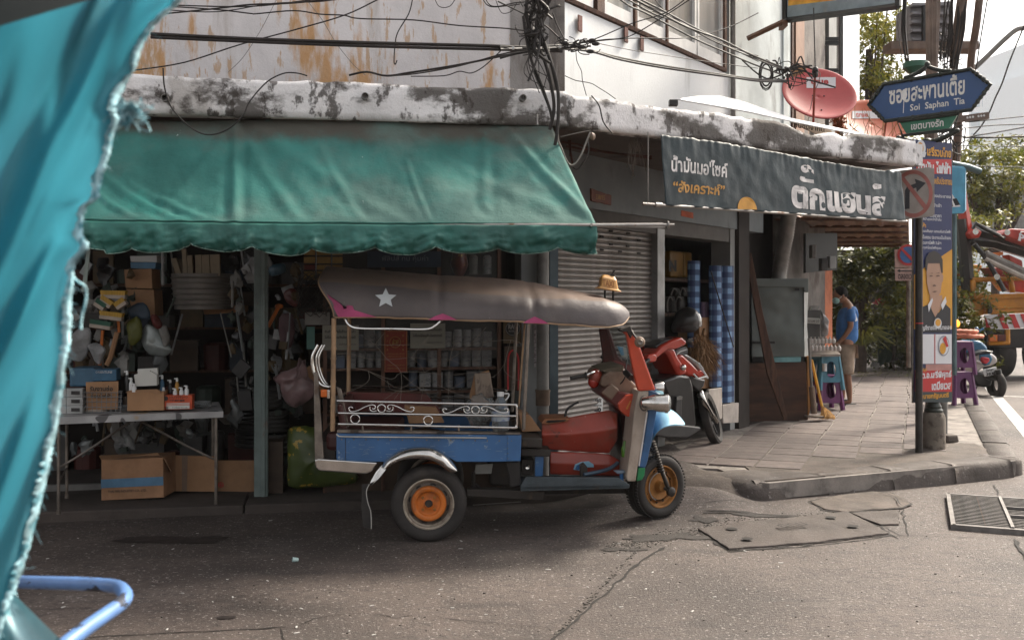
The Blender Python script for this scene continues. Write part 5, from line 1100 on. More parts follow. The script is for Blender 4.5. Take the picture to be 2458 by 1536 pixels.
# ---- satellite dishes
def dish(name,cx,cy,rx,ry,d,mat,lab,lx0,ly0,lx1,ly1,tx):
    t=thing(name,lab,'satellite dish',P(cx,cy+ry,d));c=P(cx,cy,d);R=rx/F*d;n=V((-.05,-1,.0));sq=ry/rx+.125
    x=V((1,0,0));y=V((0,.35,sq)).normalized()if False else V((0,math.sqrt(max(0,1-sq*sq)),sq));nn=x.cross(y).normalized()
    if nn.y>0:nn=-nn
    mb=MB();prof=[(0.0001,.0)]+[(R*k/8,.16*R*(k/8)**2)for k in range(1,9)]+[(R*1.015,.155*R),(R*1.0,.12*R)];vs=[]
    for r,h in prof:
        for k in range(40):a=6.2832*k/40;vs.append(c+x*r*math.cos(a)+y*r*math.sin(a)+nn*(h-.16*R))
    mb.add(vs,[(i*40+k,i*40+(k+1)%40,(i+1)*40+(k+1)%40,(i+1)*40+k)for i in range(len(prof)-1)for k in range(40)]);obj('reflector',mb,mat,t,sm=2,solid=.004)
    def onp(px,py,o=.006):
        ray=P(px,py,1)-V((0,0,H));
        dd=d
        for _ in range(12):
            p=V((0,0,H))+ray*dd;q=p-c;a,b=q.dot(x),q.dot(y);h=.16*R*((a*a+b*b)/R/R)-.16*R;e=q.dot(nn)-h-o;dd-=e/ray.dot(nn)
        return V((0,0,H))+ray*dd
    mb=MB();mb.grid(lambda u,v:onp(lerp(lx0,lx1,u)+(2 if v<.5 else 0)*0,lerp(ly1,ly0,v)),8,4);pl=obj('label_panel',mb,M('label_white',(.62,.60,.62),.5,var=.05),t,sm=2)
    fit('true',lambda u,v:onp(tx[0]+u,tx[1]-v,.010),tx[2],tx[3],M('red_label_print',(.45,.05,.05),.5),pl,bold=.035)
    return t,c,R,nn,onp
m_dish=M('faded_red_dish',(.42,.07,.07),.5,vs=2,var=.08,layers=[((.35,.12,.10),.55,.75,3,(1,1,1),6,.5)]);m_dish2=M('orange_red_dish',(.46,.095,.04),.5,vs=2,var=.1)
t,c,R,nn,onp=dish('satellite_dish',1967,223,87,59,10.2,m_dish,'large pinkish red satellite dish above the ledge with white label panel',1936,186,2006,212,(1967,196,44,13))
mb=MB();mb.tube([P(1952,296,9.95),P(1956,180,9.75)],.012,6);obj('feed_arm',mb,m_red,t,sm=True);mb=MB();mb.tube([P(1956,172,9.7),P(1957,182,9.75)],.03,12);mb.ball(P(1957,168,9.7),.03,10,8);mb.tube([P(1953,20,9.9),P(1957,165,9.7)],.006,5);obj('receiver_head',mb,m_black,t,sm=True)
mb=MB();mb.tube(crom([P(1963,170,9.7),P(1969,180,9.75),P(1962,205,9.9),P(1953,225,10),P(1944,270,10.1),P(1940,290,10.1)],4),.004,5);mb.tube(crom([P(1957,170,9.7),P(1946,157,9.8),P(1925,165,9.9),P(1900,182,9.9),P(1885,195,9.9)],4),.005,5);obj('feed_cable',mb,m_cablel,t,sm=True)
mb=MB()
for x,y in((1951,230),(1978,231),(1972,265)):mb.ball(onp(x,y,.004),.009,6,5)
obj('bolt',mb,m_black,t,kind='stuff')
t,c,R,nn,onp=dish('satellite_dish',2098,290,82,50,11.6,m_dish2,'smaller orange red satellite dish half hidden behind the blue street sign',2046,267,2120,285,(2069,276,30,11))
mb=MB();mb.tube([P(2122,330,11.4),P(2127,290,11.2)],.012,6);obj('feed_arm',mb,m_red,t,sm=True)
mb=MB();mb.tube([P(1952,294,10.1),V((3.06,10.3,2.97))],.025,8);mb.tube([P(2098,338,11.7),P(2098,400,11.7)],.025,8);obj('dish_mast',mb,m_pvc,t,sm=True)
# dead twigs behind the ledge
mb=MB();random.seed(11)
for k in range(40):
    a=P(*k4(random.uniform(720,1320),1180),10.6);b=a+V((random.gauss(0,.12),random.gauss(0,.05),random.uniform(.1,.38)));mb.tube([a,a.lerp(b,.5)+V((random.gauss(0,.03),0,0)),b],.003,4,caps=False)
obj('dry_twigs',mb,m_rust2,None,kind='stuff')
mb=MB()
for k in range(200):
    p=P(*k4(765+random.gauss(0,28),1060+random.gauss(0,30)),10.5);s=.025;d1=V((random.gauss(0,1),random.gauss(0,1),random.gauss(0,1))).normalized()*s;d2=V((random.gauss(0,1),random.gauss(0,1),random.gauss(0,1))).normalized()*s;mb.add([p-d1,p+d2*.5,p+d1,p-d2*.5],[(0,1,2,3)])
obj('dry_leaves',mb,M('dry_orange_leaf',(.38,.12,.03),.6),None,kind='stuff')
# ---- big shop sign cut by the frame top
sb_=thing('hanging_signboard','large yellow and grey signboard in a dark frame jutting from the upper wall','signboard',P(2020,50,10.5))
def sgp(px,py):return P(px,py,lerp(11.2,9.6,(px-1885)/270))
mb=MB();mb.extr([sgp(1890,44),sgp(2150,8),sgp(2150,-160),sgp(1890,-160)],(0,.12,0));obj('grey_panel',mb,M('grey_blue_sign_face',(.22,.27,.30),.5,vs=3,layers=[((.45,.3,.12),.6,.75,2,(1,1,.5),6,.6)]),sb_)
mb=MB();mb.extr([sgp(1892,15)+V((0,-.004,0)),sgp(2148,-16)+V((0,-.004,0)),sgp(2148,-150)+V((0,-.004,0)),sgp(1892,-150)+V((0,-.004,0))],(0,.003,0));obj('yellow_panel',mb,M('yellow_sign_face',(.68,.33,.02),.45),sb_)
mb=MB()
for a,b in(((1884,50),(2156,16)),((1884,50),(1884,-160)),((2156,16),(2156,-160))):mb.tube([sgp(*a),sgp(*b)],.033,4)
obj('frame',mb,m_black,sb_);mb=MB();mb.tube([uw(tr(1790,0,UC),4.55,.02),sgp(1886,50)],.03,4);mb.box(sgp(1880,62),(.05,.2,.06));obj('arm',mb,M('brown_iron_arm',(.12,.06,.035),.7),sb_)
# ================================================================ STREET SIGN ON ITS ORNATE POST
m_cast=M('dark_cast_iron',(.030,.035,.030),.45,.4,vs=9,bump=.4,layers=[((.09,.06,.04),.6,.72,9,(1,1,1),6,.5)])
ss=thing('street_name_sign','blue pointed street name sign in an ornate dark frame on a cast post','street sign',G(2238,1077,PT))
sc_=P(2226,228,9.7);sx=V((.81,-.587,.028)).normalized();sz=V((0,0,1));sn=V((-.587,-.81,0))
if sn.y>0:sn=-sn
def sp(a,b,o=0):return sc_+sx*a+sz*b+sn*o
oc=[(-.56,-.02),(-.415,.165),(.39,.185),(.565,.01),(.40,-.205),(-.40,-.205)]
mb=MB();mb.extr([sp(a,b,.0)for a,b in oc],-sn*.03);obj('plate',mb,M('street_sign_blue',(.018,.065,.19),.35,vs=3,var=.08),ss)
for o_ in(oc,):
    mb=MB();mb.tube([sp(a,b,.01)for a,b in o_],.019,8,closed=True)
    for i in range(6):
        a,b=o_[i],o_[(i+1)%6]
        for k in range(1,6):
            t_=k/6;mb.ball(sp(lerp(a[0],b[0],t_),lerp(a[1],b[1],t_),.012),(.022,.02,.020 if k%2 else.026),8,6)
    obj('frame',mb,m_cast,ss,sm=True)
m_refl=M('reflective_lettering',(.62,.62,.60),.5,var=.05)
fit('ซอยสะพานเตี้ย',lambda u,v:sp(u-.01,v+.055,.006),.70,.205,m_refl,ss,bold=.022);fit('Soi  Saphan  Tia',lambda u,v:sp(u+.09,v-.115,.006),.50,.085,m_refl,ss,bold=.015)
mb=MB();pts=[]
for k in range(14):a=6.283*k/14;pts.append(sp(-.215+.028*math.cos(a),.03+.055*math.sin(a),.010))
mb.add(pts,[list(range(14))]);mb.add([sp(-.22,-.0,.010),sp(-.212,-.0,.010),sp(-.220,-.15,.010),sp(-.226,-.15,.010)],[(0,1,2,3)]);obj('white_splash',mb,M('bird_dropping',(.7,.7,.7),.7),ss)
g_=[(-.26,-.235),(.27,-.235),(.20,-.35),(-.20,-.35)]
mb=MB();mb.extr([sp(a,b,.0)for a,b in g_],-sn*.03);obj('green_plate',mb,M('sign_green',(.015,.13,.07),.4),ss);mb=MB();mb.tube([sp(a,b,.01)for a,b in[(-.28,-.225),(.29,-.225),(.24,-.37),(-.23,-.37)]],.016,8,closed=True);obj('green_frame',mb,m_cast,ss,sm=True)
fit('เขตบางรัก',lambda u,v:sp(u,v-.288,.006),.30,.075,m_refl,ss,bold=.02)
mb=MB()
for s_ in(-1,1):
    for k in range(12):t_=k/11;mb.ball(sp(s_*(.27-.25*t_),-.385-.075*math.sin(t_*1.57),.0),(.03,.03,.024),8,6);mb.ball(sp(s_*(.2-.19*t_),.20+.07*t_**1.6,.0),(.026,.03,.020),8,6)
mb.ball(sp(0,.29,0),(.03,.03,.035),10,8);mb.ball(sp(0,-.46,0),(.05,.05,.04),10,8);obj('ornament',mb,m_cast,ss,sm=True)
pb=G(2241,1077,PT);mb=MB();mb.lathe([(.11,0),(.110,.30),(.095,.345),(.085,.36),(.0001,.36)],pb,n=24);obj('concrete_foot',mb,M('pebbly_concrete_foot',(.19,.16,.13),.9,vs=5,bump=1,bs=90,layers=[((.06,.045,.035),.5,.65,12,(1,1,1),8,.8)]),ss,sm=True)
mb=MB();mb.lathe([(.085,.36),(.088,.38),(.07,.40),(.075,.415),(.055,.45),(.06,.47),(.042,.50),(.04,.6),(.035,.9),(.03,3.0)],pb,n=20);obj('post',mb,m_cast,ss,sm=True)
# election-style banner on a frame
pos=thing('upright_poster','tall narrow blue and orange campaign poster with a printed portrait beside the street post','poster',P(2238,965,9.5))
pl_,pr_=P(2193,720,9.50),P(2285,720,9.74);px_=(pr_-pl_);px_.z=0;PWd=px_.length;px_.normalize();pn=V((px_.y,-px_.x,0));ztop,zbot=3.13,.62
def pp_(a,z,o=0):return V((pl_.x,pl_.y,z))+px_*(a*PWd)+pn*o
def zy(a,py):q=pp_(a,0);return H-(py-CY)/F*q.y
def pbox(name,a0,a1,y0,y1,mat,o=.004,par=None):
    mb=MB();mb.add([pp_(a0,zy(a0,y1),o),pp_(a1,zy(a1,y1),o),pp_(a1,zy(a1,y0),o),pp_(a0,zy(a0,y0),o)],[(0,1,2,3)]);return obj(name,mb,mat,par or pos)
mb=MB();mb.extr([pp_(0,zbot,0),pp_(1,zbot,0),pp_(1,ztop,0),pp_(0,ztop,0)],-pn*.012);obj('panel',mb,M('navy_print',(.018,.027,.10),.5,var=.06),pos)
m_or=M('orange_poster_print',(.62,.30,.03),.5,var=.05);m_rd=M('red_poster_print',(.48,.03,.03),.5,var=.05);m_wh=M('white_poster_print',(.66,.66,.68),.5,var=.03);m_bk=M('black_poster_print',(.015,.015,.02),.5,var=0);m_gr=M('grey_poster_print',(.035,.05,.055),.5,var=.05)
mb=MB();mb.add([pp_(0,zy(0,660),.003),pp_(1,zy(1,598),.003),pp_(1,zy(1,790),.003),pp_(0,zy(0,790),.003)],[(0,3,2,1)]);obj('orange_field',mb,m_or,pos)
def pl(s,a0,a1,y0,y1,mat,bold=.03):return fit(s,lambda u,v:pp_((a0+a1)/2+u,(zy(.5,y0)+zy(.5,y1))/2+v,.008),a1-a0,abs(zy(.5,y0)-zy(.5,y1)),mat,pos,bold=bold)
pl('เสรีรวมไทย',.33,.96,352,376,m_or,.04)
def pell(name,ac,yc,ra,rz,mat,o,n=22):
    mb=MB();zc=zy(ac,yc);mb.add([pp_(ac,zc,o)]+[pp_(ac+ra*math.cos(6.283*k/n),zc+rz*math.sin(6.283*k/n),o)for k in range(n)],[(0,1+k,1+(k+1)%n)for k in range(n)]);return obj(name,mb,mat,pos)
pell('emblem',.18,356,.12,.078,m_wh,.005);pell('emblem',.16,356,.08,.055,m_or,.007);mb=MB();zc=zy(.18,370);mb.add([pp_(.05,zc+.02,.009),pp_(.31,zc+.02,.009),pp_(.27,zc-.03,.009),pp_(.09,zc-.03,.009)],[(3,2,1,0)]);obj('emblem_ribbon',mb,m_wh,pos)
pbox('red_band',.06,.98,383,418,m_rd,.004);pl('น้ำมัน ไฟฟ้า',.1,.95,387,416,m_wh,.04);pl('สำหรับประชาชน',.45,.98,424,442,m_or,.02)
for k,(y,s)in enumerate(((470,'มาเป็นของประชาชน'),(493,'จากการนำเข้า'),(518,'ลงเหนือราคา'),(528,'ให้ต่ำสุดกว่าน้ำมัน'),(556,'ระบบสัญญา เอกชนกับการไฟฟ้า'),(570,'เป็นธรรม ประชาชนเป็นเจ้าของ'),(583,'รวมการไฟฟ้า 3 ฝ่าย'),(596,'หยุดค่าโครงไฟฟ้าชุมชน'))):pl(s,.2,.95 if k in(0,4,5)else.7,y-5,y+4,m_wh,.01)
pl('ไฟฟ้า',.1,.3,536,548,m_or)
# generic printed portrait: flat shapes on the poster
m_face=M('printed_skin',(.42,.25,.17),.5,var=.04);m_hair=M('printed_hair',(.03,.022,.02),.5,var=0)
def ppoly(name,pts,mat,o):
    mb=MB();q=[((x-2193)/92,y)for x,y in pts];mb.add([pp_(a,zy(a,y),o)for a,y in q],[list(range(len(q)))]);return obj(name,mb,mat,pos)
def ctr6(p):return[(2180+.3306*x,500+.3306*y)for x,y in p]
ppoly('portrait_shirt',ctr6([(100,715),(160,690),(215,760),(262,690),(303,730),(303,900),(100,900)]),m_bk,.006)
ppoly('portrait_neck',ctr6([(150,640),(240,630),(245,700),(190,790),(165,740),(150,690)]),m_face,.008)
ppoly('portrait_hair',ctr6([(116,430),(118,370),(140,325),(180,308),(220,330),(242,375),(243,470),(232,470),(220,400),(135,400),(126,460)]),m_hair,.012)
ppoly('portrait_face',ctr6([(126,470),(128,400),(160,372),(205,372),(236,410),(240,480),(248,490),(244,530),(236,540),(228,610),(195,668),(165,665),(142,610),(128,540)]),m_face,.010)
ppoly('portrait_collar',ctr6([(133,700),(165,650),(170,668),(140,755)]),m_wh,.013);ppoly('portrait_collar',ctr6([(228,700),(262,640),(270,680),(240,738)]),m_wh,.013)
m_fs=M('printed_feature',(.13,.07,.05),.5,var=0)
for pts in([(142,492),(150,486),(165,488),(168,494),(150,497)],[(190,490),(205,484),(218,488),(216,495),(195,496)],[(140,474),(168,470),(168,475)],[(186,472),(215,466),(216,472)],[(166,560),(178,553),(192,560),(190,566),(168,566)],[(162,606),(180,600),(202,602),(182,611)]):ppoly('portrait_feature',ctr6(pts),m_fs,.016)
pell('emblem',.60,776,.10,.05,m_wh,.012);pell('emblem',.60,774,.07,.035,m_or,.015)
pl('ตรบัญชีรายชื่อ หมายเลข',.02,.97,779,794,m_wh,.02)
pbox('white_box',.05,.98,802,873,m_wh,.006);pbox('red_line',.52,.54,802,873,m_rd,.009);pell('emblem',.76,830,.15,.10,M('grey_ring',(.3,.3,.35),.5),.009);pell('emblem',.76,830,.13,.085,m_wh,.011);pell('emblem',.73,836,.08,.055,m_or,.013);ppoly('emblem_bar',ctr6([(240,945),(262,925),(282,1000),(268,1010)]),m_rd,.016)
pbox('pink_band',.3,.98,874,889,M('pale_red_print',(.5,.25,.22),.5),.006);pbox('red_band',.02,.99,887,940,m_rd,.005);pl('พ.ต.อ.เสรีพิศุทธ์',.06,.97,890,912,m_wh,.035);pl('เตมียเวส',.45,.96,915,936,m_wh,.035);pl('สนับสนุน',.08,.32,880,892,m_or);pbox('dark_band',.01,.99,940,965,m_gr,.004);pl('เป็นนายกรัฐมนตรี',.06,.9,942,958,m_or,.03)
mb=MB();mb.tube([pp_(0,zbot,-.01),pp_(1,zbot,-.01),pp_(1,ztop,-.01),pp_(0,ztop,-.01)],.010,6,closed=True);obj('poster_frame',mb,m_dullmetal,pos)
# front pole with the no-right-turn sign
pole=thing('sign_pole','dark iron pole carrying the square no right turn sign at the pavement corner','sign pole',G(2206,1086,PT))
pg=G(2206,1086,PT);mb=MB();mb.tube([pg,V((pg.x,pg.y,2.55))],.034,14);obj('pole',mb,M('dark_weathered_pole',(.045,.04,.037),.5,.5,vs=8,layers=[((.13,.09,.06),.58,.7,9,(1,1,.4),8,.6)]),pole,sm=True)
mb=MB();zt_=H-(777-CY)/F*pg.y;mb.tube([pg+V((0,0,zt_-PT)),pg+V((0,0,zt_-PT+.01))],.037,12);obj('red_tie',mb,m_rd,pole)
def nt_(px,py,o=0):f=(px-2143)/100;return P(px,py,lerp(9.42,9.30,f))+V((.1,-1,0))*o
mb=MB();mb.extr([nt_(*k6(715,45)),nt_(*k6(725,28)),nt_(*k6(930,4)),nt_(*k6(965,12)),nt_(*k6(967,285)),nt_(*k6(955,300)),nt_(*k6(740,328)),nt_(*k6(716,318))],(0,.015,0));obj('sign_plate',mb,M('faded_sign_plate',(.34,.30,.27),.5,vs=4,layers=[((.2,.15,.12),.58,.75,5,(1,1,.5),8,.6)]),pole,bev=.003)
m_fr=M('faded_sign_red',(.36,.12,.10),.5,vs=5);cxs,cys=k6(836,165)
mb=MB();n=48;vs=[]
for k in range(n):a=6.2832*k/n;vs+=[nt_(cxs+46.5*math.cos(a),cys+57*math.sin(a),.004),nt_(cxs+38*math.cos(a),cys+47.5*math.sin(a),.004)]
mb.add(vs,[(2*k,2*k+1,(2*k+3)%(2*n),(2*k+2)%(2*n))for k in range(n)]);mb.add([nt_(*k6(758,70),.0045),nt_(*k6(778,60),.0045),nt_(*k6(920,240),.0045),nt_(*k6(900,258),.0045)],[(0,1,2,3)]);obj('prohibition_ring',mb,m_fr,pole)
mb=MB();mb.add([nt_(*k6(x,y),.0028)for x,y in((786,258),(786,145),(800,120),(852,102),(845,75),(912,100),(858,155),(854,128),(822,140),(814,155),(814,256))],[(0,1,2,3,4,5,6,7,8,9,10)]);obj('arrow',mb,m_bk,pole)
# back pole, stone
pg2=G(2266,1046,PT);mb=MB();mb.tube([pg2,V((pg2.x,pg2.y,2.9))],.036,14);obj('plain_pole',mb,m_pvc,None,sm=True,label='grey pole standing behind the tall campaign poster',cat='pole')
mb=MB();mb.box(G(2284,1063,PT)+V((0,.05,.04)),(.16,.12,.08),.3,.85);obj('stone_block',mb,m_conc,None,bev=.02,label='small concrete stone lying at the foot of the grey pole',cat='stone')
# pedestrian crossing sign
cs=thing('crossing_sign','blue pedestrian crossing sign mostly hidden behind the tall poster','road sign',P(2298,515,10.6))
mb=MB();mb.extr([P(2262,397,10.6),P(2312,399,10.7),P(2317,405,10.7),P(2317,505,10.7),P(2310,512,10.7),P(2262,515,10.6)],(.03,.04,0));obj('plate',mb,M('sign_light_blue',(.05,.27,.42),.4,vs=4),cs,bev=.004)
mb=MB();mb.add([P(2262,445,10.58),P(2266,438,10.58),P(2306,496,10.68),P(2262,499,10.58)],[(0,1,2,3)]);obj('white_triangle',mb,m_wh,cs);mb=MB();mb.add([P(2286,478,10.63),P(2296,476,10.64),P(2305,492,10.66),P(2293,494,10.65)],[(0,1,2,3)]);mb.add([P(2280,486,10.62),P(2286,486,10.63),P(2288,496,10.63),P(2281,497,10.62)],[(0,1,2,3)]);obj('stripe_mark',mb,m_bk,cs)
mb=MB();mb.tube([P(2284,394,10.7),P(2322,401,10.75),P(2352,412,10.8)],.035,10);mb.tube([P(2290,395,10.72),P(2290,900,10.72)],.03,8);obj('bracket_pole',mb,M('teal_grey_pole',(.10,.15,.16),.5,.4),cs,sm=True)
# no parking sign further back
npk=thing('no_parking_sign','pinkish no parking sign with arrow panel hanging past the dark pole','road sign',P(2172,880,14.5))
mb=MB();mb.extr([P(2148,599,14.5),P(2198,597,14.5),P(2198,641,14.5),P(2149,642,14.5)],(0,.02,0));mb.extr([P(2149,644,14.5),P(2198,643,14.5),P(2198,673,14.5),P(2150,674,14.5)],(0,.02,0));obj('plate',mb,M('pinkish_plate',(.45,.30,.26),.5,vs=4),npk)
mb=MB();mb.disc(P(2180,612,14.48),.155,(0,-1,0),32);obj('red_disc',mb,m_rd,npk);mb=MB();mb.disc(P(2180,612,14.47),.12,(0,-1,0),32);obj('blue_disc',mb,M('sign_mid_blue',(.04,.13,.35),.4),npk);mb=MB();mb.extr([P(2162,598,14.46),P(2168,597,14.46),P(2198,627,14.46),P(2192,631,14.46)],(0,.004,0));obj('red_bar',mb,m_rd,npk)
mb=MB();mb.extr([P(2153,650,14.48),P(2161,646,14.48),P(2160,649,14.48),P(2196,649,14.48),P(2196,651.5,14.48),P(2160,651.5,14.48),P(2161,654,14.48)],(0,.004,0));obj('arrow',mb,m_bk,npk);fit('ตลอดเวลา',lambda u,v:P(2177+u,664-v,14.48),42,12,m_bk,npk,bold=.02)
mb=MB();mb.tube([P(2181,640,14.6),P(2181,882,14.6)],.035,8);obj('post',mb,m_dullmetal,npk,sm=True)
# ================================================================ HARDWARE SHOP AND STREET GOODS
def kL(x,y):return(80+.463*x,580+.463*y)
def PL(x,y,d):return P(*kL(x,y),d)
def quadbox(pts,th,d,f=kL,away=V((0,1,0))):
    mb=MB();mb.extr([P(*f(x,y),d)for x,y in pts],away*th);return mb
def rbox(x0,y0,x1,y1,d,th,f=kL,rz=.17):
    """upright box whose front shows between two photo corners, turned by rz"""
    a,b=P(*f(x0,y1),d),P(*f(x1,y0),d);w_=(b.x-a.x);c=V(((a.x+b.x)/2,d+th/2,(a.z+b.z)/2));mb=MB();mb.box(c,(w_/math.cos(rz),th,b.z-a.z),rz);return mb
tab=thing('folding_table','folding table with patterned white cloth and thin steel legs in front of the hardware shop','table',V((-2.75,7.5,.07)))
tf=V((.946,.325,0));tn=V((-.325,.946,0));T0=V((-2.154,7.43,0))
def tp_(a,b,z):return T0-tf*a+tn*b+V((0,0,z))
m_cloth=M('white_patterned_cloth',(.36,.35,.345),.6,vs=3,layers=[((.06,.055,.055),.62,.635,6,(1,1,1),1,.9),((.4,.25,.1),.70,.73,3,(1,1,1),2,.6)])
mb=MB();mb.extr([tp_(0,0,.77),tp_(1.55,0,.77),tp_(1.55,.72,.77),tp_(0,.72,.77)],(0,0,-.03));mb.extr([tp_(0,-.003,.77),tp_(1.55,-.003,.77),tp_(1.55,-.003,.715),tp_(0,-.003,.725)],-tn*.002);obj('tabletop',mb,m_cloth,tab,bev=.006)
for a,b in((.05,.06),(1.13,.06),(.05,.66),(1.13,.66)):
    mb=MB();mb.tube([tp_(a,b,.74),tp_(a,b,.07)],.0125,8);mb.tube([tp_(a,b,.10),tp_(a,b,.07)],.016,8);obj('leg',mb,m_dullmetal,tab,sm=True)
for a0,a1 in((.06,.62),(1.12,.62)):mb=MB();mb.tube([tp_(a0,.10,.40),tp_((a0*2+a1)/3,.12,.50),tp_(a1,.2,.72)],.009,6);obj('brace',mb,m_dullmetal,tab,sm=True)
for z in(.3,):mb=MB();mb.tube([tp_(1.13,.06,z),tp_(1.13,.66,z)],.009,6);obj('brace',mb,m_dullmetal,tab,sm=True)
def item(name,mb,mat,label,cat,group=None,**kw):return obj(name,mb,mat,None,label=label,cat=cat,group=group,**kw)
m_wbox=M('white_carton',(.36,.36,.35),.6,var=.06,rnd=.1);m_bluebox=M('blue_carton',(.045,.12,.20),.55,vs=6);m_orgbox=M('orange_red_carton',(.55,.085,.03),.5,var=.06)
TZ=.77
def onT(x,y,z=TZ):return G(*kL(x,y),z)
k=0
for r in range(3):
    for x0,x1 in((132,163),(169,246)):
        y1=892-44*r;o=item('small_carton',rbox(x0,y1-42,x1,y1,7.24,.09),m_wbox,'white printed carton %s of the stack %s'%(('at the bottom','in the middle','on top')[r],'cut off by the torn tarp' if x0<150 else 'beside the plastic basket'),'carton','small white cartons stacked on the table',bev=.002)
        mb=MB();a=P(*kL(x0+.35*(x1-x0),y1-30),7.222);b=P(*kL(x1-5,y1-12),7.222);mb.add([a,(b.x,b.y,a.z),b,(a.x,a.y,b.z)],[(0,1,2,3)]);obj('print',mb,m_ink,o)if x0>150 else None
bk=thing('wire_basket','clear plastic basket holding a lettered cardboard sheet on the table','basket',onT(350,888));
mb=MB();f_=lambda x,y,o=0:PL(x,y,7.26+o)
for k in range(9):x=252+25.5*k;mb.tube([f_(x,780),f_(x*.94+21,885)],.0025,4)
for y in(782,805,830,858,885):mb.tube([f_(250,y),f_(458,y),f_(462,y-8,.28),f_(246,y-8,.28)],.003,4,closed=True)
obj('mesh',mb,M('grey_plastic_mesh',(.16,.16,.16),.5),bk,kind='stuff');mb=quadbox([(272,728),(440,724),(436,868),(276,872)],.01,7.29);obj('sheet',mb,m_card,bk)
fit('รับงานช่อ',lambda u,v:P(*kL(352+u,760-v),7.27),120,28,m_ink,bk,bold=.03);fit('ซ่อมไฟฟ้า',lambda u,v:P(*kL(352+u,798-v),7.27),110,24,m_ink,bk,bold=.02)
mb=MB();mb.ball(PL(325,872,7.34),(.10,.06,.02),12,6);obj('brush_bundle',mb,m_cream,bk,sm=2)
ob_=item('storage_box',rbox(303,662,418,722,7.6,.15),m_bluebox,'blue lettered box standing behind the plastic basket','box',bev=.003);fit('ORIENTLINE',lambda u,v:P(*kL(366+u,676-v),7.575),86,12,m_lett,ob_)


item('storage_tub',rbox(176,655,300,752,7.7,.25),M('blue_tub',(.05,.12,.19),.5),'dull blue plastic tub beside the torn tarp at the back of the table','tub',bev=.015)
c_=item('cardboard_box',rbox(480,780,660,876,7.32,.2),m_card,'brown taped carton full of papers and bottles on the table','box',bev=.003)
mb=quadbox([(478,780),(500,770),(640,765),(662,780),(640,790),(500,792)],.02,7.33);obj('flap',mb,m_card,c_)
for i,(pts,m_)in enumerate((([(540,660),(643,655),(646,740),(545,740)],m_paper),([(522,690),(600,668),(640,690),(640,745),(530,750)],m_paper))):
    item('paper_sheets',quadbox(pts,.02,7.40-.03*i),m_,'loose white papers sticking out of the brown carton, %s sheet'%('rear' if i==0 else 'front'),'papers')
def bottle(x,y0,y1,d,mat,label,r=.016,cap=m_white,group='spray and glue bottles on the table'):
    b=PL(x,y1,d);h=(y1-y0)*.463/F*d;t=thing('bottle',label,'bottle',b,group);mb=MB();mb.lathe([(.0001,0),(r,0),(r,h*.6),(r*.5,h*.75),(r*.45,h*.8)],b,n=10);obj('body',mb,mat,t,sm=True)
    mb=MB();mb.lathe([(r*.6,h*.78),(r*.6,h*.92),(r*.35,h),(.0001,h)],b,n=8);mb.box(b+V((-r*.6,0,h*.95)),(r*1.4,r*.5,r*.5));obj('cap',mb,cap,t);return t
for x,y0,y1,d,m_,lb in((486,668,770,7.36,m_black,'black spray bottle at the end of the brown carton'),(507,705,778,7.35,m_white,'white pump bottle leaning at the brown carton'),(523,735,785,7.34,m_white,'short white bottle in front of the pump bottle'),(668,690,790,7.45,m_bluebox,'tall blue handled tool standing behind the red carton'),
                             (675,755,800,7.44,m_white,'white capped bottle first in the orange red carton'),(735,760,800,7.42,m_white,'white capped bottle in the middle of the orange red carton'),(768,755,800,7.42,m_white,'white spray nozzle bottle in the orange red carton'),(795,745,800,7.42,m_white,'largest white capped bottle at the end of the orange red carton'),(745,705,795,7.5,m_letty,'yellow and black bottle behind the white capped ones'),(710,715,790,7.5,m_black,'black topped bottle behind the orange red carton')):bottle(x,y0,y1,d,m_,lb)
rc=item('orange_carton',rbox(664,796,812,870,7.38,.12),m_orgbox,'orange red carton with Japanese lettering and white lower stripes on the table','carton',bev=.002)
fit('シマノマウサレート',lambda u,v:P(*kL(752+u,806-v-u*.03),7.365),98,16,m_ink,rc,bold=.03);fit('超強速接着剤',lambda u,v:P(*kL(745+u,823-v),7.365),78,10,m_ink,rc,bold=.03)
mb=MB();[mb.add([P(*kL(666,y),7.368),P(*kL(810,y-4),7.368),P(*kL(810,y+h-4),7.368),P(*kL(666,y+h),7.368)],[(0,3,2,1)])for y,h in((838,3),(844,4),(851,18))];obj('white_stripe',mb,m_paper,rc)
fit('กาวร้อน 4-6 มล.',lambda u,v:P(*kL(760+u,858-v),7.36),80,9,m_ink,rc);mb=MB();[mb.add([P(*kL(676+3*i,855),7.362),P(*kL(677.6+3*i,855),7.362),P(*kL(677.6+3*i,868),7.362),P(*kL(676+3*i,868),7.362)],[(0,3,2,1)])for i in range(8)];obj('bar_marks',mb,m_ink,rc,kind='stuff')
mb=MB();mb.disc(P(*kL(686,812),7.36),.018,(0,-1,0),14);obj('emblem',mb,m_ink,rc)
mb=MB();mb.lathe([(.05,0),(.075,.03),(.07,.05),(.065,.05),(.045,.005)],onT(862,866)+V((0,.05,0)),n=18);item('glass_bowl',mb,m_clear,'clear glass bowl at the end of the patterned table','bowl',sm=True)
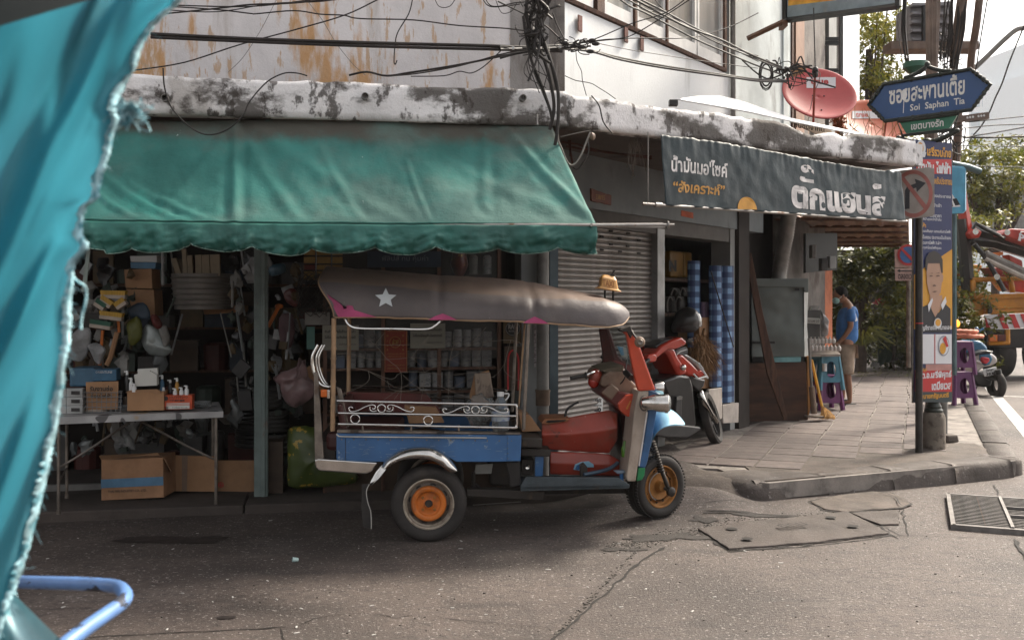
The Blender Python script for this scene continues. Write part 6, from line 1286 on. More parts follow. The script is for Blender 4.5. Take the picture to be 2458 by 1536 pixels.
# under and beside the table
cb=thing('cardboard_box','open brown carton with a blue stripe standing under the table','box',G(*kL(510,1340),.07));d_=G(*kL(510,1340),.07).y
mb=quadbox([(352,1132),(672,1118),(676,1325),(352,1341)],.28,d_);obj('carton',mb,M('blue_striped_carton',(.30,.16,.085),.85,vs=4),cb,bev=.003)
mb=quadbox([(350,1232),(673,1217),(674,1262),(351,1277)],.003,d_-.005);obj('blue_stripe',mb,M('carton_blue',(.08,.17,.27),.7),cb)
mb=quadbox([(352,1132),(640,1093),(672,1118)],.01,d_+.12);obj('flap',mb,m_card,cb);mb=MB();mb.extr([PL(672,1118,d_),PL(715,1190,d_+.02),PL(708,1195,d_+.25),PL(655,1100,d_+.25)],(0,0,.005));obj('flap',mb,m_card,cb);mb=MB();mb.extr([PL(352,1132,d_),PL(340,1110,d_+.05),PL(560,1100,d_+.28),PL(660,1098,d_+.28)],(0,0,.004));obj('flap',mb,m_card,cb)
fit('THAI PIPE INDUSTRY CO., LTD.',lambda u,v:P(*kL(487+u,1292-v-u*.04),d_-.006),200,14,m_ink,cb,bold=.01)
for x0,x1,y0,y1,d,lb in((682,942,1106,1296,7.9,'flattened brown carton with tape leaning behind the table leg'),(944,1160,1134,1297,8.0,'pale flat carton with a small red stamp beside the grey post')):
    o=item('flat_carton',quadbox([(x0,y0),(x1,y0+8 if x0<900 else y0),(x1,y1),(x0,y1-4)],.03,d),m_card,lb,'carton',bev=.002)
    if x0>900:mb=MB();mb.tube([P(*kL(972+13*math.cos(a*.4),1260+13*math.sin(a*.4)),d-.004)for a in range(16)],.003,4,closed=True);mb.box(P(*kL(972,1260),d-.004),(.03,.004,.006));mb.box(P(*kL(972,1260),d-.004),(.006,.004,.03));obj('stamp',mb,m_rd,o)
    else:mb=quadbox([(770,y0+2),(800,y0+3),(796,y1-3),(770,y1-4)],.002,d-.004);obj('tape',mb,m_tand,o)
mb=MB();mb.extr([PL(60,1262,8.0),PL(350,1255,8.1),PL(350,1300,8.1),PL(60,1328,8.0)],(0,.05,0));item('plastic_channel',mb,M('dusty_plastic',(.16,.15,.14),.6),'long dusty plastic channel lying on the shop floor behind the table','channel')
m_lbag=M('green_yellow_bag',(.05,.07,.014),.45,vs=4,layers=[((.4,.25,.03),.60,.63,9,(1,1,1.6),3,.8),((.02,.03,.01),.6,.7,4,(1,1,1),5,.6)])
def bag(name,pts,d,th,mat,label,cat,amp=.02,sub=1,**kw):
    mb=MB();q=crom([P(*p,d)for p in pts],3,closed=True);n=len(q);c=sum(q,V())/n;vs=[];R=7
    for s in(-1,1):
        for r in range(R+1):
            t=r/R
            for k in range(n):p=c.lerp(q[k],math.sin(t*1.5708));dd=th/2*math.cos(t*1.5708)*s;vs.append(p+V((nz(p.x*18,p.z*18,s)*amp,dd+nz(p.x*16,p.z*16,3+s)*amp*1.6+th/2,nz(p.x*18,p.z*18,9)*amp)))
    fs=[]
    for s in range(2):
        for r in range(R):
            for k in range(n):
                b=s*(R+1)*n;f=(b+r*n+k,b+r*n+(k+1)%n,b+(r+1)*n+(k+1)%n,b+(r+1)*n+k);fs.append(f if s else f[::-1])
    mb.add(vs,fs);return obj(name,mb,mat,kw.pop('parent',None),sm=2,label=label,cat=cat,**kw)
m_silv=M('dull_silver',(.16,.17,.17),.35,.4)
bag('shopping_bag',[kL(*p)for p in((1305,980),(1400,965),(1470,985),(1480,1100),(1560,1180),(1640,1190),(1660,1260),(1480,1285),(1310,1275),(1308,1120))],7.75,.22,m_lbag,'green shopping bag with yellow print on the step behind the tricycle','shopping bag')
m_pkbag=M('pinkish_clear_bag',(.24,.15,.15),.3,var=.2,vs=8,trans=.25,alpha=.85);m_clbag=M('grey_clear_bag',(.30,.30,.30),.3,var=.25,vs=9,alpha=.8)
bag('plastic_bag',[kL(*p)for p in((1365,610),(1350,660),(1240,700),(1262,745),(1290,830),(1345,862),(1440,810),(1455,770),(1420,700),(1395,650),(1400,610),(1380,640))],7.5,.16,m_pkbag,'pinkish plastic bag hanging from the rear of the tricycle','plastic bag',.03)
item('cardboard_sheet',quadbox([(1395,665),(1440,640),(1500,655),(1505,770),(1440,792),(1400,760)],.01,7.7),m_card,'stiff brown cardboard piece behind the pink plastic bag','cardboard')
for pts,lb,m_,d in((((200,470),(250,445),(290,470),(262,600),(200,620),(160,560)),'crumpled clear bag hanging beside the torn edge of the tarp',m_clbag,7.9),(((275,540),(320,525),(368,560),(350,600),(335,640),(300,600)),'small clear bag of white goods hanging under the brushes',m_clbag,7.85),
                   (((480,420),(530,390),(555,430),(550,500),(500,545),(482,500)),'bright yellow green packet hanging among the brushes',M('lime_packet',(.09,.095,.012),.5),7.9),(((555,470),(600,430),(705,540),(690,590),(610,590),(560,540)),'silver grey packets hanging in a fan under the cartons',M('silver_packet',(.22,.24,.23),.35,.3),7.95),(((480,350),(560,310),(600,390),(560,410),(500,400)),'dull blue packet hanging beneath the cartons',M('dim_blue_packet',(.05,.075,.11),.5),8.0),
                   (((395,960),(440,940),(490,1000),(520,1080),(450,1060),(400,1020)),'crumpled clear bag under the table',m_clbag,8.0),(((600,385),(640,390),(660,440),(620,450)),'dark red tool packet hanging beside the silver ones',m_redd,7.9),(((640,440),(680,440),(700,520),(670,540)),'grey tool packet hanging at the end of the fan',m_pvc,7.92),(((1215,130),(1290,110),(1300,160),(1230,180)),'small blue film packet hanging right of the grey post',M('blue_film',(.06,.12,.17),.3),8.0),
                   (((1290,270),(1350,240),(1380,330),(1330,330)),'dim pink bag hanging high right of the grey post',m_redd,8.1),(((1265,400),(1340,380),(1345,520),(1290,560)),'dim rose net bag hanging in the gap right of the post',M('dim_rose',(.09,.045,.05),.6),8.1)):
    bag('hanging_packet' if 'packet' in lb else 'plastic_bag',[kL(*p)for p in pts],d,.07,m_,lb,'packet' if 'packet' in lb else 'plastic bag',.012)
# brushes and brooms
m_bris=M('yellow_bristle',(.42,.25,.04),.8,st=(14,14,1),vs=4);m_brisg=M('dark_green_bristle',(.03,.09,.06),.8)
for cx,cy,w_,a,m_,lb in((418,285,130,.02,m_bris,'broad yellow brush head hanging highest among the brooms'),(375,320,70,.6,m_bris,'tilted small brush head with yellow bristles'),(345,335,60,.6,m_brisg,'tilted small brush head with dark green bristles'),(460,330,60,-.6,m_bris,'small brush head tilting the other way'),(405,395,118,.12,m_bris,'second broad yellow brush head below the highest one'),(350,440,110,.15,m_brisg,'cream brush head with dark bristles lowest of the brooms')):
    d=7.85;t=thing('brush_head',lb,'brush',PL(cx,cy,d),'brush heads hanging in the shop');c=PL(cx,cy,d);L_=w_*.463/F*d;R_=Matrix.Rotation(a,3,'Y')
    mb=MB();mb.box(c,(L_,.05,.035),R_);obj('block',mb,m_cream,t,bev=.006);mb=MB();mb.box(c+R_@V((0,0,.03)),(L_*.95,.05,.035),R_,1.08);obj('bristles',mb,m_,t)
mb=MB()
for x0,y0,x1,y1,r in((360,460,345,640,.012),(440,400,445,470,.012)):mb.tube([PL(x0,y0,7.9),PL(x1,y1,7.9)],r,6)
item('broomstick',mb,m_orange,'orange broom handles hanging below the brushes','broom handle');mb=MB();mb.tube([PL(435,470,7.9),PL(400,600,7.9),PL(380,640,7.9)],.02,6);item('wooden_stick',mb,m_card,'thick wooden handle slanting under the brushes','handle')
mb=MB();mb.tube([PL(1278,325,7.9),PL(1250,380,7.9),PL(1218,440,7.9)],.016,6);mb.ball(PL(1274,335,7.9),(.035,.02,.02),8,6);item('orange_tool',mb,m_orange,'orange handled tool hanging to the right of the grey post','tool')
# hanging cartons, slatted bundle
for pts,m_,lb,d in((((470,145),(612,140),(618,245),(478,240)),m_card,'upper brown carton hung high in the shop',8.2),(((480,245),(625,250),(632,385),(520,380)),m_card,'lower brown carton hung high in the shop',8.2),(((500,75),(640,72),(640,108),(505,105)),m_wbox,'white topped box on the hanging cartons',8.2),(((503,107),(636,108),(632,142),(505,138)),m_bluebox,'blue box between cartons and white topped box',8.2),(((878,342),(1082,330),(1085,365),(885,378)),m_card,'flat carton lying deep in the shop under the drum',8.6)):
    item('cardboard_box' if m_ is m_card else 'flat_box',quadbox(pts,.2,d),m_,lb,'box',bev=.004)
for i,(pts)in enumerate((((712,88),(740,85),(778,205),(752,210)),((768,38),(790,38),(800,185),(778,190)),((795,72),(822,70),(828,185),(803,185)),((838,70),(870,68),(872,180),(842,182)),((872,70),(910,68),(915,178),(876,180)),((915,68),(965,66),(968,176),(920,178)))):
    item('wooden_batten',quadbox(pts,.03,8.3),M('pale_slat',(.22,.17,.11),.7)if i==0 else bpy.data.materials['pale_slat'],'pale wooden slat standing in the grey drum, %s after the tilted one'%('','first','second','third','fourth','last')[i]if i else 'tilted pale wooden slat standing in the grey drum','slat','pale slats standing in the drum')
mb=MB();c=PL(885,350,8.5);mb.lathe([(.24,0),(.27,.30),(.265,.30),(.235,.0)],c,n=28)
for k in range(6):mb.lathe([(.247+.004*k,.03+.045*k),(.257+.004*k,.04+.045*k),(.25+.004*k,.05+.045*k)],c,n=28)
item('grey_drum',mb,M('translucent_drum',(.15,.135,.12),.35),'ribbed grey plastic drum hanging inside the dark shop','drum',sm=True)
# dim clutter deep in the shop
ordn=lambda n:'%d%s'%(n,{1:'st',2:'nd',3:'rd'}.get(n if n<20 else n%10,'th'))
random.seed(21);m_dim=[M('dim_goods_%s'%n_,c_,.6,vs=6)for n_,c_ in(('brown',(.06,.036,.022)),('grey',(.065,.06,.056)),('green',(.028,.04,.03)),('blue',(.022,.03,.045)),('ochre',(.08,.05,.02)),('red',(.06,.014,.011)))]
for z in(.55,.95,1.35,1.75,2.15):
    mb=MB();mb.extr([lw(-5,z,-1.6),lw(tl(790)+.2,z,-1.6),lw(tl(790)+.2,z,-1.95),lw(-5,z,-1.95)],(0,0,-.025));obj('back_shelf',mb,m_brownwood,bld)
nb_=0
for z in(.07,.55,.95,1.35,1.75):
    t=-4.6;sh_={.07:'floor level',.55:'lowest',.95:'second',1.35:'third',1.75:'top'}[z];ni=0
    while t<tl(790)-.1:
        w_=random.uniform(.10,.34);h=random.uniform(.12,.34);mb=MB()
        if random.random()<.6:mb.box(lw(t+w_/2,z+h/2,-1.55-.1*random.random()),(w_*.92,.2,h),.17+random.gauss(0,.1))
        else:mb.lathe([(w_*.4,0),(w_*.42,h*.9),(w_*.3,h),(.001,h)],lw(t+w_/2,z,-1.6),n=12)
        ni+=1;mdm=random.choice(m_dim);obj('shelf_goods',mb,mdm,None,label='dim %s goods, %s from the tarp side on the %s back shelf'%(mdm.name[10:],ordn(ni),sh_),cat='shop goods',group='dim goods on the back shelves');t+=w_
for i,(x,y,r)in enumerate(((1110,760,.13),(1200,800,.15),(1120,900,.16),(1230,920,.16),(1150,1000,.17),(1240,1040,.15))):
    c=PL(x,y,8.5);mb=MB()
    for k in range(5):mb.lathe([(r+.02*math.cos(a*.7854)-.02,.02*math.sin(a*.7854)+.035*k-.08)for a in range(9)],c,n=22)
    item('hose_coil',mb,m_dim[1]if i%2 else m_black,'coil of dark hose in shiny film, %s in the pile beside the post'%('top left','top right','middle left','middle right','bottom left','bottom right')[i],'hose coil','hose coils beside the post',sm=True)
mb=MB();mb.lathe([(.03,0),(.10,.07),(.095,.07)],PL(1008,945,8.2),n=16);item('white_bowl',mb,m_pvc,'shallow pale bowl between table and hose coils','bowl',sm=True)
mb=MB();mb.box(PL(1258,1190,8.0),(.12,.2,.5),.17);item('brown_crate',mb,m_dim[0],'brown wooden crate end right of the grey post','crate')
rg=random.Random(91)
for mi,m_ in enumerate([m_clbag,m_pvc,m_dim[2],m_dim[4],m_silv,m_black]):
    mb=MB()
    for k in range(26):
        x,y=rg.choice(((rg.uniform(150,740),rg.uniform(120,640)),(rg.uniform(150,700),rg.uniform(380,660)),(rg.uniform(1215,1400),rg.uniform(60,900)),(rg.uniform(1000,1150),rg.uniform(60,900)),(rg.uniform(180,900),rg.uniform(925,1080))));c=PL(x,y,rg.uniform(7.95,8.6));s=rg.uniform(.02,.065)
        if rg.random()<.5:mb.ball(c,(s,s*.6,s*rg.uniform(1,2)),9,7);n0=len(mb.v)-72;mb.v[n0:]=[v+V((nz(v.x*30,v.z*30,1),nz(v.x*30,v.z*30,4),nz(v.x*30,v.z*30,7)))*s*.9 for v in mb.v[n0:]]
        elif rg.random()<.5:mb.box(c,(s*rg.uniform(.6,2),.04,s*rg.uniform(1,2.6)),Matrix.Rotation(rg.gauss(0,.35),3,'Y'))
        else:mb.tube([c,c+V((rg.gauss(0,.05),.02,rg.uniform(.15,.4)))],rg.uniform(.005,.012),6)
    obj('hanging_goods',mb,m_,None,sm=True,kind='stuff')
# ---- glazed front with shelves behind the tricycle
def kc(x,y):return(700+.2778*x,580+.2778*y)
def sw(px,py,o=0):t=tl(px,o);q=lw(t,0,o);q.z=H-(py-CY)/F*q.y;return q
gl_=thing('shop_window','tall glazed shop cabinet front with shelves behind the tricycle','shop window',lw(tl(1000),.07,-.05))
m_pane=M('dusty_pane',(.25,.25,.24),.08,var=0,alpha=.10)
for a,b in((783,915),(925,1050),(1060,1195)):mb=MB();mb.extr([sw(a,860,-.04)*1,sw(b,860,-.04),V((*sw(b,860,-.04).xy,2.3)),V((*sw(a,860,-.04).xy,2.3))],-LN*.004);obj('pane',mb,m_pane,gl_)
mb=MB();mb.extr([lw(tl(780),.07,-.04),lw(tl(1240),.07,-.04),lw(tl(1240),.62,-.04),lw(tl(780),.62,-.04)],-LN*.3);obj('counter_base',mb,m_dim[0],gl_)
for px in(780,920,1055,1200):mb=MB();p=lw(tl(px),1.45,-.04);mb.box(p,(.03,.03,2.8),.17);obj('mullion',mb,m_brownwood,gl_)
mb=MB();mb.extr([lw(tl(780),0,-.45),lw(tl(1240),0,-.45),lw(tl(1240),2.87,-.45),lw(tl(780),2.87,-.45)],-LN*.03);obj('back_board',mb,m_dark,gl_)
for y in(840-6,880,935,985):z=H-(y-CY)/F*8.2;mb=MB();mb.extr([lw(tl(785),z,-.07),lw(tl(1195),z,-.07),lw(tl(1195),z,-.4),lw(tl(785),z,-.4)],(0,0,-.02));obj('shelf',mb,m_brownwood,gl_)
z=H-(735-CY)/F*8.2;mb=MB();mb.extr([lw(tl(785),z,-.07),lw(tl(1235),z,-.07),lw(tl(1235),z,-.4),lw(tl(785),z,-.4)],(0,0,-.02));obj('shelf',mb,m_brownwood,gl_)
m_can=M('grey_tin_label',(.20,.195,.19),.5,rnd=.35,vs=9,layers=[((.05,.05,.06),.55,.58,25,(1,1,2),3,.7)]);m_can2=M('blue_tin_label',(.07,.09,.13),.5,rnd=.4,vs=9)
random.seed(4)
for y,x0,x1 in((833,800,1195),(880,800,1190),(935,985,1195),(985,800,1190)):
    z=H-(y-CY)/F*8.2;t=tl(x0);ni=0
    while t<tl(x1)-.05:
        r=random.uniform(.035,.048);h=random.uniform(.10,.16)if y<990 else.13;c=lw(t+r,z,-.14-.05*random.random())
        mb=MB()
        if random.random()<.55:mb.lathe([(r,0),(r,h),(r*.9,h+.006),(.001,h+.006)],c,n=14)
        else:mb.box(c+V((0,0,h/2)),(r*1.9,r*1.7,h),.17+random.gauss(0,.06))
        ni+=1;obj('shelf_tin',mb,m_can if random.random()<.75 else m_can2,None,sm=True,label='dusty tin, %s from the post side on the %s glazed shelf'%(ordn(ni),{833:'upper',880:'middle',935:'short',985:'lowest'}[y]),cat='tin',group='tins and packets on the glazed shelves');t+=r*2.12
def notice(name,x0,y0,x1,y1,mat,label,cat,o=-.02,f=kc):
    mb=MB();a,b=f(x0,y0),f(x1,y1);mb.extr([sw(a[0],b[1],o),sw(b[0],b[1],o),sw(b[0],a[1],o),sw(a[0],a[1],o)],-LN*.004);return item(name,mb,mat,label,cat)
def sfit(s,x0,y0,x1,y1,mat,par,o=-.012,bold=.01,**kw):
    a,b=kc(x0,y0),kc(x1,y1);return fit(s,lambda u,v:sw((a[0]+b[0])/2+u,(a[1]+b[1])/2-v,o),b[0]-a[0],b[1]-a[1],mat,par,bold=bold,**kw)
m_not=M('yellowed_notice',(.21,.20,.165),.8,var=.05)
for x0,x1,y0,lb in((265,580,722,'yellowed Thai notice taped to the glass behind the tricycle post'),(1025,1328,706,'yellowed Thai notice taped to the glass beside the red calendar')):
    n=notice('paper_notice',x0,y0,x1,y0+215,m_not,lb,'notice');sfit('สินค้าทุกชิ้นในร้านซื้อแล้ว',x0+20,y0+40,x1-28,y0+72,m_ink,n,bold=.02);sfit('ไม่รับเปลี่ยน/คืนในทุกกรณี',x0+20,y0+88,x1-28,y0+122,m_ink,n,bold=.02);sfit('ขออภัยในความไม่สะดวก',x0+145,y0+155,x1-25,y0+170,m_ink,n)
m_calg=M('dull_gold_print',(.30,.15,.04),.5)
n=notice('red_calendar',800,742,1000,1128,M('brick_red_calendar',(.20,.028,.012),.6,var=.08),'brick red hanging calendar with a golden round emblem','calendar',-.015)
mb=MB();a=kc(895,868);mb.tube([sw(a[0]+13*math.cos(i*.3),a[1]+13*math.sin(i*.3),-.008)for i in range(21)],.003,5,closed=True)
for i in range(7):mb.tube([sw(a[0]+random.uniform(-8,8),a[1]+random.uniform(-8,8),-.008)for _ in range(3)],.003,4)
mb.tube([sw(*kc(x,y),-.008)for x,y in((806,750),(994,750),(994,1120),(806,1120))],.0025,4,closed=True);obj('gold_emblem',mb,m_calg,n)
for y in(765,962,985,1060,1088):sfit('ปฏิทินประจำปี',825,y,975,y+14,m_calg,n,-.006)
for y,l_ in((805,'開'),(850,'人'),(890,'興'),(925,'泰')):
    for x in(820,955):sfit(l_,x,y,x+16,y+18,m_calg,n,-.006)
n=notice('blue_lamp_sign',655,85,1290,222,M('dim_blue_sign',(.022,.032,.05),.6),'dim blue sign with thin Thai lettering hanging just under the awning','sign',.05);sfit('ฟิลิปส์ ทน คุ้มค่า',780,118,1180,180,M('dim_grey_lettering',(.16,.17,.19),.6),n,.06,.0)
n=notice('lattice_panel',105,60,440,330,M('dull_amber_panel',(.22,.13,.035),.6,var=.25),'yellow lattice window panel just under the awning near the post','panel',.0)
mb=MB();[mb.tube([sw(*kc(x,60),.008),sw(*kc(x,330),.008)],.006,4)for x in(210,345)];[mb.tube([sw(*kc(105,y),.008),sw(*kc(440,y),.008)],.006,4)for y in(125,195,250)];obj('lattice_bar',mb,m_black,n);n2=notice('red_tile',110,185,205,245,m_redd,'small dull red square behind the lattice panel','panel',.004)
mb=MB();c=sw(*kc(1448,300),-.1);mb.lathe([(.03,0),(.045,.02),(.075,.10),(.06,.16),(.055,.26),(.07,.30)],c,n=18);item('red_vase',mb,M('red_gold_vase',(.12,.03,.022),.35,layers=[((.45,.3,.04),.62,.66,14,(1,1,1),4,.9)]),'tall dark red vase with gold decoration on the upper shelf','vase',sm=True)
for x,m_,lb in((1572,m_pvc,'grey cylinder tin next to the red vase'),(1690,m_can,'red and white spray tin at the end of the upper shelf')):mb=MB();mb.lathe([(.035,0),(.035,.14),(.02,.155),(.001,.155)],sw(*kc(x,280),-.1),n=14);o=item('spray_tin',mb,m_,lb,'spray tin',sm=True)
n=notice('oil_poster',1830,690,1995,880,m_dim[4],'ochre poster with a round black badge reading RAC','poster',.0);mb=MB();mb.disc(sw(*kc(1912,752),.004),.062,LN,24);obj('round_badge',mb,m_black,n);mb=MB();a=kc(1912,752);mb.tube([sw(a[0]+17*math.cos(i*.3),a[1]+16*math.sin(i*.3),.006)for i in range(21)],.002,4,closed=True);obj('badge_ring',mb,m_cablel,n);sfit('RAC',1872,712,1950,755,m_cablel,n,.010,.05);sfit('MOTOR OIL',1876,766,1948,780,m_cablel,n,.010,.03)
n=notice('arched_poster',1840,905,1990,1290,m_dim[0],'dark poster with a red arch hanging beneath the round badge','poster',.0);mb=MB();mb.tube(crom([sw(*kc(x,y),.008)for x,y in((1870,1280),(1870,1040),(1880,970),(1912,940),(1945,970),(1960,1040),(1960,1280))],4),.008,5);obj('red_arch',mb,m_rd,n)
mb=MB();random.seed(8);c=sw(*kc(190,450),.1)
for k in range(16):mb.tube([c+V((.13*math.cos(a*.45+k)*random.uniform(.8,1.1),random.uniform(-.05,.05),.17*math.sin(a*.45+k*1.3)*random.uniform(.7,1.1)))for a in range(14)],.003,4,closed=True)
item('wire_tangle',mb,m_cable,'black wire tangle hanging behind the rear end of the tricycle roof','wire tangle')
n=notice('teal_cloth',130,735,200,930,M('dull_teal_cloth',(.06,.14,.12),.7),'dull teal cloth hanging behind the chrome loops','cloth',.02);n=notice('grey_sheet',115,610,330,720,m_pvc,'rumpled grey sheet above the first notice','sheet',.0)
# ================================================================ SECOND SHOP: oil cans, cloth rolls, broom
def kz(x,y):return(1560+.3043*x,620+.3043*y)
def rs(x,y,o=0,f=kz):return wallpt(*f(x,y),o)
m_gold=M('dull_gold_can',(.26,.13,.015),.4)
m_chk=M('blue_checked_cloth',(.17,.29,.48),.8,var=.0,vs=6,bands=([(0,9),(2,8.5)],(.006,.015,.07),.5,.72))
def croll(x0,x1,y0,y1,o,label,bulge=.03):
    a,b=rs(x0,y1,o),rs(x1,y1,o);top=rs((x0+x1)/2,y0,o).z;zb=(a.z+b.z)/2;c=(a+b)/2;r=(b-a).length/2*1.0;mb=MB()
    mb.grid(lambda u,v:V((c.x,c.y,lerp(zb,top,v)))+V((RU.x*math.cos(u*6.283),RU.y*math.cos(u*6.283),0))*r+RN*math.sin(u*6.283)*r*.5*(1+.15*nz(v*5,u*8)),20,16);mb.disc((c.x,c.y,top),r*.6,(0,0,1));return item('cloth_roll',mb,m_chk,label,'cloth roll','blue checked cloth rolls',sm=2)
croll(312,382,22,700,-.10,'blue checked cloth roll nearest the shutter rail');croll(482,552,60,1010,.04,'blue checked cloth roll in the middle with a dark cord across');croll(555,640,62,1130,.06,'widest blue checked cloth roll beside the dark door column')
cable([kz(480,100),kz(540,300),kz(660,700)],10.2,10.4,.007,'thin dark cord slanting over the checked cloth rolls',group='thin cords in the second shop')
for x0,y0,x1,y1,m_,o,lb,nm in((130,-50,235,150,m_gold,-.5,'dull golden oil can with a dark N mark on the high shelf','oil_can'),(238,-45,302,150,m_gold,-.52,'narrow golden oil can with handle next to the marked one','oil_can')):
    a,b=rs(x0,y1,o),rs(x1,y0,o);c=(a+b)/2;mb=MB();mb.box(c,(max(.1,(V((b.x-a.x,b.y-a.y,0))).length),.1,b.z-a.z),az);o_=item(nm,mb,m_,lb,'oil can',bev=.02)
    if x0<200:fit('N',lambda u,v:rs(180+u,60-v,o+.08),60,90,m_ink,o_,bold=.06)
for x0,y0,x1,y1,lb in((135,300,190,430,'first dark oil jug with pale handle on the middle shelf'),(200,300,262,430,'second dark oil jug with pale handle on the middle shelf'),(165,235,225,295,'small tilted bottle behind the oil jugs'),(235,230,290,300,'upright bottle behind the oil jugs')):
    a,b=rs(x0,y1,-.4),rs(x1,y0,-.4);c=(a+b)/2;w_=V((b.x-a.x,b.y-a.y,0)).length;t=thing('oil_jug',lb,'oil jug',a,'oil jugs on the middle shelf');mb=MB();mb.box(c,(w_*.8,.09,b.z-a.z),az,.8);obj('jug',mb,m_dim[1],t,bev=.02)
    mb=MB();mb.tube(crom([rs(x0+6,y1-8,-.34),rs(x0+4,y0+50,-.34),rs((x0+x1)/2-5,y0+4,-.34),rs(x1-10,y0+30,-.34)],4),.009,6);obj('handle',mb,m_cablel,t,sm=True)
for y in(155,435,700):a,b=rs(118,y,-.35),rs(700,y,-.35);mb=MB();z=(a.z);mb.extr([V((a.x,a.y,z)),V((b.x,b.y,z)),V((b.x,b.y,z))-RN*.4,V((a.x,a.y,z))-RN*.4],(0,0,-.03));obj('shelf',mb,m_brownwood,bld)
item('cardboard_box',(lambda mb:(mb.extr([rs(390,470,.0),rs(500,462,.0),rs(500,1020,.0),rs(390,1030,.0)],-RN*.25),mb)[1])(MB()),m_card,'tall brown carton standing between the black helmet and cloth rolls','box',bev=.004)
n=MB();n.extr([rs(490,490,.03),rs(528,488,.03),rs(528,600,.03),rs(496,600,.03)],RN*.002);o_=item('price_card',n,M('buff_card',(.42,.26,.13),.8),'buff price card with vertical red writing on the tall carton','price card');fit('99 บาท',lambda u,v:rs(511-v,545-u,.04),60,14,m_rd,o_)
for x0,x1,lb in((405,425,'purple tube bottle nearest the checked roll'),(432,458,'purple tube bottle in the middle'),(488,520,'tall purple film roll before the middle cloth roll')):a,b=rs(x0,470,-.05),rs(x1,345,-.05);mb=MB();mb.tube([V((*((a+b)/2).xy,a.z)),V((*((a+b)/2).xy,b.z))],(V((b.x-a.x,b.y-a.y,0))).length/2,10);item('purple_tube',mb,M('dull_purple',(.09,.05,.10),.5),lb,'tube','purple tubes on the carton',sm=True)
for pts,lb in(([(465,1035),(570,1020),(572,1260),(530,1285),(470,1290)],'dirty white board leaning under the checked cloth, taller one'),([(575,1155),(702,1138),(700,1295),(580,1300)],'dirty white board at the foot of the widest cloth roll')):mb=MB();mb.extr([rs(x,y,.16)for x,y in pts],-RN*.03);item('white_board',mb,M('dirty_white_board',(.45,.40,.36),.6,vs=4,layers=[((.2,.13,.08),.6,.72,5,(1,1,1),6,.7)]),lb,'board',bev=.004)
mb=MB();random.seed(6)
for k in range(1500):
    a0=rs(400+random.gauss(0,26),650+random.gauss(0,22),.18);e=rs(470+random.gauss(0,62),840+random.gauss(0,75),.22+random.gauss(0,.05));s=V((random.gauss(0,1),random.gauss(0,1),random.gauss(0,.4))).normalized()*.0028;m_=a0.lerp(e,.6)+V((random.gauss(0,.012),0,random.gauss(0,.012)));mb.add([a0-s,a0+s,m_+s,m_-s,e],[(0,1,2,3),(3,2,4)])
mb.tube([rs(430,560,.14),rs(415,660,.18)],.02,6)
item('grass_broom',mb,M('golden_broom_grass',(.20,.10,.035),.8,var=.4,vs=30),'bushy golden grass broom leaning behind the red motorcycle','broom')
# ---- food stall cabinet
def F12(x,y,d=12.0):return P(*kz(x,y),d)
stall=thing('metal_cabinet','dented grey sheet metal cabinet standing on a brown wooden base','cabinet',G(1865,1010,PT))
m_tin=M('dented_sheet_metal',(.15,.165,.155),.5,.35,vs=1.5,var=.08)
def cabf(u,v):
    x,y=lerp(805,1218,u),lerp(775,228,v);p=F12(x,y);p.y+=.03*nz(p.x*3,p.z*3,2)+.007*nz(p.x*9,p.z*9,7);return p
mb=MB();mb.grid(cabf,30,36);mb.extr([F12(806,775,12.06),F12(1218,775,12.06),F12(1218,228,12.06),F12(806,228,12.06)],(0,.6,0));obj('front',mb,m_tin,stall,sm=True)
mb=MB();mb.extr([F12(1218,775,11.99),F12(1258,772,12.3),F12(1240,560,12.3),F12(1250,228,12.3),F12(1218,228,11.99)],(-.02,.1,0));obj('side',mb,M('pale_sheet_metal',(.42,.44,.43),.35,.5,bump=.4,bs=6),stall)
mb=MB();mb.extr([F12(840,160,11.97),F12(1252,160,11.97),F12(1252,270,11.97),F12(1216,262,11.97),F12(1214,232,11.97),F12(830,225,11.97)],(0,.65,0));obj('lid',mb,m_tin,stall,bev=.008)
mb=MB();mb.extr([F12(1142,234,11.955),F12(1178,236,11.955),F12(1178,256,11.955),F12(1142,254,11.955)],(0,.01,0));mb.extr([F12(810,654,11.95),F12(985,654,11.95),F12(985,672,11.95),F12(810,672,11.95)],(0,.02,0));obj('hinge',mb,m_black,stall)
mb=MB();mb.extr([F12(760,828),F12(1232,818),F12(1245,1283),F12(770,1285)],(0,.55,0));obj('wooden_base',mb,M('worn_brown_plywood',(.085,.038,.022),.6,vs=2,st=(.6,.6,3),var=.35,layers=[((.16,.08,.045),.55,.7,2.5,(1,1,4),8,.7)]),stall,bev=.005)
mb=MB();mb.extr([F12(810,775,12.1),F12(1225,775,12.1),F12(1225,825,12.1),F12(810,825,12.1)],(0,.4,0));obj('gap_shelf',mb,m_black,stall)
mb=MB();mb.extr([F12(978,780,11.99),F12(1194,778,11.99),F12(1190,818,11.99),F12(985,820,11.99)],(0,.1,0));item('teal_tray',mb,M('pale_teal_plastic',(.2,.4,.42),.35),'pale teal tray pushed between the metal cabinet and its wooden base','tray',bev=.004)
mb=MB();mb.extr([F12(750,-40,11.6),F12(802,-40,11.6),F12(890,420,11.6),F12(985,820,11.6),F12(1086,1268,11.7),F12(1058,1274,11.7),F12(925,900,11.6),F12(835,420,11.6)],(0,.05,0));item('leaning_plank',mb,m_brownwood,'long dark plank leaning across the metal cabinet','plank',bev=.004)
dt=thing('flexible_duct','ribbed grey flexible duct rising from the cabinet to the dark banner','duct',P(1875,668,12.2));pts=crom([P(1870,672,12.2),P(1872,645,12.2),P(1880,600,12.15),P(1888,560,12.1),P(1893,520,12.0),P(1895,490,11.9)],12)
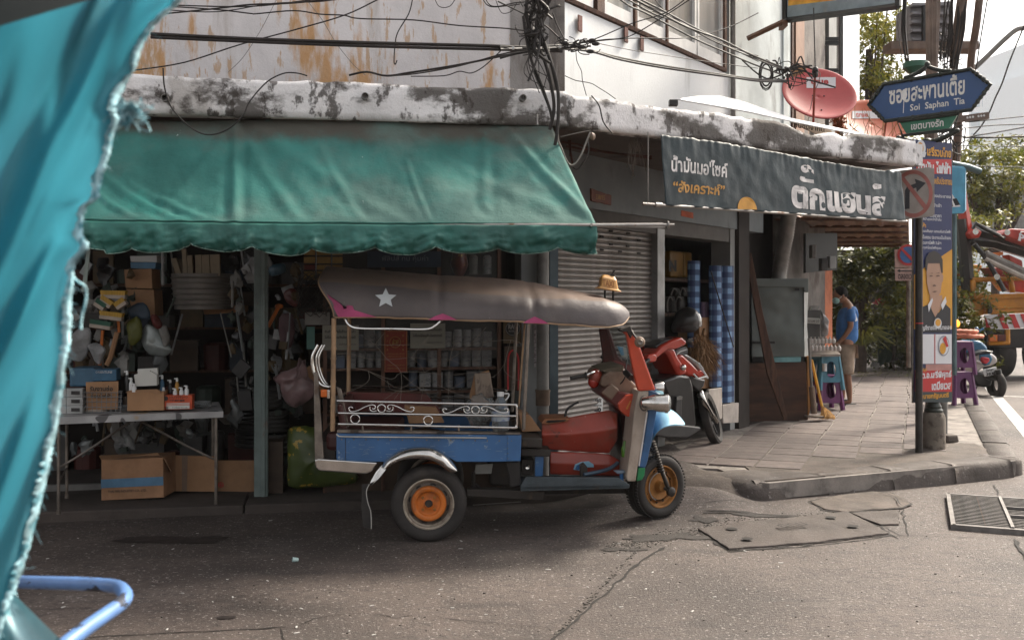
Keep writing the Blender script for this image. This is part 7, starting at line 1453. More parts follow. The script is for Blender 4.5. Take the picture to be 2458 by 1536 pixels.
mb=MB();mb.tube(pts,[.095 if i%2 else.083 for i in range(len(pts))],18);obj('hose',mb,M('grey_duct_foil',(.24,.225,.21),.4,.4,vs=6),dt,sm=2)
for pts,m_,lb,nm in(([(1240,775),(1262,772),(1278,1100),(1248,1270)],M('orange_lit_board',(.42,.2,.06),.7),'orange brown board standing at the side of the wooden base','side_board'),):
    mb=MB();mb.extr([F12(x,y,12.05)for x,y in pts],(0,.3,0));item(nm,mb,m_,lb,'board')
shv=thing('shovel','shovel with brown grip leaning at the side of the wooden cabinet base','shovel',F12(1290,1240,11.9));mb=MB();mb.tube([F12(1254,632,11.9),F12(1275,1010,11.9)],.017,8);obj('shaft',mb,m_cablel,shv,sm=True);mb=MB();mb.tube([F12(1275,1010,11.9),F12(1296,1225,11.9)],.035,8);obj('grip',mb,m_tand,shv,sm=True);mb=MB();mb.box(F12(1295,1248,11.85),(.2,.12,.02));obj('blade',mb,m_dullmetal,shv)
brm=thing('broom','yellow handled broom with a golden fan head standing on the tiles','broom',G(1990,1010,PT));mb=MB();mb.tube([F12(1276,800,12.2),F12(1358,1172,12.0)],.018,8);obj('handle',mb,M('yellow_handle',(.55,.28,.02),.4),brm,sm=True)
mb=MB();random.seed(2)
for k in range(500):
    a0=F12(1360+random.gauss(0,5),1168,12+random.gauss(0,.02));e=F12(1395+random.uniform(-58,68),1262+random.gauss(0,6)-max(0,random.random()*10),11.95+random.gauss(0,.05));m_=a0.lerp(e,.5)+(e-a0).cross(V((0,1,0)))*.08*(1 if e.x<a0.x+.15 else-1);s=V((.0022,.001,.001));mb.add([a0-s,a0+s,m_+s*1.6,m_-s*1.6,e+s,e-s],[(0,1,2,3),(3,2,4,5)])
obj('bristles',mb,M('golden_bristles',(.48,.24,.05),.7,var=.3,vs=30),brm)
# ---- plastic stools
def stool(name,base,h,wt,wb,mat,label,rz=.0,hole=True,cat='plastic stool',group=None,par=None):
    t=thing(name,label,cat,base,group,rz);Mx=Matrix.Translation(base)@Matrix.Rotation(rz,4,'Z');f=lambda x,y,z:(Mx@V((x,y,z)))
    mb=MB();a=wt/2
    for k in range(1):mb.extr([f(-a,-a,h),f(a,-a,h),f(a,a,h),f(-a,a,h)],(0,0,-.02))
    obj('seat',mb,mat,t,bev=.012)
    for k in range(4):
        ca,sa=math.cos(k*1.5708),math.sin(k*1.5708);g=lambda x,z:f(*(lambda r,q:(q*ca-r*sa,q*sa+r*ca))(-lerp(wb/2,wt/2,z/h),x),z)
        hw=lambda z:lerp(wb/2,wt/2,z/h)-.028
        out=[];inn=[];n=28
        zc=h*.58;rx_,rz_=hw(zc)*.56,h*.23
        for i in range(n):
            an=6.2832*i/n+.1;c_,s_=math.cos(an),math.sin(an);inn.append(g(rx_*c_,zc+rz_*s_))
            m=1/max(abs(c_)/(hw(zc)*1.0+.01),(s_/(h-.01-zc)if s_>0 else-s_/(zc-h*.22)));z=zc+m*s_;x=m*c_;out.append(g(max(-hw(z)-.01,min(hw(z)+.01,x)),z))
        mb=MB();nn=(g(0,h/2)-f(0,0,h/2));nn.z=0;nn=nn.normalized()*.012
        for A,B,dn in((out,inn,0),):
            vs=A+B+[p-nn for p in A]+[p-nn for p in B];mb.add(vs,[(i,(i+1)%n,n+(i+1)%n,n+i)for i in range(n)]+[(2*n+i,3*n+i,3*n+(i+1)%n,2*n+(i+1)%n)for i in range(n)]+[(n+i,n+(i+1)%n,3*n+(i+1)%n,3*n+i)for i in range(n)]+[(i,2*n+i,2*n+(i+1)%n,(i+1)%n)for i in range(n)])
        obj('side_panel',mb,mat,t)
    for sx_ in(-1,1):
        for sy_ in(-1,1):
            mb=MB();b_=wb/2-.02;u_=wt/2-.02;mb.tube([f(sx_*b_,sy_*b_,0),f(sx_*lerp(b_,u_,.5),sy_*lerp(b_,u_,.5),h/2),f(sx_*u_,sy_*u_,h-.01)],[.034,.032,.028],6);obj('leg',mb,mat,t,sm=True)
    return t
m_stb=M('blue_plastic',(.06,.20,.28),.4,vs=5,layers=[((.12,.28,.34),.5,.7,6,(1,1,.4),5,.6)]);m_stp=M('purple_plastic',(.14,.028,.12),.38,vs=5)
sb0=G(1989,985,PT)
stool('plastic_stool',sb0+V((0,.12,0)),.46,.27,.36,m_stp,'purple plastic stool at the bottom of the stack under the drinks tray',.15);stool('plastic_stool',sb0+V((0,.12,.27)),.46,.27,.36,m_stb,'blue plastic stool on top of the stack under the drinks tray',.15)
mb=MB();tz=sb0+V((-.02,.12,.735));mb.extr([P(1943,851,12.7),P(2018,850,12.7),P(2008,840,13.1),P(1945,840,13.1)],(0,0,-.03));item('serving_tray',mb,M('grey_tray',(.28,.25,.22),.4,.4),'grey metal tray on the blue stool carrying tied drink bags','tray',bev=.004)
m_drk=M('milky_drink_bag',(.60,.54,.50),.35,var=.15,vs=12,trans=.2);random.seed(12)
for k in range(15):
    x,y=(1949+9.2*k,836)if k<8 else(1947+9*(k-8),818);d=12.72 if k<8 else 13.0;b=P(x,y,d);s=random.uniform(.9,1.1)
    mb=MB();mb.lathe([(.001,-.035*s),(.026*s,-.03*s),(.031*s,-.005),(.026*s,.018),(.008,.034),(.014,.05*s),(.001,.052)],b,n=10);obj('drink_bag',mb,m_drk,None,sm=True,label='tied bag of pale drink, %s from the metal cabinet in the %s row'%((ordn(k+1),'front')if k<8 else(ordn(k-7),'rear')),cat='drink bag',group='tied drink bags on the tray')
gb=thing('glass_counter_box','small grey counter box with a paper label behind the drink bags','counter box',P(1957,800,13.3));mb=MB();mb.extr([P(1938,744,13.2),P(1971,744,13.2),P(1969,815,13.2),P(1938,815,13.2)],(0,.35,0));obj('case',mb,M('smoky_case',(.12,.115,.11),.3),gb,bev=.006);mb=MB();mb.add([P(1937,762,13.18),P(1968,764,13.18),P(1968,778,13.18),P(1937,776,13.18)],[(0,3,2,1)]);obj('paper_label',mb,m_paper,gb);fit('กาแฟ 25',lambda u,v:P(1953+u,770-v,13.16),26,7,m_ink,gb)
mb=MB();mb.lathe([(.05,0),(.065,.045),(.067,.05),(.001,.05)],P(1955,743,13.3),n=16);item('lidded_tub',mb,m_clear,'clear lidded tub standing on the small counter box','tub',sm=True)
bag('plastic_bag',[kz(*p)for p in((1358,410),(1375,440),(1420,480),(1415,550),(1405,610),(1360,610),(1362,500))],13.0,.1,m_clbag,'clear bag of green straws hanging above the drinks tray','plastic bag')
mb=MB();mb.tube([P(*kz(1377,830),13),P(*kz(1377,890),13)],.03,10);item('white_bottle',mb,m_white,'white bottle visible through the hole of the blue stool','bottle')
# ---- motorcycle
BF=V((2.11,10.2,0));BH=V((.78,.625,0));BA=V((-.625,.78,0))
def bk_(x,y,o=0):
    px,py=kz(x,y);k=(px-CX)/F;B=BF+BA*o;t=(k*B.y-B.x)/(BH.x-k*BH.y);q=B+BH*t;return V((q.x,q.y,H-(py-CY)/F*q.y))
mo=thing('motorcycle','red and black motorcycle parked behind the tricycle beside the shutter','motorcycle',V((1.6,9.8,PT)))
m_mred=M('glossy_red_plastic',(.42,.035,.018),.22,var=.1,coat=.6,layers=[((.15,.03,.02),.6,.75,5,(1,1,1),5,.5)]);m_mblk=M('black_fairing',(.020,.019,.019),.3,var=.2,vs=5,coat=.2);m_mgry=M('grey_fairing',(.04,.038,.038),.45,vs=5)
def mp(name,pts,o,th,mat,bev=.02,par=None):
    mb=MB();mb.extr([bk_(x,y,o)for x,y in pts],BA*th);return obj(name,mb,mat,par or mo,bev=bev,sm=True)
wcx=P(*kz(478,1262),10.15);wax=V((.90,-.34,.28)).normalized();ft=MB();ft.lathe([(.20,-.035),(.245,-.048),(.27,-.035),(.282,0),(.27,.035),(.245,.048),(.20,.035)],wcx,wax,40);tw=obj('wheel',ft,m_rubber,mo,sm=True)
mb=MB();mb.lathe([(.20,-.03),(.195,.0),(.20,.03)],wcx,wax,36);u0=wax.cross(V((0,0,1))).normalized();u1=wax.cross(u0)
for k in range(6):a=k*1.047;mb.tube([wcx,wcx+(u0*math.cos(a)+u1*math.sin(a))*.2],.012,5)
mb.lathe([(.035,-.05),(.035,.05)],wcx,wax,14);obj('rim',mb,m_mgry,tw,sm=True)
mb=MB();mb.tube([bk_(395,1050,-.12),bk_(425,1130,-.12),bk_(530,1292,-.12)],[.028,.028,.022],10);mb.tube([bk_(380,1060,.06),bk_(470,1280,.06)],.024,10);obj('fork',mb,m_chrome,mo,sm=True)
mb=MB();mb.tube(crom([bk_(400,1090,-.16),bk_(450,1150,-.17),bk_(500,1240,-.17)],4),.008,6);obj('brake_hose',mb,m_black,mo,sm=True)
mp('leg_shield',[(95,960),(240,915),(320,925),(345,1000),(372,1290),(370,1330),(300,1345),(240,1320),(150,1120)],-.16,.34,m_mblk,.03)
mp('inner_panel',[(215,1090),(255,1085),(250,1290),(225,1320),(205,1200)],-.19,.05,m_mgry,.008);mb=MB();mb.add([bk_(212,1092,-.215),bk_(258,1088,-.215),bk_(256,1112,-.215),bk_(214,1118,-.215)],[(0,1,2,3)]);obj('warning_label',mb,m_pvc,mo)
mp('floor_panel',[(-60,1330),(240,1312),(400,1328),(405,1350),(310,1415),(150,1418),(-60,1380)],-.18,.36,m_mgry,.02)
mp('front_fairing',[(235,905),(330,925),(360,935),(445,955),(430,1010),(400,1045),(380,1050),(330,1000),(300,960)],-.10,.26,m_mblk,.02)
mp('front_cowl',[(60,700),(130,690),(195,700),(225,770),(290,870),(310,905),(235,935),(150,760)],-.16,.30,m_mred,.03);mp('front_cowl',[(215,765),(262,758),(330,820),(395,890),(345,935),(300,925),(265,880)],-.15,.28,m_mred,.025)
mp('headlight_lens',[(262,758),(300,762),(395,822),(432,870),(425,895),(395,880),(330,815)],-.12,.2,M('grey_lens',(.35,.36,.36),.1,.3),.012);mp('red_reflector',[(362,905),(405,882),(440,915),(390,945)],-.16,.24,m_mred,.008)
mb=MB();mb.tube([bk_(345,912,-.175),bk_(380,948,-.175),bk_(445,932,-.175),bk_(458,945,-.17),bk_(420,885,-.17)],.009,6);mb.tube([bk_(212,760,-.18),bk_(240,735,-.18),bk_(290,720,-.18)],.006,6);obj('pale_trim',mb,m_white,mo,sm=True)
mp('handle_cowl',[(35,760),(95,690),(165,650),(250,620),(290,650),(292,680),(240,705),(200,720),(150,720),(70,780),(42,800)],-.22,.2,m_mred,.03);mp('handle_top',[(45,690),(110,645),(195,628),(215,640),(110,700),(62,745)],-.18,.16,m_mblk,.02)
mp('switch_housing',[(-8,760),(40,750),(62,775),(55,815),(0,825),(-20,795)],-.26,.08,m_mred,.015);mb=MB();mb.tube([bk_(-70,845,-.27),bk_(-10,800,-.25)],.02,10);mb.tube([bk_(300,640,.1),bk_(395,628,.22)],.008,6);mb.tube([bk_(280,650,.12),bk_(330,660,.26)],.018,8);obj('hand_grip',mb,m_black,mo,sm=True)
mp('clear_shield',[(205,740),(235,715),(290,695),(305,720),(300,760),(240,765)],.04,.04,M('grey_clear',(.25,.25,.25),.3),.01)
mb=MB();mb.ball(bk_(262,860,-.19),(.03,.02,.03),10,8);obj('key_lock',mb,m_chrome,mo,sm=True)
mp('seat',[(-380,745),(-150,770),(-60,800),(-80,850),(-360,850)],-.12,.26,m_mblk,.04);mp('rear_body',[(-400,850),(-80,850),(-60,1100),(-260,1150),(-400,1000)],-.12,.28,m_mred,.04)
rwc=BF-BH*1.2+V((0,0,PT+.28));mb=MB();mb.lathe([(.20,-.035),(.245,-.048),(.27,-.035),(.282,0),(.27,.035),(.245,.048),(.20,.035)],rwc,BA,32);obj('wheel',mb,m_rubber,mo,sm=True)
def ppl(px,py):return P(px,py,8.9+.1*(px-1409)/33)
mb=MB();mb.extr([ppl(1420,955),ppl(1448,953),ppl(1446,992),ppl(1407,994)],(0,.01,0));pt=obj('number_plate',mb,m_white,mo,bev=.002)
fit('ศศ',lambda u,v:ppl(1436+u,961-v)-V((0,.006,0)),15,10,m_ink,mo,bold=.03);fit('กรุงเทพ',lambda u,v:ppl(1432+u,973.5-v)-V((0,.006,0)),24,5,m_ink,mo,bold=.02);fit('280',lambda u,v:ppl(1431+u,983-v)-V((0,.006,0)),24,11,m_ink,mo,bold=.05)
hm=thing('helmet','black open motorcycle helmet with visor hanging on the handlebar','helmet',bk_(290,560,0));hc=P(*kz(295,490),9.9);mb=MB();mb.ball(hc,(.135,.15,.135),24,16)
mb.v=[V((v.x-(max(0,hc.z-.01-v.z)*.7 if v.x<hc.x-.03 else 0),v.y,max(v.z,hc.z-.12)))for v in mb.v];obj('shell',mb,m_mblk,hm,sm=2)
mb=MB();mb.lathe([(.142,-.06),(.146,-.02),(.142,.03),(.125,.07)],hc,(0,0,1),24,3.3,ref=(.2,-1,0));obj('visor',mb,M('smoky_visor',(.05,.045,.045),.08,coat=1),hm,sm=2)
mb=MB();mb.ball(hc+V((.0,-.10,-.07)),(.09,.05,.05),14,8);obj('lining',mb,m_ink,hm,sm=True)
# ================================================================ NEIGHBOUR, GREENERY, FAR STREET
nb2=thing('neighbour_building','weathered brown and grey building beyond the satellite dishes','building',V((4.2,13.6,0)))
m_obr=M('faded_orange_plaster',(.30,.19,.14),.85,vs=1.5,layers=[((.14,.09,.07),.55,.72,2,(1,1,.5),8,.7)]);m_tins=M('galvanised_sheet',(.50,.53,.55),.35,.5,vs=3,st=(9,9,.3),var=.25)
def npan(name,x0,x1,z0,z1,mat,d0=12.4,dd=.022,th=.4,par=None):
    a,b=P(x0,720,d0+dd*(x0-1890)),P(x1,720,d0+dd*(x1-1890));mb=MB();mb.extr([V((a.x,a.y,z0)),V((b.x,b.y,z0)),V((b.x,b.y,z1)),V((a.x,a.y,z1))],V((-.4,.55,0))*th/.4);return obj(name,mb,mat,par or nb2)
npan('pilaster',1892,1902,3.05,9.5,m_wallR2);npan('downpipe',1902,1911,3.05,9.5,m_brownwood,12.3);npan('pilaster',1911,1950,3.05,9.5,m_obr,12.2);npan('recess',1950,1990,3.05,9.5,m_dark,12.5);npan('pilaster',1990,2008,3.05,9.5,m_pl,12.3);npan('recess',2008,2026,3.05,9.5,m_dark,12.5);npan('metal_flashing',2024,2063,2.9,9.5,m_tins,12.3)
for y in(95,105,170):a=P(1982,y,14);mb=MB();mb.box(a,(.35,.05,.05));obj('bracket',mb,m_black,nb2)
npan('ground_wall',1941,1960,PT,2.95,m_dark,12.6);npan('ground_wall',1960,1978,PT,2.95,M('dim_ochre_door',(.10,.08,.06),.8),12.9);npan('orange_wall',1978,1998,PT,2.95,M('orange_wall',(.45,.13,.05),.8),13.1)
for x0,x1,y0,y1,m_,lb in((1945,1956,588,620,m_pvc,'grey electricity meter nearest the metal cabinet'),(1968,1984,620,650,m_dim[1],'round topped dim meter in the middle of the board'),(1988,2004,615,645,m_wbox,'white faced meter at the end of the board')):mb=MB();a,b=P(x0,y1,12.4),P(x1,y0,12.4);mb.box((a+b)/2,(b.x-a.x,.12,b.z-a.z));item('electric_meter',mb,m_,lb,'electric meter',bev=.01)
mb=MB();mb.extr([P(1934,560,12.6),P(2010,560,12.9),P(2010,648,12.9),P(1934,655,12.6)],(0,.1,0));item('meter_board',mb,m_black,'dark board carrying the electricity meters under the brown canopy','board')
mb=MB();mb.grid(lambda u,v:V((lerp(3.3+(v*7)*.42,4.78+(v*7)*.40,u),12.0+7*v,2.62+.06*math.sin(v*22)*.3+.03*math.sin(u*40))),50,12);item('tin_canopy',mb,M('brown_translucent_sheet',(.26,.13,.07),.35,var=.3,vs=2,layers=[((.45,.2,.1),.62,.7,5,(1,1,1),4,.6)]),'brown corrugated canopy sheet over the far pavement behind the banner','canopy',solid=.01)
for k in range(6):mb=MB();mb.tube([V((3.2+.42*k*1.2,12.1+1.2*k,2.58)),V((4.8+.40*k*1.2,12.1+1.2*k,2.58))],.02,5);item('canopy_batten',mb,m_brownwood,'thin batten under the brown canopy sheet, %s from the street corner'%ordn(k+1),'batten','battens under the brown canopy')
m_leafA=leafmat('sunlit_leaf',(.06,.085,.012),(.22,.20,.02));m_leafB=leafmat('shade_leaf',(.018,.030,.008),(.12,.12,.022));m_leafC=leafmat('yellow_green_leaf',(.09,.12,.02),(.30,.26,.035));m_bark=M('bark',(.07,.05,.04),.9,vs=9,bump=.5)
def leaves(mb,c,r,n,s,seed,asp=.42,gap=.1):
    rg=random.Random(seed);cl_=[V((rg.gauss(0,.5)*r[0],rg.gauss(0,.5)*r[1],rg.gauss(0,.5)*r[2]))for _ in range(max(4,n//45))]
    for k in range(n):
        b=rg.choice(cl_);p=V(c)+b+V((rg.gauss(0,.13)*r[0],rg.gauss(0,.13)*r[1],rg.gauss(0,.10)*r[2]))
        d1=V((rg.gauss(0,1),rg.gauss(0,1),rg.gauss(-.5,.6))).normalized();d2=d1.cross(V((rg.gauss(0,.5),rg.gauss(0,.5),1))).normalized();L_=s*rg.uniform(.7,1.4);w_=L_*asp
        mb.v+=[p,p+d1*L_*.45+d2*w_*.5,p+d1*L_,p+d1*L_*.45-d2*w_*.5];b0=len(mb.v)-4;mb.f.append([b0,b0+1,b0+2,b0+3]);mb.m.append(0)
def tree(name,label,cat,base,blobs,s,mat,seed,group=None,tr=.07,asp=.42):
    t=thing(name,label,cat,base,group);mb=MB()
    for i,(c,r,n)in enumerate(blobs):leaves(mb,c,r,n,s,seed+i,asp)
    obj('crown',mb,mat,t);mb=MB();rg=random.Random(seed);top=blobs[0][0];mid=V(base).lerp(top,.45)+V((rg.gauss(0,.1),0,0));mb.tube(crom([base,mid,top],5),[tr*(1-.05*i)for i in range(11)],8)
    for c,r,n in blobs:
        for k in range(4):e=c+V((rg.gauss(0,.5)*r[0],rg.gauss(0,.4)*r[1],rg.gauss(0,.5)*r[2]));mb.tube(crom([mid.lerp(top,.3),mid.lerp(e,.5)+V((0,0,.1)),e],4),[tr*.5,tr*.45,tr*.4,tr*.35,tr*.3,tr*.25,tr*.2,tr*.15,tr*.1],5)
    obj('trunk',mb,m_bark,t,sm=True);return t
def PB(px,py,d):return P(px,py,d)
tree('street_tree','tall yellow green tree rising between the metal flashing and the street sign','tree',V((7.0,20,.15)),[(PB(2085,120,20),(.85,.9,1.1),3800),(PB(2110,70,20.4),(.5,.6,.6),1400),(PB(2120,215,20),(.75,.7,.6),2200),(PB(2160,290,19.5),(.7,.6,.5),1200)],.10,m_leafC,31,tr=.12)
tree('street_tree','loose yellow green tree hanging over the orange crane truck','tree',V((12.4,25.5,0)),[(PB(2400,440,25),(1.0,1.0,.8),2600),(PB(2330,400,24.5),(.6,.8,.6),1100),(PB(2440,380,26),(.8,.8,.5),1300),(PB(2340,500,25),(.7,.6,.7),1500)],.13,m_leafA,47,tr=.14)
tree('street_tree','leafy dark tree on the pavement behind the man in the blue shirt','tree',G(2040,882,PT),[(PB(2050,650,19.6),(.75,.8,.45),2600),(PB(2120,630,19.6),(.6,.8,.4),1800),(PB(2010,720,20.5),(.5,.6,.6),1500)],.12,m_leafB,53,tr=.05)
tree('street_tree','leafy tree with yellowish leaves beside the no parking sign','tree',G(2140,884,PT),[(PB(2150,720,19.2),(.55,.6,.55),2200),(PB(2185,650,19.6),(.5,.6,.5),1500)],.11,m_leafA,59,tr=.05)
tree('shrub','dark green bush filling the gap between the tall poster and the truck','shrub',V((9.2,21,0)),[(PB(2300,640,21),(.5,.8,.9),2600),(PB(2310,780,20),(.45,.6,.8),2200),(PB(2330,560,22),(.5,.6,.5),1200)],.12,m_leafA,61,tr=.05)
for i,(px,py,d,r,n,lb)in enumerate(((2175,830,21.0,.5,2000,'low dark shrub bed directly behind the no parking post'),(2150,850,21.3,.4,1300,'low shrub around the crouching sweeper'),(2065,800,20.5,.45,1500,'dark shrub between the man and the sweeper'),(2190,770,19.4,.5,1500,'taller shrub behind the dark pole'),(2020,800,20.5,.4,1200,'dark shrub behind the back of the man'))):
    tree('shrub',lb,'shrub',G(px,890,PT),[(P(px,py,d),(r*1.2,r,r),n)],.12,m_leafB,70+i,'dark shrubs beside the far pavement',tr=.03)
lp=thing('strap_leaf_plant','plant with long arching strap leaves behind the man','plant',G(2072,872,PT));mb=MB();rg=random.Random(5);b0=P(2068,830,18.8)
for k in range(60):
    a=rg.uniform(0,6.28);L_=rg.uniform(.35,.7);e=b0+V((math.cos(a)*L_,math.sin(a)*L_*.5,rg.uniform(-.15,.35)));m_=b0.lerp(e,.5)+V((0,0,.2));s=V((-math.sin(a),0,.6)).normalized()*.022;mb.add([b0,m_-s,m_+s,e],[(0,1,3,2)])
obj('leaves',mb,m_leafA,lp)
mb=MB();mb.extr([V((3.0,27,0)),V((11,25.5,0)),V((11,25.5,2.9)),V((3.0,27,2.9))],(0,.3,0));item('garden_wall',mb,m_dark,'dark boundary wall behind the shrubs at the far end of the pavement','wall')  # dark wall added to back the shrubs with a dark mass
mb=MB();mb.box(P(2120,617,21),(.5,.4,.5));item('air_conditioner',mb,m_wbox,'white box unit glimpsed among the leaves under the brown canopy','air conditioner',bev=.02)
mb=MB();rg=random.Random(15)
for k in range(500):p=G(rg.uniform(2040,2190),rg.uniform(878,905),PT+.01);a=rg.random()*6;mb.add([p,p+V((.05*math.cos(a),.05*math.sin(a),.01)),p+V((.05*math.cos(a+.7),.05*math.sin(a+.7),.012))],[(0,1,2)])
obj('fallen_leaves',mb,m_leafA,None,kind='stuff')
# power pole with its cables, transformer, lamp arm
m_cond0=M('brown_pole',(.12,.09,.075),.8)
up_=thing('utility_pole','concrete power pole wrapped in brown cable conduits behind the street sign','utility pole',V((4.85,11.6,PT)))
mb=MB();mb.lathe([(.07,0),(.06,9)],V((4.95,11.75,PT)),n=12);obj('pole',mb,m_cond0,up_,sm=True);m_cond=M('brown_conduit',(.16,.11,.085),.6,var=.25)
for x0,x1,r in((1535,1540,.022),(1552,1556,.016),(1568,1572,.022),(1590,1588,.02),(1608,1600,.024),(1625,1612,.016),(1640,1612,.012)):mb=MB();mb.tube([P(*k4(x0,-200),11.4),P(*k4(x0,0),11.4),P(*k4(x1,620),11.4),P(*k4(x1-20,1300),11.4)],r,6);obj('conduit',mb,m_cond,up_,sm=True)
mb=MB();rg=random.Random(77)
for k in range(26):x=rg.choice((rg.gauss(1310,22),rg.gauss(1740,45),rg.uniform(1650,1850)));y1=rg.uniform(500,640);p=[P(*k4(x+rg.gauss(20,8),-60),12),P(*k4(x+rg.gauss(5,8),250),12),P(*k4(x-(x-1560)*.18,y1),12)];mb.tube(crom(p,3),rg.choice((.005,.008,.012)),4,caps=False)
for k in range(24):x,y=rg.gauss(1690,55),rg.uniform(300,620);a=P(*k4(x,y),12.1);pts=[a+V((rg.gauss(0,.08),rg.gauss(0,.05),rg.gauss(0,.12)))for _ in range(4)];mb.tube(crom(pts,3),.006,4,caps=False)
for k in range(34):x,y=rg.gauss(1640,90),rg.uniform(1020,1400);a=P(*k4(x,y),11.9);pts=[a+V((rg.gauss(0,.10),rg.gauss(0,.05),rg.gauss(0,.14)))for _ in range(4)];mb.tube(crom(pts,3),.007,4,caps=False)
obj('pole_wires',mb,m_cable,up_,kind='stuff')
for pts,r,lb in((((1985,-20),(1960,200),(1940,330),(1915,480),(1905,620)),.045,'thick brown cable slanting down right of the power pole'),(((1870,-20),(1830,300),(1790,480),(1770,620),(1760,900)),.02,'brown cable next to the thick slanting one'),(((1830,-20),(1790,250),(1760,560),(1800,1000),(1780,1400)),.05,'bundled brown cable falling behind the street sign'),(((2052,0),(2000,300),(1960,560),(1940,650)),.008,'thin wire against the white sky beside the thick cable'),(((2380,200),(2250,520),(2180,720),(2120,850),(2070,970),(2000,1090),(1930,1170)),.009,'thin kinked wire running down from the lamp arm'),(((1840,1190),(2100,1150),(2380,1100)),.009,'wire rising gently to the frame edge above the trees'),(((1860,1110),(2100,1085),(2400,1075)),.007,'level wire across the hazy tower'),(((1860,1060),(2150,1030),(2400,1005)),.007,'upper thin wire across the hazy tower'),(((1850,1190),(2100,1190),(2400,1180)),.012,'dark level cable just above the right tree'),(((1800,1260),(2100,1265),(2400,1270)),.006,'lowest fine wire across the right tree'),(((1820,1430),(2100,1440),(2400,1445)),.006,'fine wire just above the crane')):
    cable(cl(k4,*pts),12,12.3,r,lb,m_cond if r>.015 else m_cable,group='wires around the power pole')
tx=thing('transformer','grey ribbed power transformer mounted on the pole high above the street sign','transformer',P(2235,120,13.4));mb=MB();mb.extr([P(*k4(1385,40),13.3),P(*k4(1750,10),13.3),P(*k4(1750,395),13.3),P(*k4(1385,395),13.3)],(0,.5,0));obj('tank',mb,M('grey_tank_paint',(.26,.25,.265),.5),tx,bev=.01)
for k in range(5):mb=MB();mb.box(P(*k4(1560,50+75*k),13.25),(2.15*.278*1.75*.56*.9,.12,.035));obj('rib',mb,bpy.data.materials['grey_tank_paint'],tx)
mb=MB();mb.box(P(*k4(1510,215),13.15),(.06,.06,.5));obj('radiator_gap',mb,m_black,tx);mb=MB();mb.box(P(*k4(1560,415),13.2),(1.15,.3,.10));obj('crossarm',mb,m_cond,tx);mb=MB();mb.tube([P(*k4(1410,0),13.4),P(*k4(1410,-60),13.4)],.03,8);obj('bushing',mb,m_cond,tx)
mb=MB();mb.tube(crom([P(*k4(2420,240),13),P(*k4(2369,245),13),P(*k4(2300,262),13),P(*k4(2200,345),13),P(*k4(2060,480),13),P(*k4(1920,612),13)],5),.032,8);item('lamp_arm',mb,m_pvc,'curved grey street lamp arm rising against the white sky','lamp arm',sm=True)
mb=MB();mb.lathe([(.06,0),(.13,.06),(.12,.12),(.0001,.14)],P(2198,178,10.4),n=16);item('round_lamp',mb,M('dark_green_enamel',(.02,.09,.05),.4),'dark green round lamp head peeking over the street sign','lamp head',sm=True)  # dark green round cap behind the street sign
mb=MB();mb.extr([P(*k4(1750,1010),12),P(*k4(2068,968),12),P(*k4(2070,1028),12),P(*k4(1750,1060),12)],(0,.06,0));ca=item('steel_crossarm',mb,m_cond,'perforated steel bar sticking out to the right behind the street sign','steel bar');mb=MB();[mb.disc(P(*k4(1880+24*k,1018-3*k),11.99),.014,(0,-1,0),8)for k in range(7)if k!=3];obj('bolt_hole',mb,m_white,ca,kind='stuff')
# far tower, its haze painted into the pale colours
tw_=thing('office_tower','pale glass office tower fading into the bright haze','building',V((145,300,0)));m_tow=M('pale_tower_wall',(.80,.85,.88),.5,var=.05);m_towg=M('tower_glass',(.58,.68,.75),.25,var=.2,vs=.05)
mb=MB();mb.extr([P(2325,720,300),P(2480,720,270),P(2640,720,300),P(2480,720,340)],(0,0,62));mb.extr([P(2345,740,300),P(2480,740,275),P(2560,740,300),P(2480,740,330)],(0,0,74));obj('shell',mb,m_tow,tw_)
for i in range(9):
    for j in range(5):x=2330+25*j+3;mb=MB();y=220+i*50;d=lerp(299,271,(x-2325)/155);mb.extr([P(x,y,d),P(x+19,y,d-3.4),P(x+19,y+36,d-3.4),P(x,y+36,d)],(0,1,0));obj('window',mb,m_towg,tw_)
mb=MB();mb.extr([P(2440,560,60),P(2600,560,60),P(2600,405,60),P(2440,405,60)],(0,8,0));item('grey_block',mb,m_pvc,'plain grey building edge at the picture rim behind the right tree','building')
# ================================================================ TRUCK, SCOOTER, STOOLS
def t6(x,y):return(2180+.3306*x,500+.3306*y)
trk=thing('crane_truck','orange crane truck with red and white striped tail board parked on the road','truck',V((10.6,20.6,0)))
m_to=M('orange_yellow_paint',(.52,.21,.015),.4,vs=2,coat=.2,layers=[((.2,.1,.03),.62,.75,4,(1,1,1),8,.7)]);m_tr=M('crane_red',(.42,.035,.02),.35,coat=.3)
def tp(name,pts,o,th,mat,bev=.01,dx=0,par=None):
    mb=MB();mb.extr([P(*t6(x,y),20+o)for x,y in pts],(th*dx,th,0));return obj(name,mb,mat,par or trk,bev=bev)
tp('cab_post',[(455,425),(475,408),(535,410),(542,425),(512,470),(520,640),(455,660)],1.5,1.6,m_to,.03);tp('tail_gate',[(555,625),(1100,610),(1100,752),(560,770)],0,.08,m_to);tp('bed_side',[(470,668),(553,628),(558,768),(470,800)],.06,3.0,m_to,.01,.42)
for y in(650,720,745):tp('gate_rib',[(560,y),(1100,y-12),(1100,y-4),(560,y+8)],-.04,.05,m_to,.004)
mb=MB()
for a in(((470,520),(1100,500)),((470,520),(470,670)),((742,512),(758,612)),((470,660),(555,625))):mb.tube([P(*t6(*p),20.05)for p in a],.055,6)
obj('bed_rail',mb,m_to,trk,sm=True);sb2=tp('tail_board',[(558,775),(1100,755),(1100,858),(565,880)],-.05,.05,m_wh,.004)
for k in range(9):x=560+82*k;tp('red_stripe',[(x+8,775-k*3),(x+48,774-k*3),(x+92,877-k*3),(x+50,878-k*3)]if k else[(560,790),(600,873),(566,880)],-.07,.01,m_rd,0)
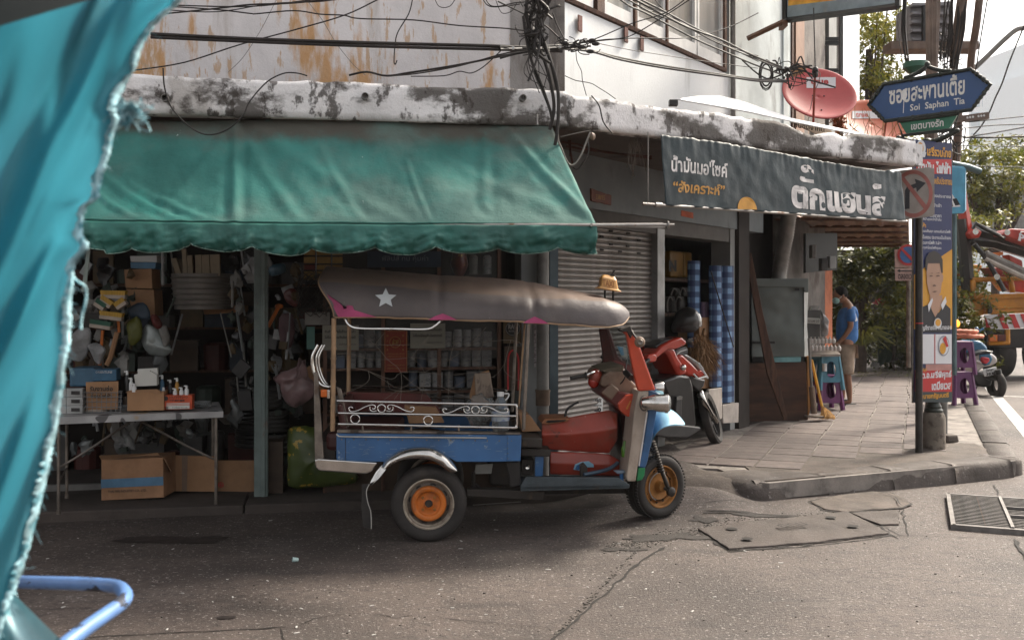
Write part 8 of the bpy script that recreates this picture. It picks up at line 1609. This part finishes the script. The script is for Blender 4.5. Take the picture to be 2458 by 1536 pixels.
tp('latch',[(580,700),(600,690),(615,740),(610,762),(585,770)],-.1,.05,m_black);tp('underframe',[(565,882),(1100,860),(1100,1020),(600,1010),(565,960)],.1,2,m_black);mb=MB();mb.tube([P(*t6(580,980),19.9),P(*t6(735,975),19.9)],.045,6);mb.tube([P(*t6(720,878),19.9),P(*t6(722,980),19.9)],.05,6);obj('light_bar',mb,m_to,trk)
mb=MB();mb.box(P(*t6(613,942),19.85),(.16,.08,.13));tlm=obj('tail_light',mb,M('orange_tail_lens',(.65,.16,.03),.25),trk,bev=.01);mb=MB();mb.box(P(*t6(675,940),19.85),(.16,.08,.13));obj('tail_light',mb,m_redd,trk,bev=.01)
for x,s in((690,0),(690,1)):mb=MB();c=P(*t6(x,1100),20.6+s*1.6);c.z=.48;mb.lathe([(.2,-.28),(.44,-.28),(.48,-.2),(.48,.0),(.44,.06),(.2,.06)],c,(1,0,0),24);w0=obj('wheel',mb,m_rubber,trk,sm=True)
for x in(1000,):mb=MB();c=P(*t6(x,1100),20.8);c.z=.48;mb.lathe([(.2,-.28),(.44,-.28),(.48,-.2),(.48,.0),(.44,.06),(.2,.06)],c,(1,0,0),24);obj('wheel',mb,m_rubber,trk,sm=True)
for nm,pts,r,m_ in(('boom',((455,150),(600,200),(860,300),(1100,390)),.16,m_black),('boom',((440,230),(620,250),(860,320),(1100,420)),.13,m_black),('hydraulic_ram',((560,330),(860,470),(1100,580)),.075,m_pvc),('hydraulic_ram',((555,365),(860,510),(1100,620)),.06,M('pale_ram',(.4,.36,.32),.4)),('boom_arm',((380,-120),(400,20),(432,195)),.11,m_tr),('mast',((385,80),(410,300),(435,600)),.13,m_black),('hose',((470,150),(490,110),(560,150),(700,220)),.04,m_black),('hose',((480,260),(540,330),(600,420),(700,600)),.05,m_black)):
    mb=MB();mb.tube([P(*t6(*p),19.6 if r<.1 else 20.2)for p in pts],r,6 if r>.1 else 8);obj(nm,mb,m_,trk,sm=r<.1)
tp('boom_head',[(440,180),(480,135),(540,170),(520,215),(460,222)],-.1,.2,m_tr,.03);tp('red_boom',[(680,195),(712,155),(760,148),(1100,165),(1100,330),(841,250),(720,205)],-.4,.4,m_tr,.03);tp('red_body',[(590,430),(700,425),(900,500),(900,620),(740,600)],.2,.5,m_tr,.03);tp('red_body',[(730,335),(830,380),(840,480),(740,390)],.1,.3,m_tr,.02)
tp('orange_part',[(600,325),(690,315),(692,340),(610,350)],0,.2,M('bright_orange',(.65,.16,.02),.4));fit('P',lambda u,v:P(*t6(825+u,215-v+u*.3),19.55),40,55,m_wh,trk,bold=.03);mb=MB();mb.tube([P(*t6(x,y),19.56)for x,y in((800,235),(820,170),(860,175),(1000,240))],.015,5);obj('logo_line',mb,m_wh,trk)
for x,y in((720,175),(490,170),(645,498)):mb=MB();mb.disc(P(*t6(x,y),19.5),.06,(0,-1,0),14);obj('pin',mb,m_chrome,trk)
mb=MB();mb.ball(P(*t6(342,835),19.5),(.09,.08,.08),10,8);item('amber_beacon',mb,M('amber_beacon_lens',(.85,.35,.03),.3,emis=1.5),'lit amber lamp beside the poster in front of the truck','lamp',sm=True)
mb=MB();mb.extr([P(*t6(x,y),20.5)for x,y in((355,500),(405,495),(412,560),(372,560))],(0,.05,0));item('wing_mirror',mb,m_skyb,'pale blue mirror with orange top glimpsed left of the truck mast','mirror');mb=MB();mb.extr([P(*t6(x,y),20.5)for x,y in((338,478),(410,472),(412,490),(342,495))],(0,.05,0));item('orange_marker',mb,m_orange,'small orange bar above the pale blue mirror','marker')
# scooter seen from behind
sco=thing('scooter','blue and cream scooter seen from behind parked by the kerb','scooter',G(2396,951))
def s6(name,pts,o,th,mat,bev=.02):mb=MB();mb.extr([P(*t6(x,y),16.6+o)for x,y in pts],(0,th,0));return obj(name,mb,mat,sco,bev=bev,sm=True)
m_sblue=M('scooter_blue',(.03,.12,.22),.25,coat=.5,var=.05);m_scr=M('scooter_cream',(.42,.38,.36),.25,coat=.5,var=.05)
s6('leg_shield',[(415,1000),(480,960),(530,960),(575,1000),(590,1040),(480,1060),(430,1120),(420,1080)],.3,.5,m_sblue,.05);s6('seat',[(470,1055),(560,1030),(625,1040),(610,1055),(520,1062),(475,1080)],.05,.7,m_black,.02)
s6('tail_body',[(468,1075),(520,1050),(610,1050),(648,1080),(655,1120),(610,1145),(560,1150),(500,1200),(460,1180)],.1,.4,m_scr,.04);s6('tail_body',[(520,1060),(600,1052),(620,1090),(600,1135),(560,1145),(525,1110)],.06,.1,m_sblue,.03)
s6('tail_light',[(532,1092),(550,1078),(592,1085),(595,1110),(570,1132),(545,1125)],.0,.08,M('red_tail_lens',(.45,.03,.04),.2),.02);s6('indicator',[(498,1110),(512,1100),(538,1120),(530,1130)],.03,.05,m_lett,.01)
s6('number_plate',[(543,1170),(640,1150),(650,1205),(556,1222)],-.03,.02,m_white,.004);fit('3กพ',lambda u,v:P(*t6(592+u,1174-v-u*.15),16.55),55,20,m_ink,sco,bold=.03);fit('3837',lambda u,v:P(*t6(602+u,1200-v-u*.15),16.55),70,22,m_ink,sco,bold=.04)
s6('mudguard',[(555,1200),(640,1215),(655,1250),(600,1250),(550,1225)],.05,.2,m_mgry,.02);s6('engine',[(480,1180),(560,1200),(620,1240),(610,1290),(560,1300),(500,1290),(470,1240)],.1,.3,m_mblk,.04)
mb=MB();mb.lathe([(.13,-.05),(.20,-.06),(.235,-.03),(.24,0),(.235,.03),(.20,.06),(.13,.05)],P(*t6(638,1265),16.6)+V((0,0,-.03)),V((1,.12,.05)),24);obj('wheel',mb,m_rubber,sco,sm=True);mb=MB();mb.tube([P(*t6(650,1170),16.5),P(*t6(672,1260),16.5)],.05,10);obj('exhaust',mb,m_black,sco,sm=True)
mb=MB();mb.tube([P(*t6(430,1010),16.9),P(*t6(500,900),16.9),P(*t6(548,872),16.9)],.02,8);mb.ball(P(*t6(498,882),16.9),(.04,.03,.05),8,6);obj('handlebar',mb,m_sblue,sco,sm=True);mb=MB();mb.tube([P(*t6(500,1290),16.6),P(*t6(480,1340),16.6)],.012,6);obj('kickstand',mb,m_black,sco)
sr=G(2309,972,PT);m_stp2=M('dark_purple_plastic',(.11,.022,.10),.4,vs=5)
stool('plastic_stool',sr+V((0,.1,0)),.46,.27,.36,m_stp2,'lower purple plastic stool of the stack beside the campaign poster',.1);stool('plastic_stool',sr+V((0,.1,.42)),.46,.27,.34,m_stp2,'upper purple plastic stool under the orange rings beside the poster',.1)
for i,(x,y,r)in enumerate(((402,893,.19),(425,928,.22))):
    mb=MB();c=P(*t6(x-20,y),13.4);mb.tube([c+V((r*math.cos(a*.1963),r*math.sin(a*.1963),0))for a in range(32)],[.022 if a%2 else.030 for a in range(32)],8,closed=True);mb.tube([c+V((r*.66*math.cos(a*.1963),r*.66*math.sin(a*.1963),0))for a in range(32)],[.02 if a%2 else.028 for a in range(32)],8,closed=True);item('woven_ring',mb,M('salmon_rope',(.48,.15,.085),.7),('upper' if i==0 else 'lower')+' orange woven cushion ring lying on the purple stools','cushion ring',sm=True)
# ================================================================ PEOPLE
def mm(x,y,o=0):return P(1940+.2912*x,560+.2912*y,13.9+o)
man=thing('person','man in blue t-shirt and beige shorts with face mask looking down at the drinks','person',G(2030,968,PT))
def chain(name,pts,edges,mat,par=man,sub=2):return skin(name,[(mm(x,y,o),r)for x,y,o,r in pts],edges,mat,par,sub)
chain('body',[(320,890,0,.11),(318,790,0,.11),(330,690,0,.11),(335,620,0,.10),(318,575,0,.05),(292,535,0,.052),(340,640,-.15,.05),(352,770,-.18,.042),(300,850,-.16,.034),(248,905,-.12,.028),(225,912,-.12,.026),(212,930,-.12,.012),(330,640,.15,.05),(310,770,.17,.042),(240,850,.14,.034),(200,890,.1,.028),
                (318,960,-.08,.075),(312,1090,-.08,.065),(322,1160,-.08,.052),(334,1270,-.07,.050),(342,1360,-.06,.034),(345,1385,-.06,.036),(318,1396,-.06,.030),(290,1398,-.06,.024),(300,960,.09,.075),(285,1090,.1,.065),(282,1160,.1,.052),(280,1260,.1,.048),(285,1335,.1,.034),(286,1358,.1,.034),(255,1366,.1,.026)],
      [(0,1),(1,2),(2,3),(3,4),(4,5),(3,6),(6,7),(7,8),(8,9),(9,10),(10,11),(3,12),(12,13),(13,14),(14,15),(0,16),(16,17),(17,18),(18,19),(19,20),(20,21),(21,22),(22,23),(0,24),(24,25),(25,26),(26,27),(27,28),(28,29),(29,30)],m_skin)
chain('shirt',[(325,930,0,.165),(318,800,0,.160),(320,710,0,.155),(335,640,0,.13),(340,605,0,.08),(343,635,-.13,.075),(354,690,-.18,.075),(350,735,-.19,.07),(330,635,.13,.075),(325,720,.17,.07)],[(0,1),(1,2),(2,3),(3,4),(3,5),(5,6),(6,7),(3,8),(8,9)],M('blue_cotton',(.05,.16,.40),.8,vs=8,bump=.5,bs=12))
chain('shorts',[(325,905,0,.145),(322,950,-.06,.12),(315,1050,-.08,.11),(322,1140,-.08,.10),(318,1168,-.08,.095),(305,950,.08,.11),(292,1050,.1,.10),(290,1160,.1,.095)],[(0,1),(1,2),(2,3),(3,4),(0,5),(5,6),(6,7)],M('beige_cotton',(.36,.27,.20),.85,vs=8,bump=.4,bs=14))
rt=Matrix.Rotation(-.45,3,'Y');mb=MB();hc2=mm(262,512);mb.ball(hc2,(.085,.075,.115),18,12,rt);mb.ball(hc2+V((-.082,0,-.03)),(.02,.015,.02),8,6);mb.ball(hc2+V((.02,-.075,-.01)),(.018,.012,.03),8,6);obj('head',mb,m_skin,man,sm=True)
mb=MB();mb.ball(hc2+V((.012,0,.035)),(.095,.085,.10),18,12,rt);mb.v=[v if v.z>hc2.z-.01 or v.x>hc2.x+.03 else V((v.x,v.y,hc2.z-.01))for v in mb.v];obj('hair',mb,M('black_hair',(.008,.007,.006),.8,var=0,spec=.2),man,sm=True)
mb=MB();mb.ball(hc2+V((-.055,0,-.07)),(.05,.07,.05),14,10,rt);obj('face_mask',mb,M('pale_green_mask',(.28,.45,.42),.7),man,sm=True);mb=MB();mb.tube([hc2+V((-.04,-.07,-.05)),hc2+V((.02,-.08,.0))],.003,4);obj('mask_loop',mb,m_white,man)
mb=MB();mb.add([mm(385,665,-.165),mm(405,655,-.12),mm(408,720,-.12),mm(388,726,-.165)],[(0,3,2,1)]);obj('shirt_print',mb,m_lett,man)
for x,y,o in((318,1408,-.06),(270,1374,.1)):mb=MB();mb.box(mm(x,y,o),(.25,.09,.025));obj('sandal',mb,m_black,man,bev=.01)
def m2(x,y,o=0):return P(1940+.2912*x,560+.2912*y,20.6+o)
pr2=thing('person','stooping street sweeper in dark clothes and red cap among the shrubs','person',G(2118,880,PT))
skin('body',[(m2(640,840),.17),(m2(650,740),.18),(m2(655,660),.16),(m2(625,610),.07),(m2(608,585),.09),(m2(625,700,-.2),.07),(m2(600,760,-.25),.055),(m2(560,755,-.2),.045),(m2(615,950,-.1),.11),(m2(605,1060,-.1),.075),(m2(575,1090,-.1),.05),(m2(660,950,.1),.11),(m2(650,1070,.1),.075)],[(0,1),(1,2),(2,3),(3,4),(2,5),(5,6),(6,7),(0,8),(8,9),(9,10),(0,11),(11,12)],M('dark_green_cloth',(.018,.035,.024),.85),pr2)
mb=MB();mb.ball(m2(595,580),(.09,.09,.11),12,8);obj('head',mb,m_skin,pr2,sm=True);mb=MB();mb.ball(m2(597,560),(.12,.11,.09),14,10);mb.box(m2(565,585),(.14,.14,.02),Matrix.Rotation(.5,3,'Y'));obj('cap',mb,M('red_cap',(.5,.03,.04),.6),pr2,sm=True)
mb=MB();mb.tube([m2(572,740,-.3),m2(445,912,-.35)],.02,6);mb.tube([m2(435,925,-.35),m2(555,1085,-.3)],.02,6);mb.box(m2(552,1085,-.3),(.15,.06,.08));item('litter_tongs',mb,m_pvc,'long pale handled tongs reaching down from the hands of the sweeper','tongs')
# ================================================================ NEAR TARPAULIN, PIPE, LITTER
EDGE=[(452,-40),(435,0),(394,37),(349,94),(324,164),(299,205),(276,254),(283,290),(270,330),(262,369),(242,431),(230,476),(201,505),(196,560),(210,594),(178,640),(172,700),(166,811),(150,920),(140,997),(112,1136),(85,1251),(66,1324),(41,1398),(8,1489),(-8,1560),(-20,1620)]
EC=crom([V((x,y,0))for x,y in EDGE],6);ys_,xs_=[p.y for p in EC],[p.x for p in EC]
m_tarp=M('teal_tarpaulin',(.065,.26,.33),.75,vs=2,var=.10,bump=.25,bs=18,layers=[((.06,.32,.40),.5,.7,3,(1,1,.4),5,.6)])
t=m_tarp.node_tree;tb_=t.nodes['Principled BSDF'];tr_=t.nodes.new('ShaderNodeBsdfTranslucent');tr_.inputs[0].default_value=(.05,.30,.40,1);mx_=t.nodes.new('ShaderNodeMixShader');mx_.inputs[0].default_value=.35;t.links.new(tb_.outputs[0],mx_.inputs[1]);t.links.new(tr_.outputs[0],mx_.inputs[2]);t.links.new(mx_.outputs[0],t.nodes['Material Output'].inputs[0])
def dtarp(px,py):
    s=px+py*.42;return 1.30+.026*math.sin(s*.021+.6)+.012*math.sin(s*.047+py*.003)+.03*nz(px*.006,py*.002)+.02*nz(s*.02,py*.004,3)-.012*math.exp(-(((px-interp(ys_,xs_,py))+30)/25)**2)
def tarp(u,v):
    py=lerp(-60,1620,v);xe=interp(ys_,xs_,py)+2.5*nz(py*.09,2)+4*nz(py*.02,5);px=lerp(-260,xe,u**.8);return P(px,py,dtarp(px,py)+.02*(1-u))
tp_o=thing('blue_tarpaulin','torn teal blue tarpaulin with frayed edge hanging close to the camera','tarpaulin',V((-.75,1.3,.6)))
mb=MB();mb.grid(tarp,90,220);obj('sheet',mb,m_tarp,tp_o,sm=2)
m_fray=M('frayed_pale_edge',(.36,.58,.64),.8,var=.4,vs=30,layers=[((.03,.2,.26),.5,.62,40,(1,1,1),5,.8)]);rg=random.Random(3)
def fr(u,v):
    py=lerp(-60,1620,v);xe=interp(ys_,xs_,py)+2.5*nz(py*.09,2)+4*nz(py*.02,5);w_=18+12*nz(py*.02,8)+8*nz(py*.1,4);px=xe+lerp(-w_,3+5*nz(py*.15,9),u);return P(px,py,dtarp(px,py)-.004-.006*math.sin(u*3.1))
mb=MB();mb.grid(fr,5,420);obj('frayed_hem',mb,m_fray,tp_o,sm=2)
mb=MB()
for k in range(150):
    py=rg.uniform(-40,1560);px=interp(ys_,xs_,py);a=P(px-4,py,dtarp(px,py)-.004);b=a+V((rg.uniform(.0,.010)*rg.choice((.5,1,1,2)),rg.uniform(-.006,.006),rg.uniform(-.02,.006)));mb.tube([a,a.lerp(b,.5)+V((0,0,rg.gauss(0,.002))),b],.0004,3,caps=False)
for k in range(46):a=P(rg.gauss(305,16),rg.gauss(268,10),1.28);pts=[a+V((rg.gauss(.004,.009),rg.gauss(0,.006),rg.gauss(-.003,.008)))for _ in range(4)];mb.tube(crom(pts,3),.0007,3,caps=False)
mb.tube(crom([P(x,y,1.28)for x,y in((165,655),(185,675),(205,690),(206,720),(196,760),(194,790))],5),.0018,5)
obj('loose_threads',mb,m_fray,tp_o,kind='stuff')
mb=MB();mb.ball(P(310,268,1.29),(.014,.010,.010),14,10);mb.v=[v+V((nz(v.x*150,v.z*150),0,nz(v.x*150,v.z*150,5)))*.006 for v in mb.v];obj('knot',mb,m_fray,tp_o,sm=2)
mb=MB();mb.grid(lambda u,v:P(lerp(-300,270,u),lerp(150-u*165,-90,v),1.14+v*.08),12,6);item('dark_stall_roof',mb,M('blackish_canvas',(.012,.016,.014),.9),'blackish underside of a stall roof in the top corner above the teal tarp','stall roof',sm=2)
def low(u,v):px=lerp(-60,8+205*v+(1-v)*20,u);py=lerp(1420,1600,v);return P(px,py,1.36-.0*u+.012*math.sin((px-py*.7)*.05))
mb=MB();mb.grid(low,20,20);item('pale_fabric',mb,M('pale_teal_fabric',(.42,.64,.68),.7,layers=[((.04,.22,.27),.5,.56,3.2,(6,6,2),3,.8)]),'pale sunlit fabric fold at the bottom below the teal tarp','fabric',sm=2)  # light teal cloth with darker teal streaks
mb=MB();mb.tube(crom([P(-80,1386,1.98),P(45,1396,1.92),P(180,1400,1.86),P(270,1406,1.80),P(296,1418,1.76),P(300,1436,1.72),P(280,1456,1.68),P(200,1512,1.58),P(110,1585,1.48),P(60,1640,1.4)],7),.0125,18)
item('blue_rail',mb,M('chipped_blue_enamel',(.09,.18,.38),.4,vs=9,coat=.1,layers=[((.015,.015,.02),.56,.58,12,(1,1,3),8,.95,.7)]),'bent blue painted pipe rail with chipped paint in the lower corner','rail',sm=True)
cu=G(708,1348);mb=MB();R_=Matrix.Rotation(1.3,3,'Y');mb.lathe([(.0001,-.02),(.012,-.02),(.015,.015),(.014,.015),(.011,-.018)],cu+V((0,0,.014)),V((-.9,-.4,.15)),14);item('litter_cup',mb,M('pale_mint_cap',(.4,.52,.5),.5),'small pale plastic cap lying alone on the road','cap',sm=True)
mb=MB();mb.tube([G(1135,1218)+V((0,0,.02)),G(1250,1210)+V((0,0,.02))],.004,5);item('metal_rod',mb,m_cablel,'thin pale rod lying on the ground under the tricycle','rod')
# ---- hazy air
mb=MB();mb.box((60,400,44),(1100,1020,90));hz_=obj('haze',mb,m_white,None,local=True,kind='stuff');hm_=bpy.data.materials.new('haze_air');hm_.use_nodes=True;n_=hm_.node_tree.nodes;n_.remove(n_['Principled BSDF']);pv_=n_.new('ShaderNodeVolumePrincipled');pv_.inputs['Color'].default_value=(.93,.94,.96,1);pv_.inputs['Density'].default_value=.0004;pv_.inputs['Anisotropy'].default_value=.3
hm_.node_tree.links.new(pv_.outputs[0],n_['Material Output'].inputs['Volume']);hz_.data.materials.clear();hz_.data.materials.append(hm_)

def split_loose(nm):
    for o in[o for o in bpy.data.objects if o.type=='MESH' and(o.name==nm or o.name.startswith(nm+'.'))and o.data.users==1]:
        me=o.data;par=list(range(len(me.vertices)))
        def fd_(a):
            while par[a]!=a:par[a]=par[par[a]];a=par[a]
            return a
        for e in me.edges:a,b=fd_(e.vertices[0]),fd_(e.vertices[1]);par[a]=b
        isl={}
        for p in me.polygons:isl.setdefault(fd_(p.vertices[0]),[]).append(p)
        if not 1<len(isl)<=40:continue
        for k,ps in enumerate(isl.values()):
            ix={};vs=[];fs=[]
            for p in ps:
                for v in p.vertices:
                    if v not in ix:ix[v]=len(vs);vs.append(tuple(me.vertices[v].co))
                fs.append([ix[v]for v in p.vertices])
            m2_=bpy.data.meshes.new(nm);m2_.from_pydata(vs,[],fs);m2_.materials.append(me.materials[0]);m2_.polygons.foreach_set('use_smooth',[ps[0].use_smooth]*len(fs));m2_.update()
            if k==0:first=m2_
            else:c=o.copy();c.data=m2_;col.objects.link(c)
        o.data=first
for nm in('side_panel','tub_sill','guide_rail','window_post','lifting_hole','interior_wall','rear_wall','vent_slot','roof_bow','pole_wires_','fork','hinge','divider','lattice_bar','white_stripe','stripe_mark','light_bar','bed_rail','cap_','rib'):split_loose(nm)
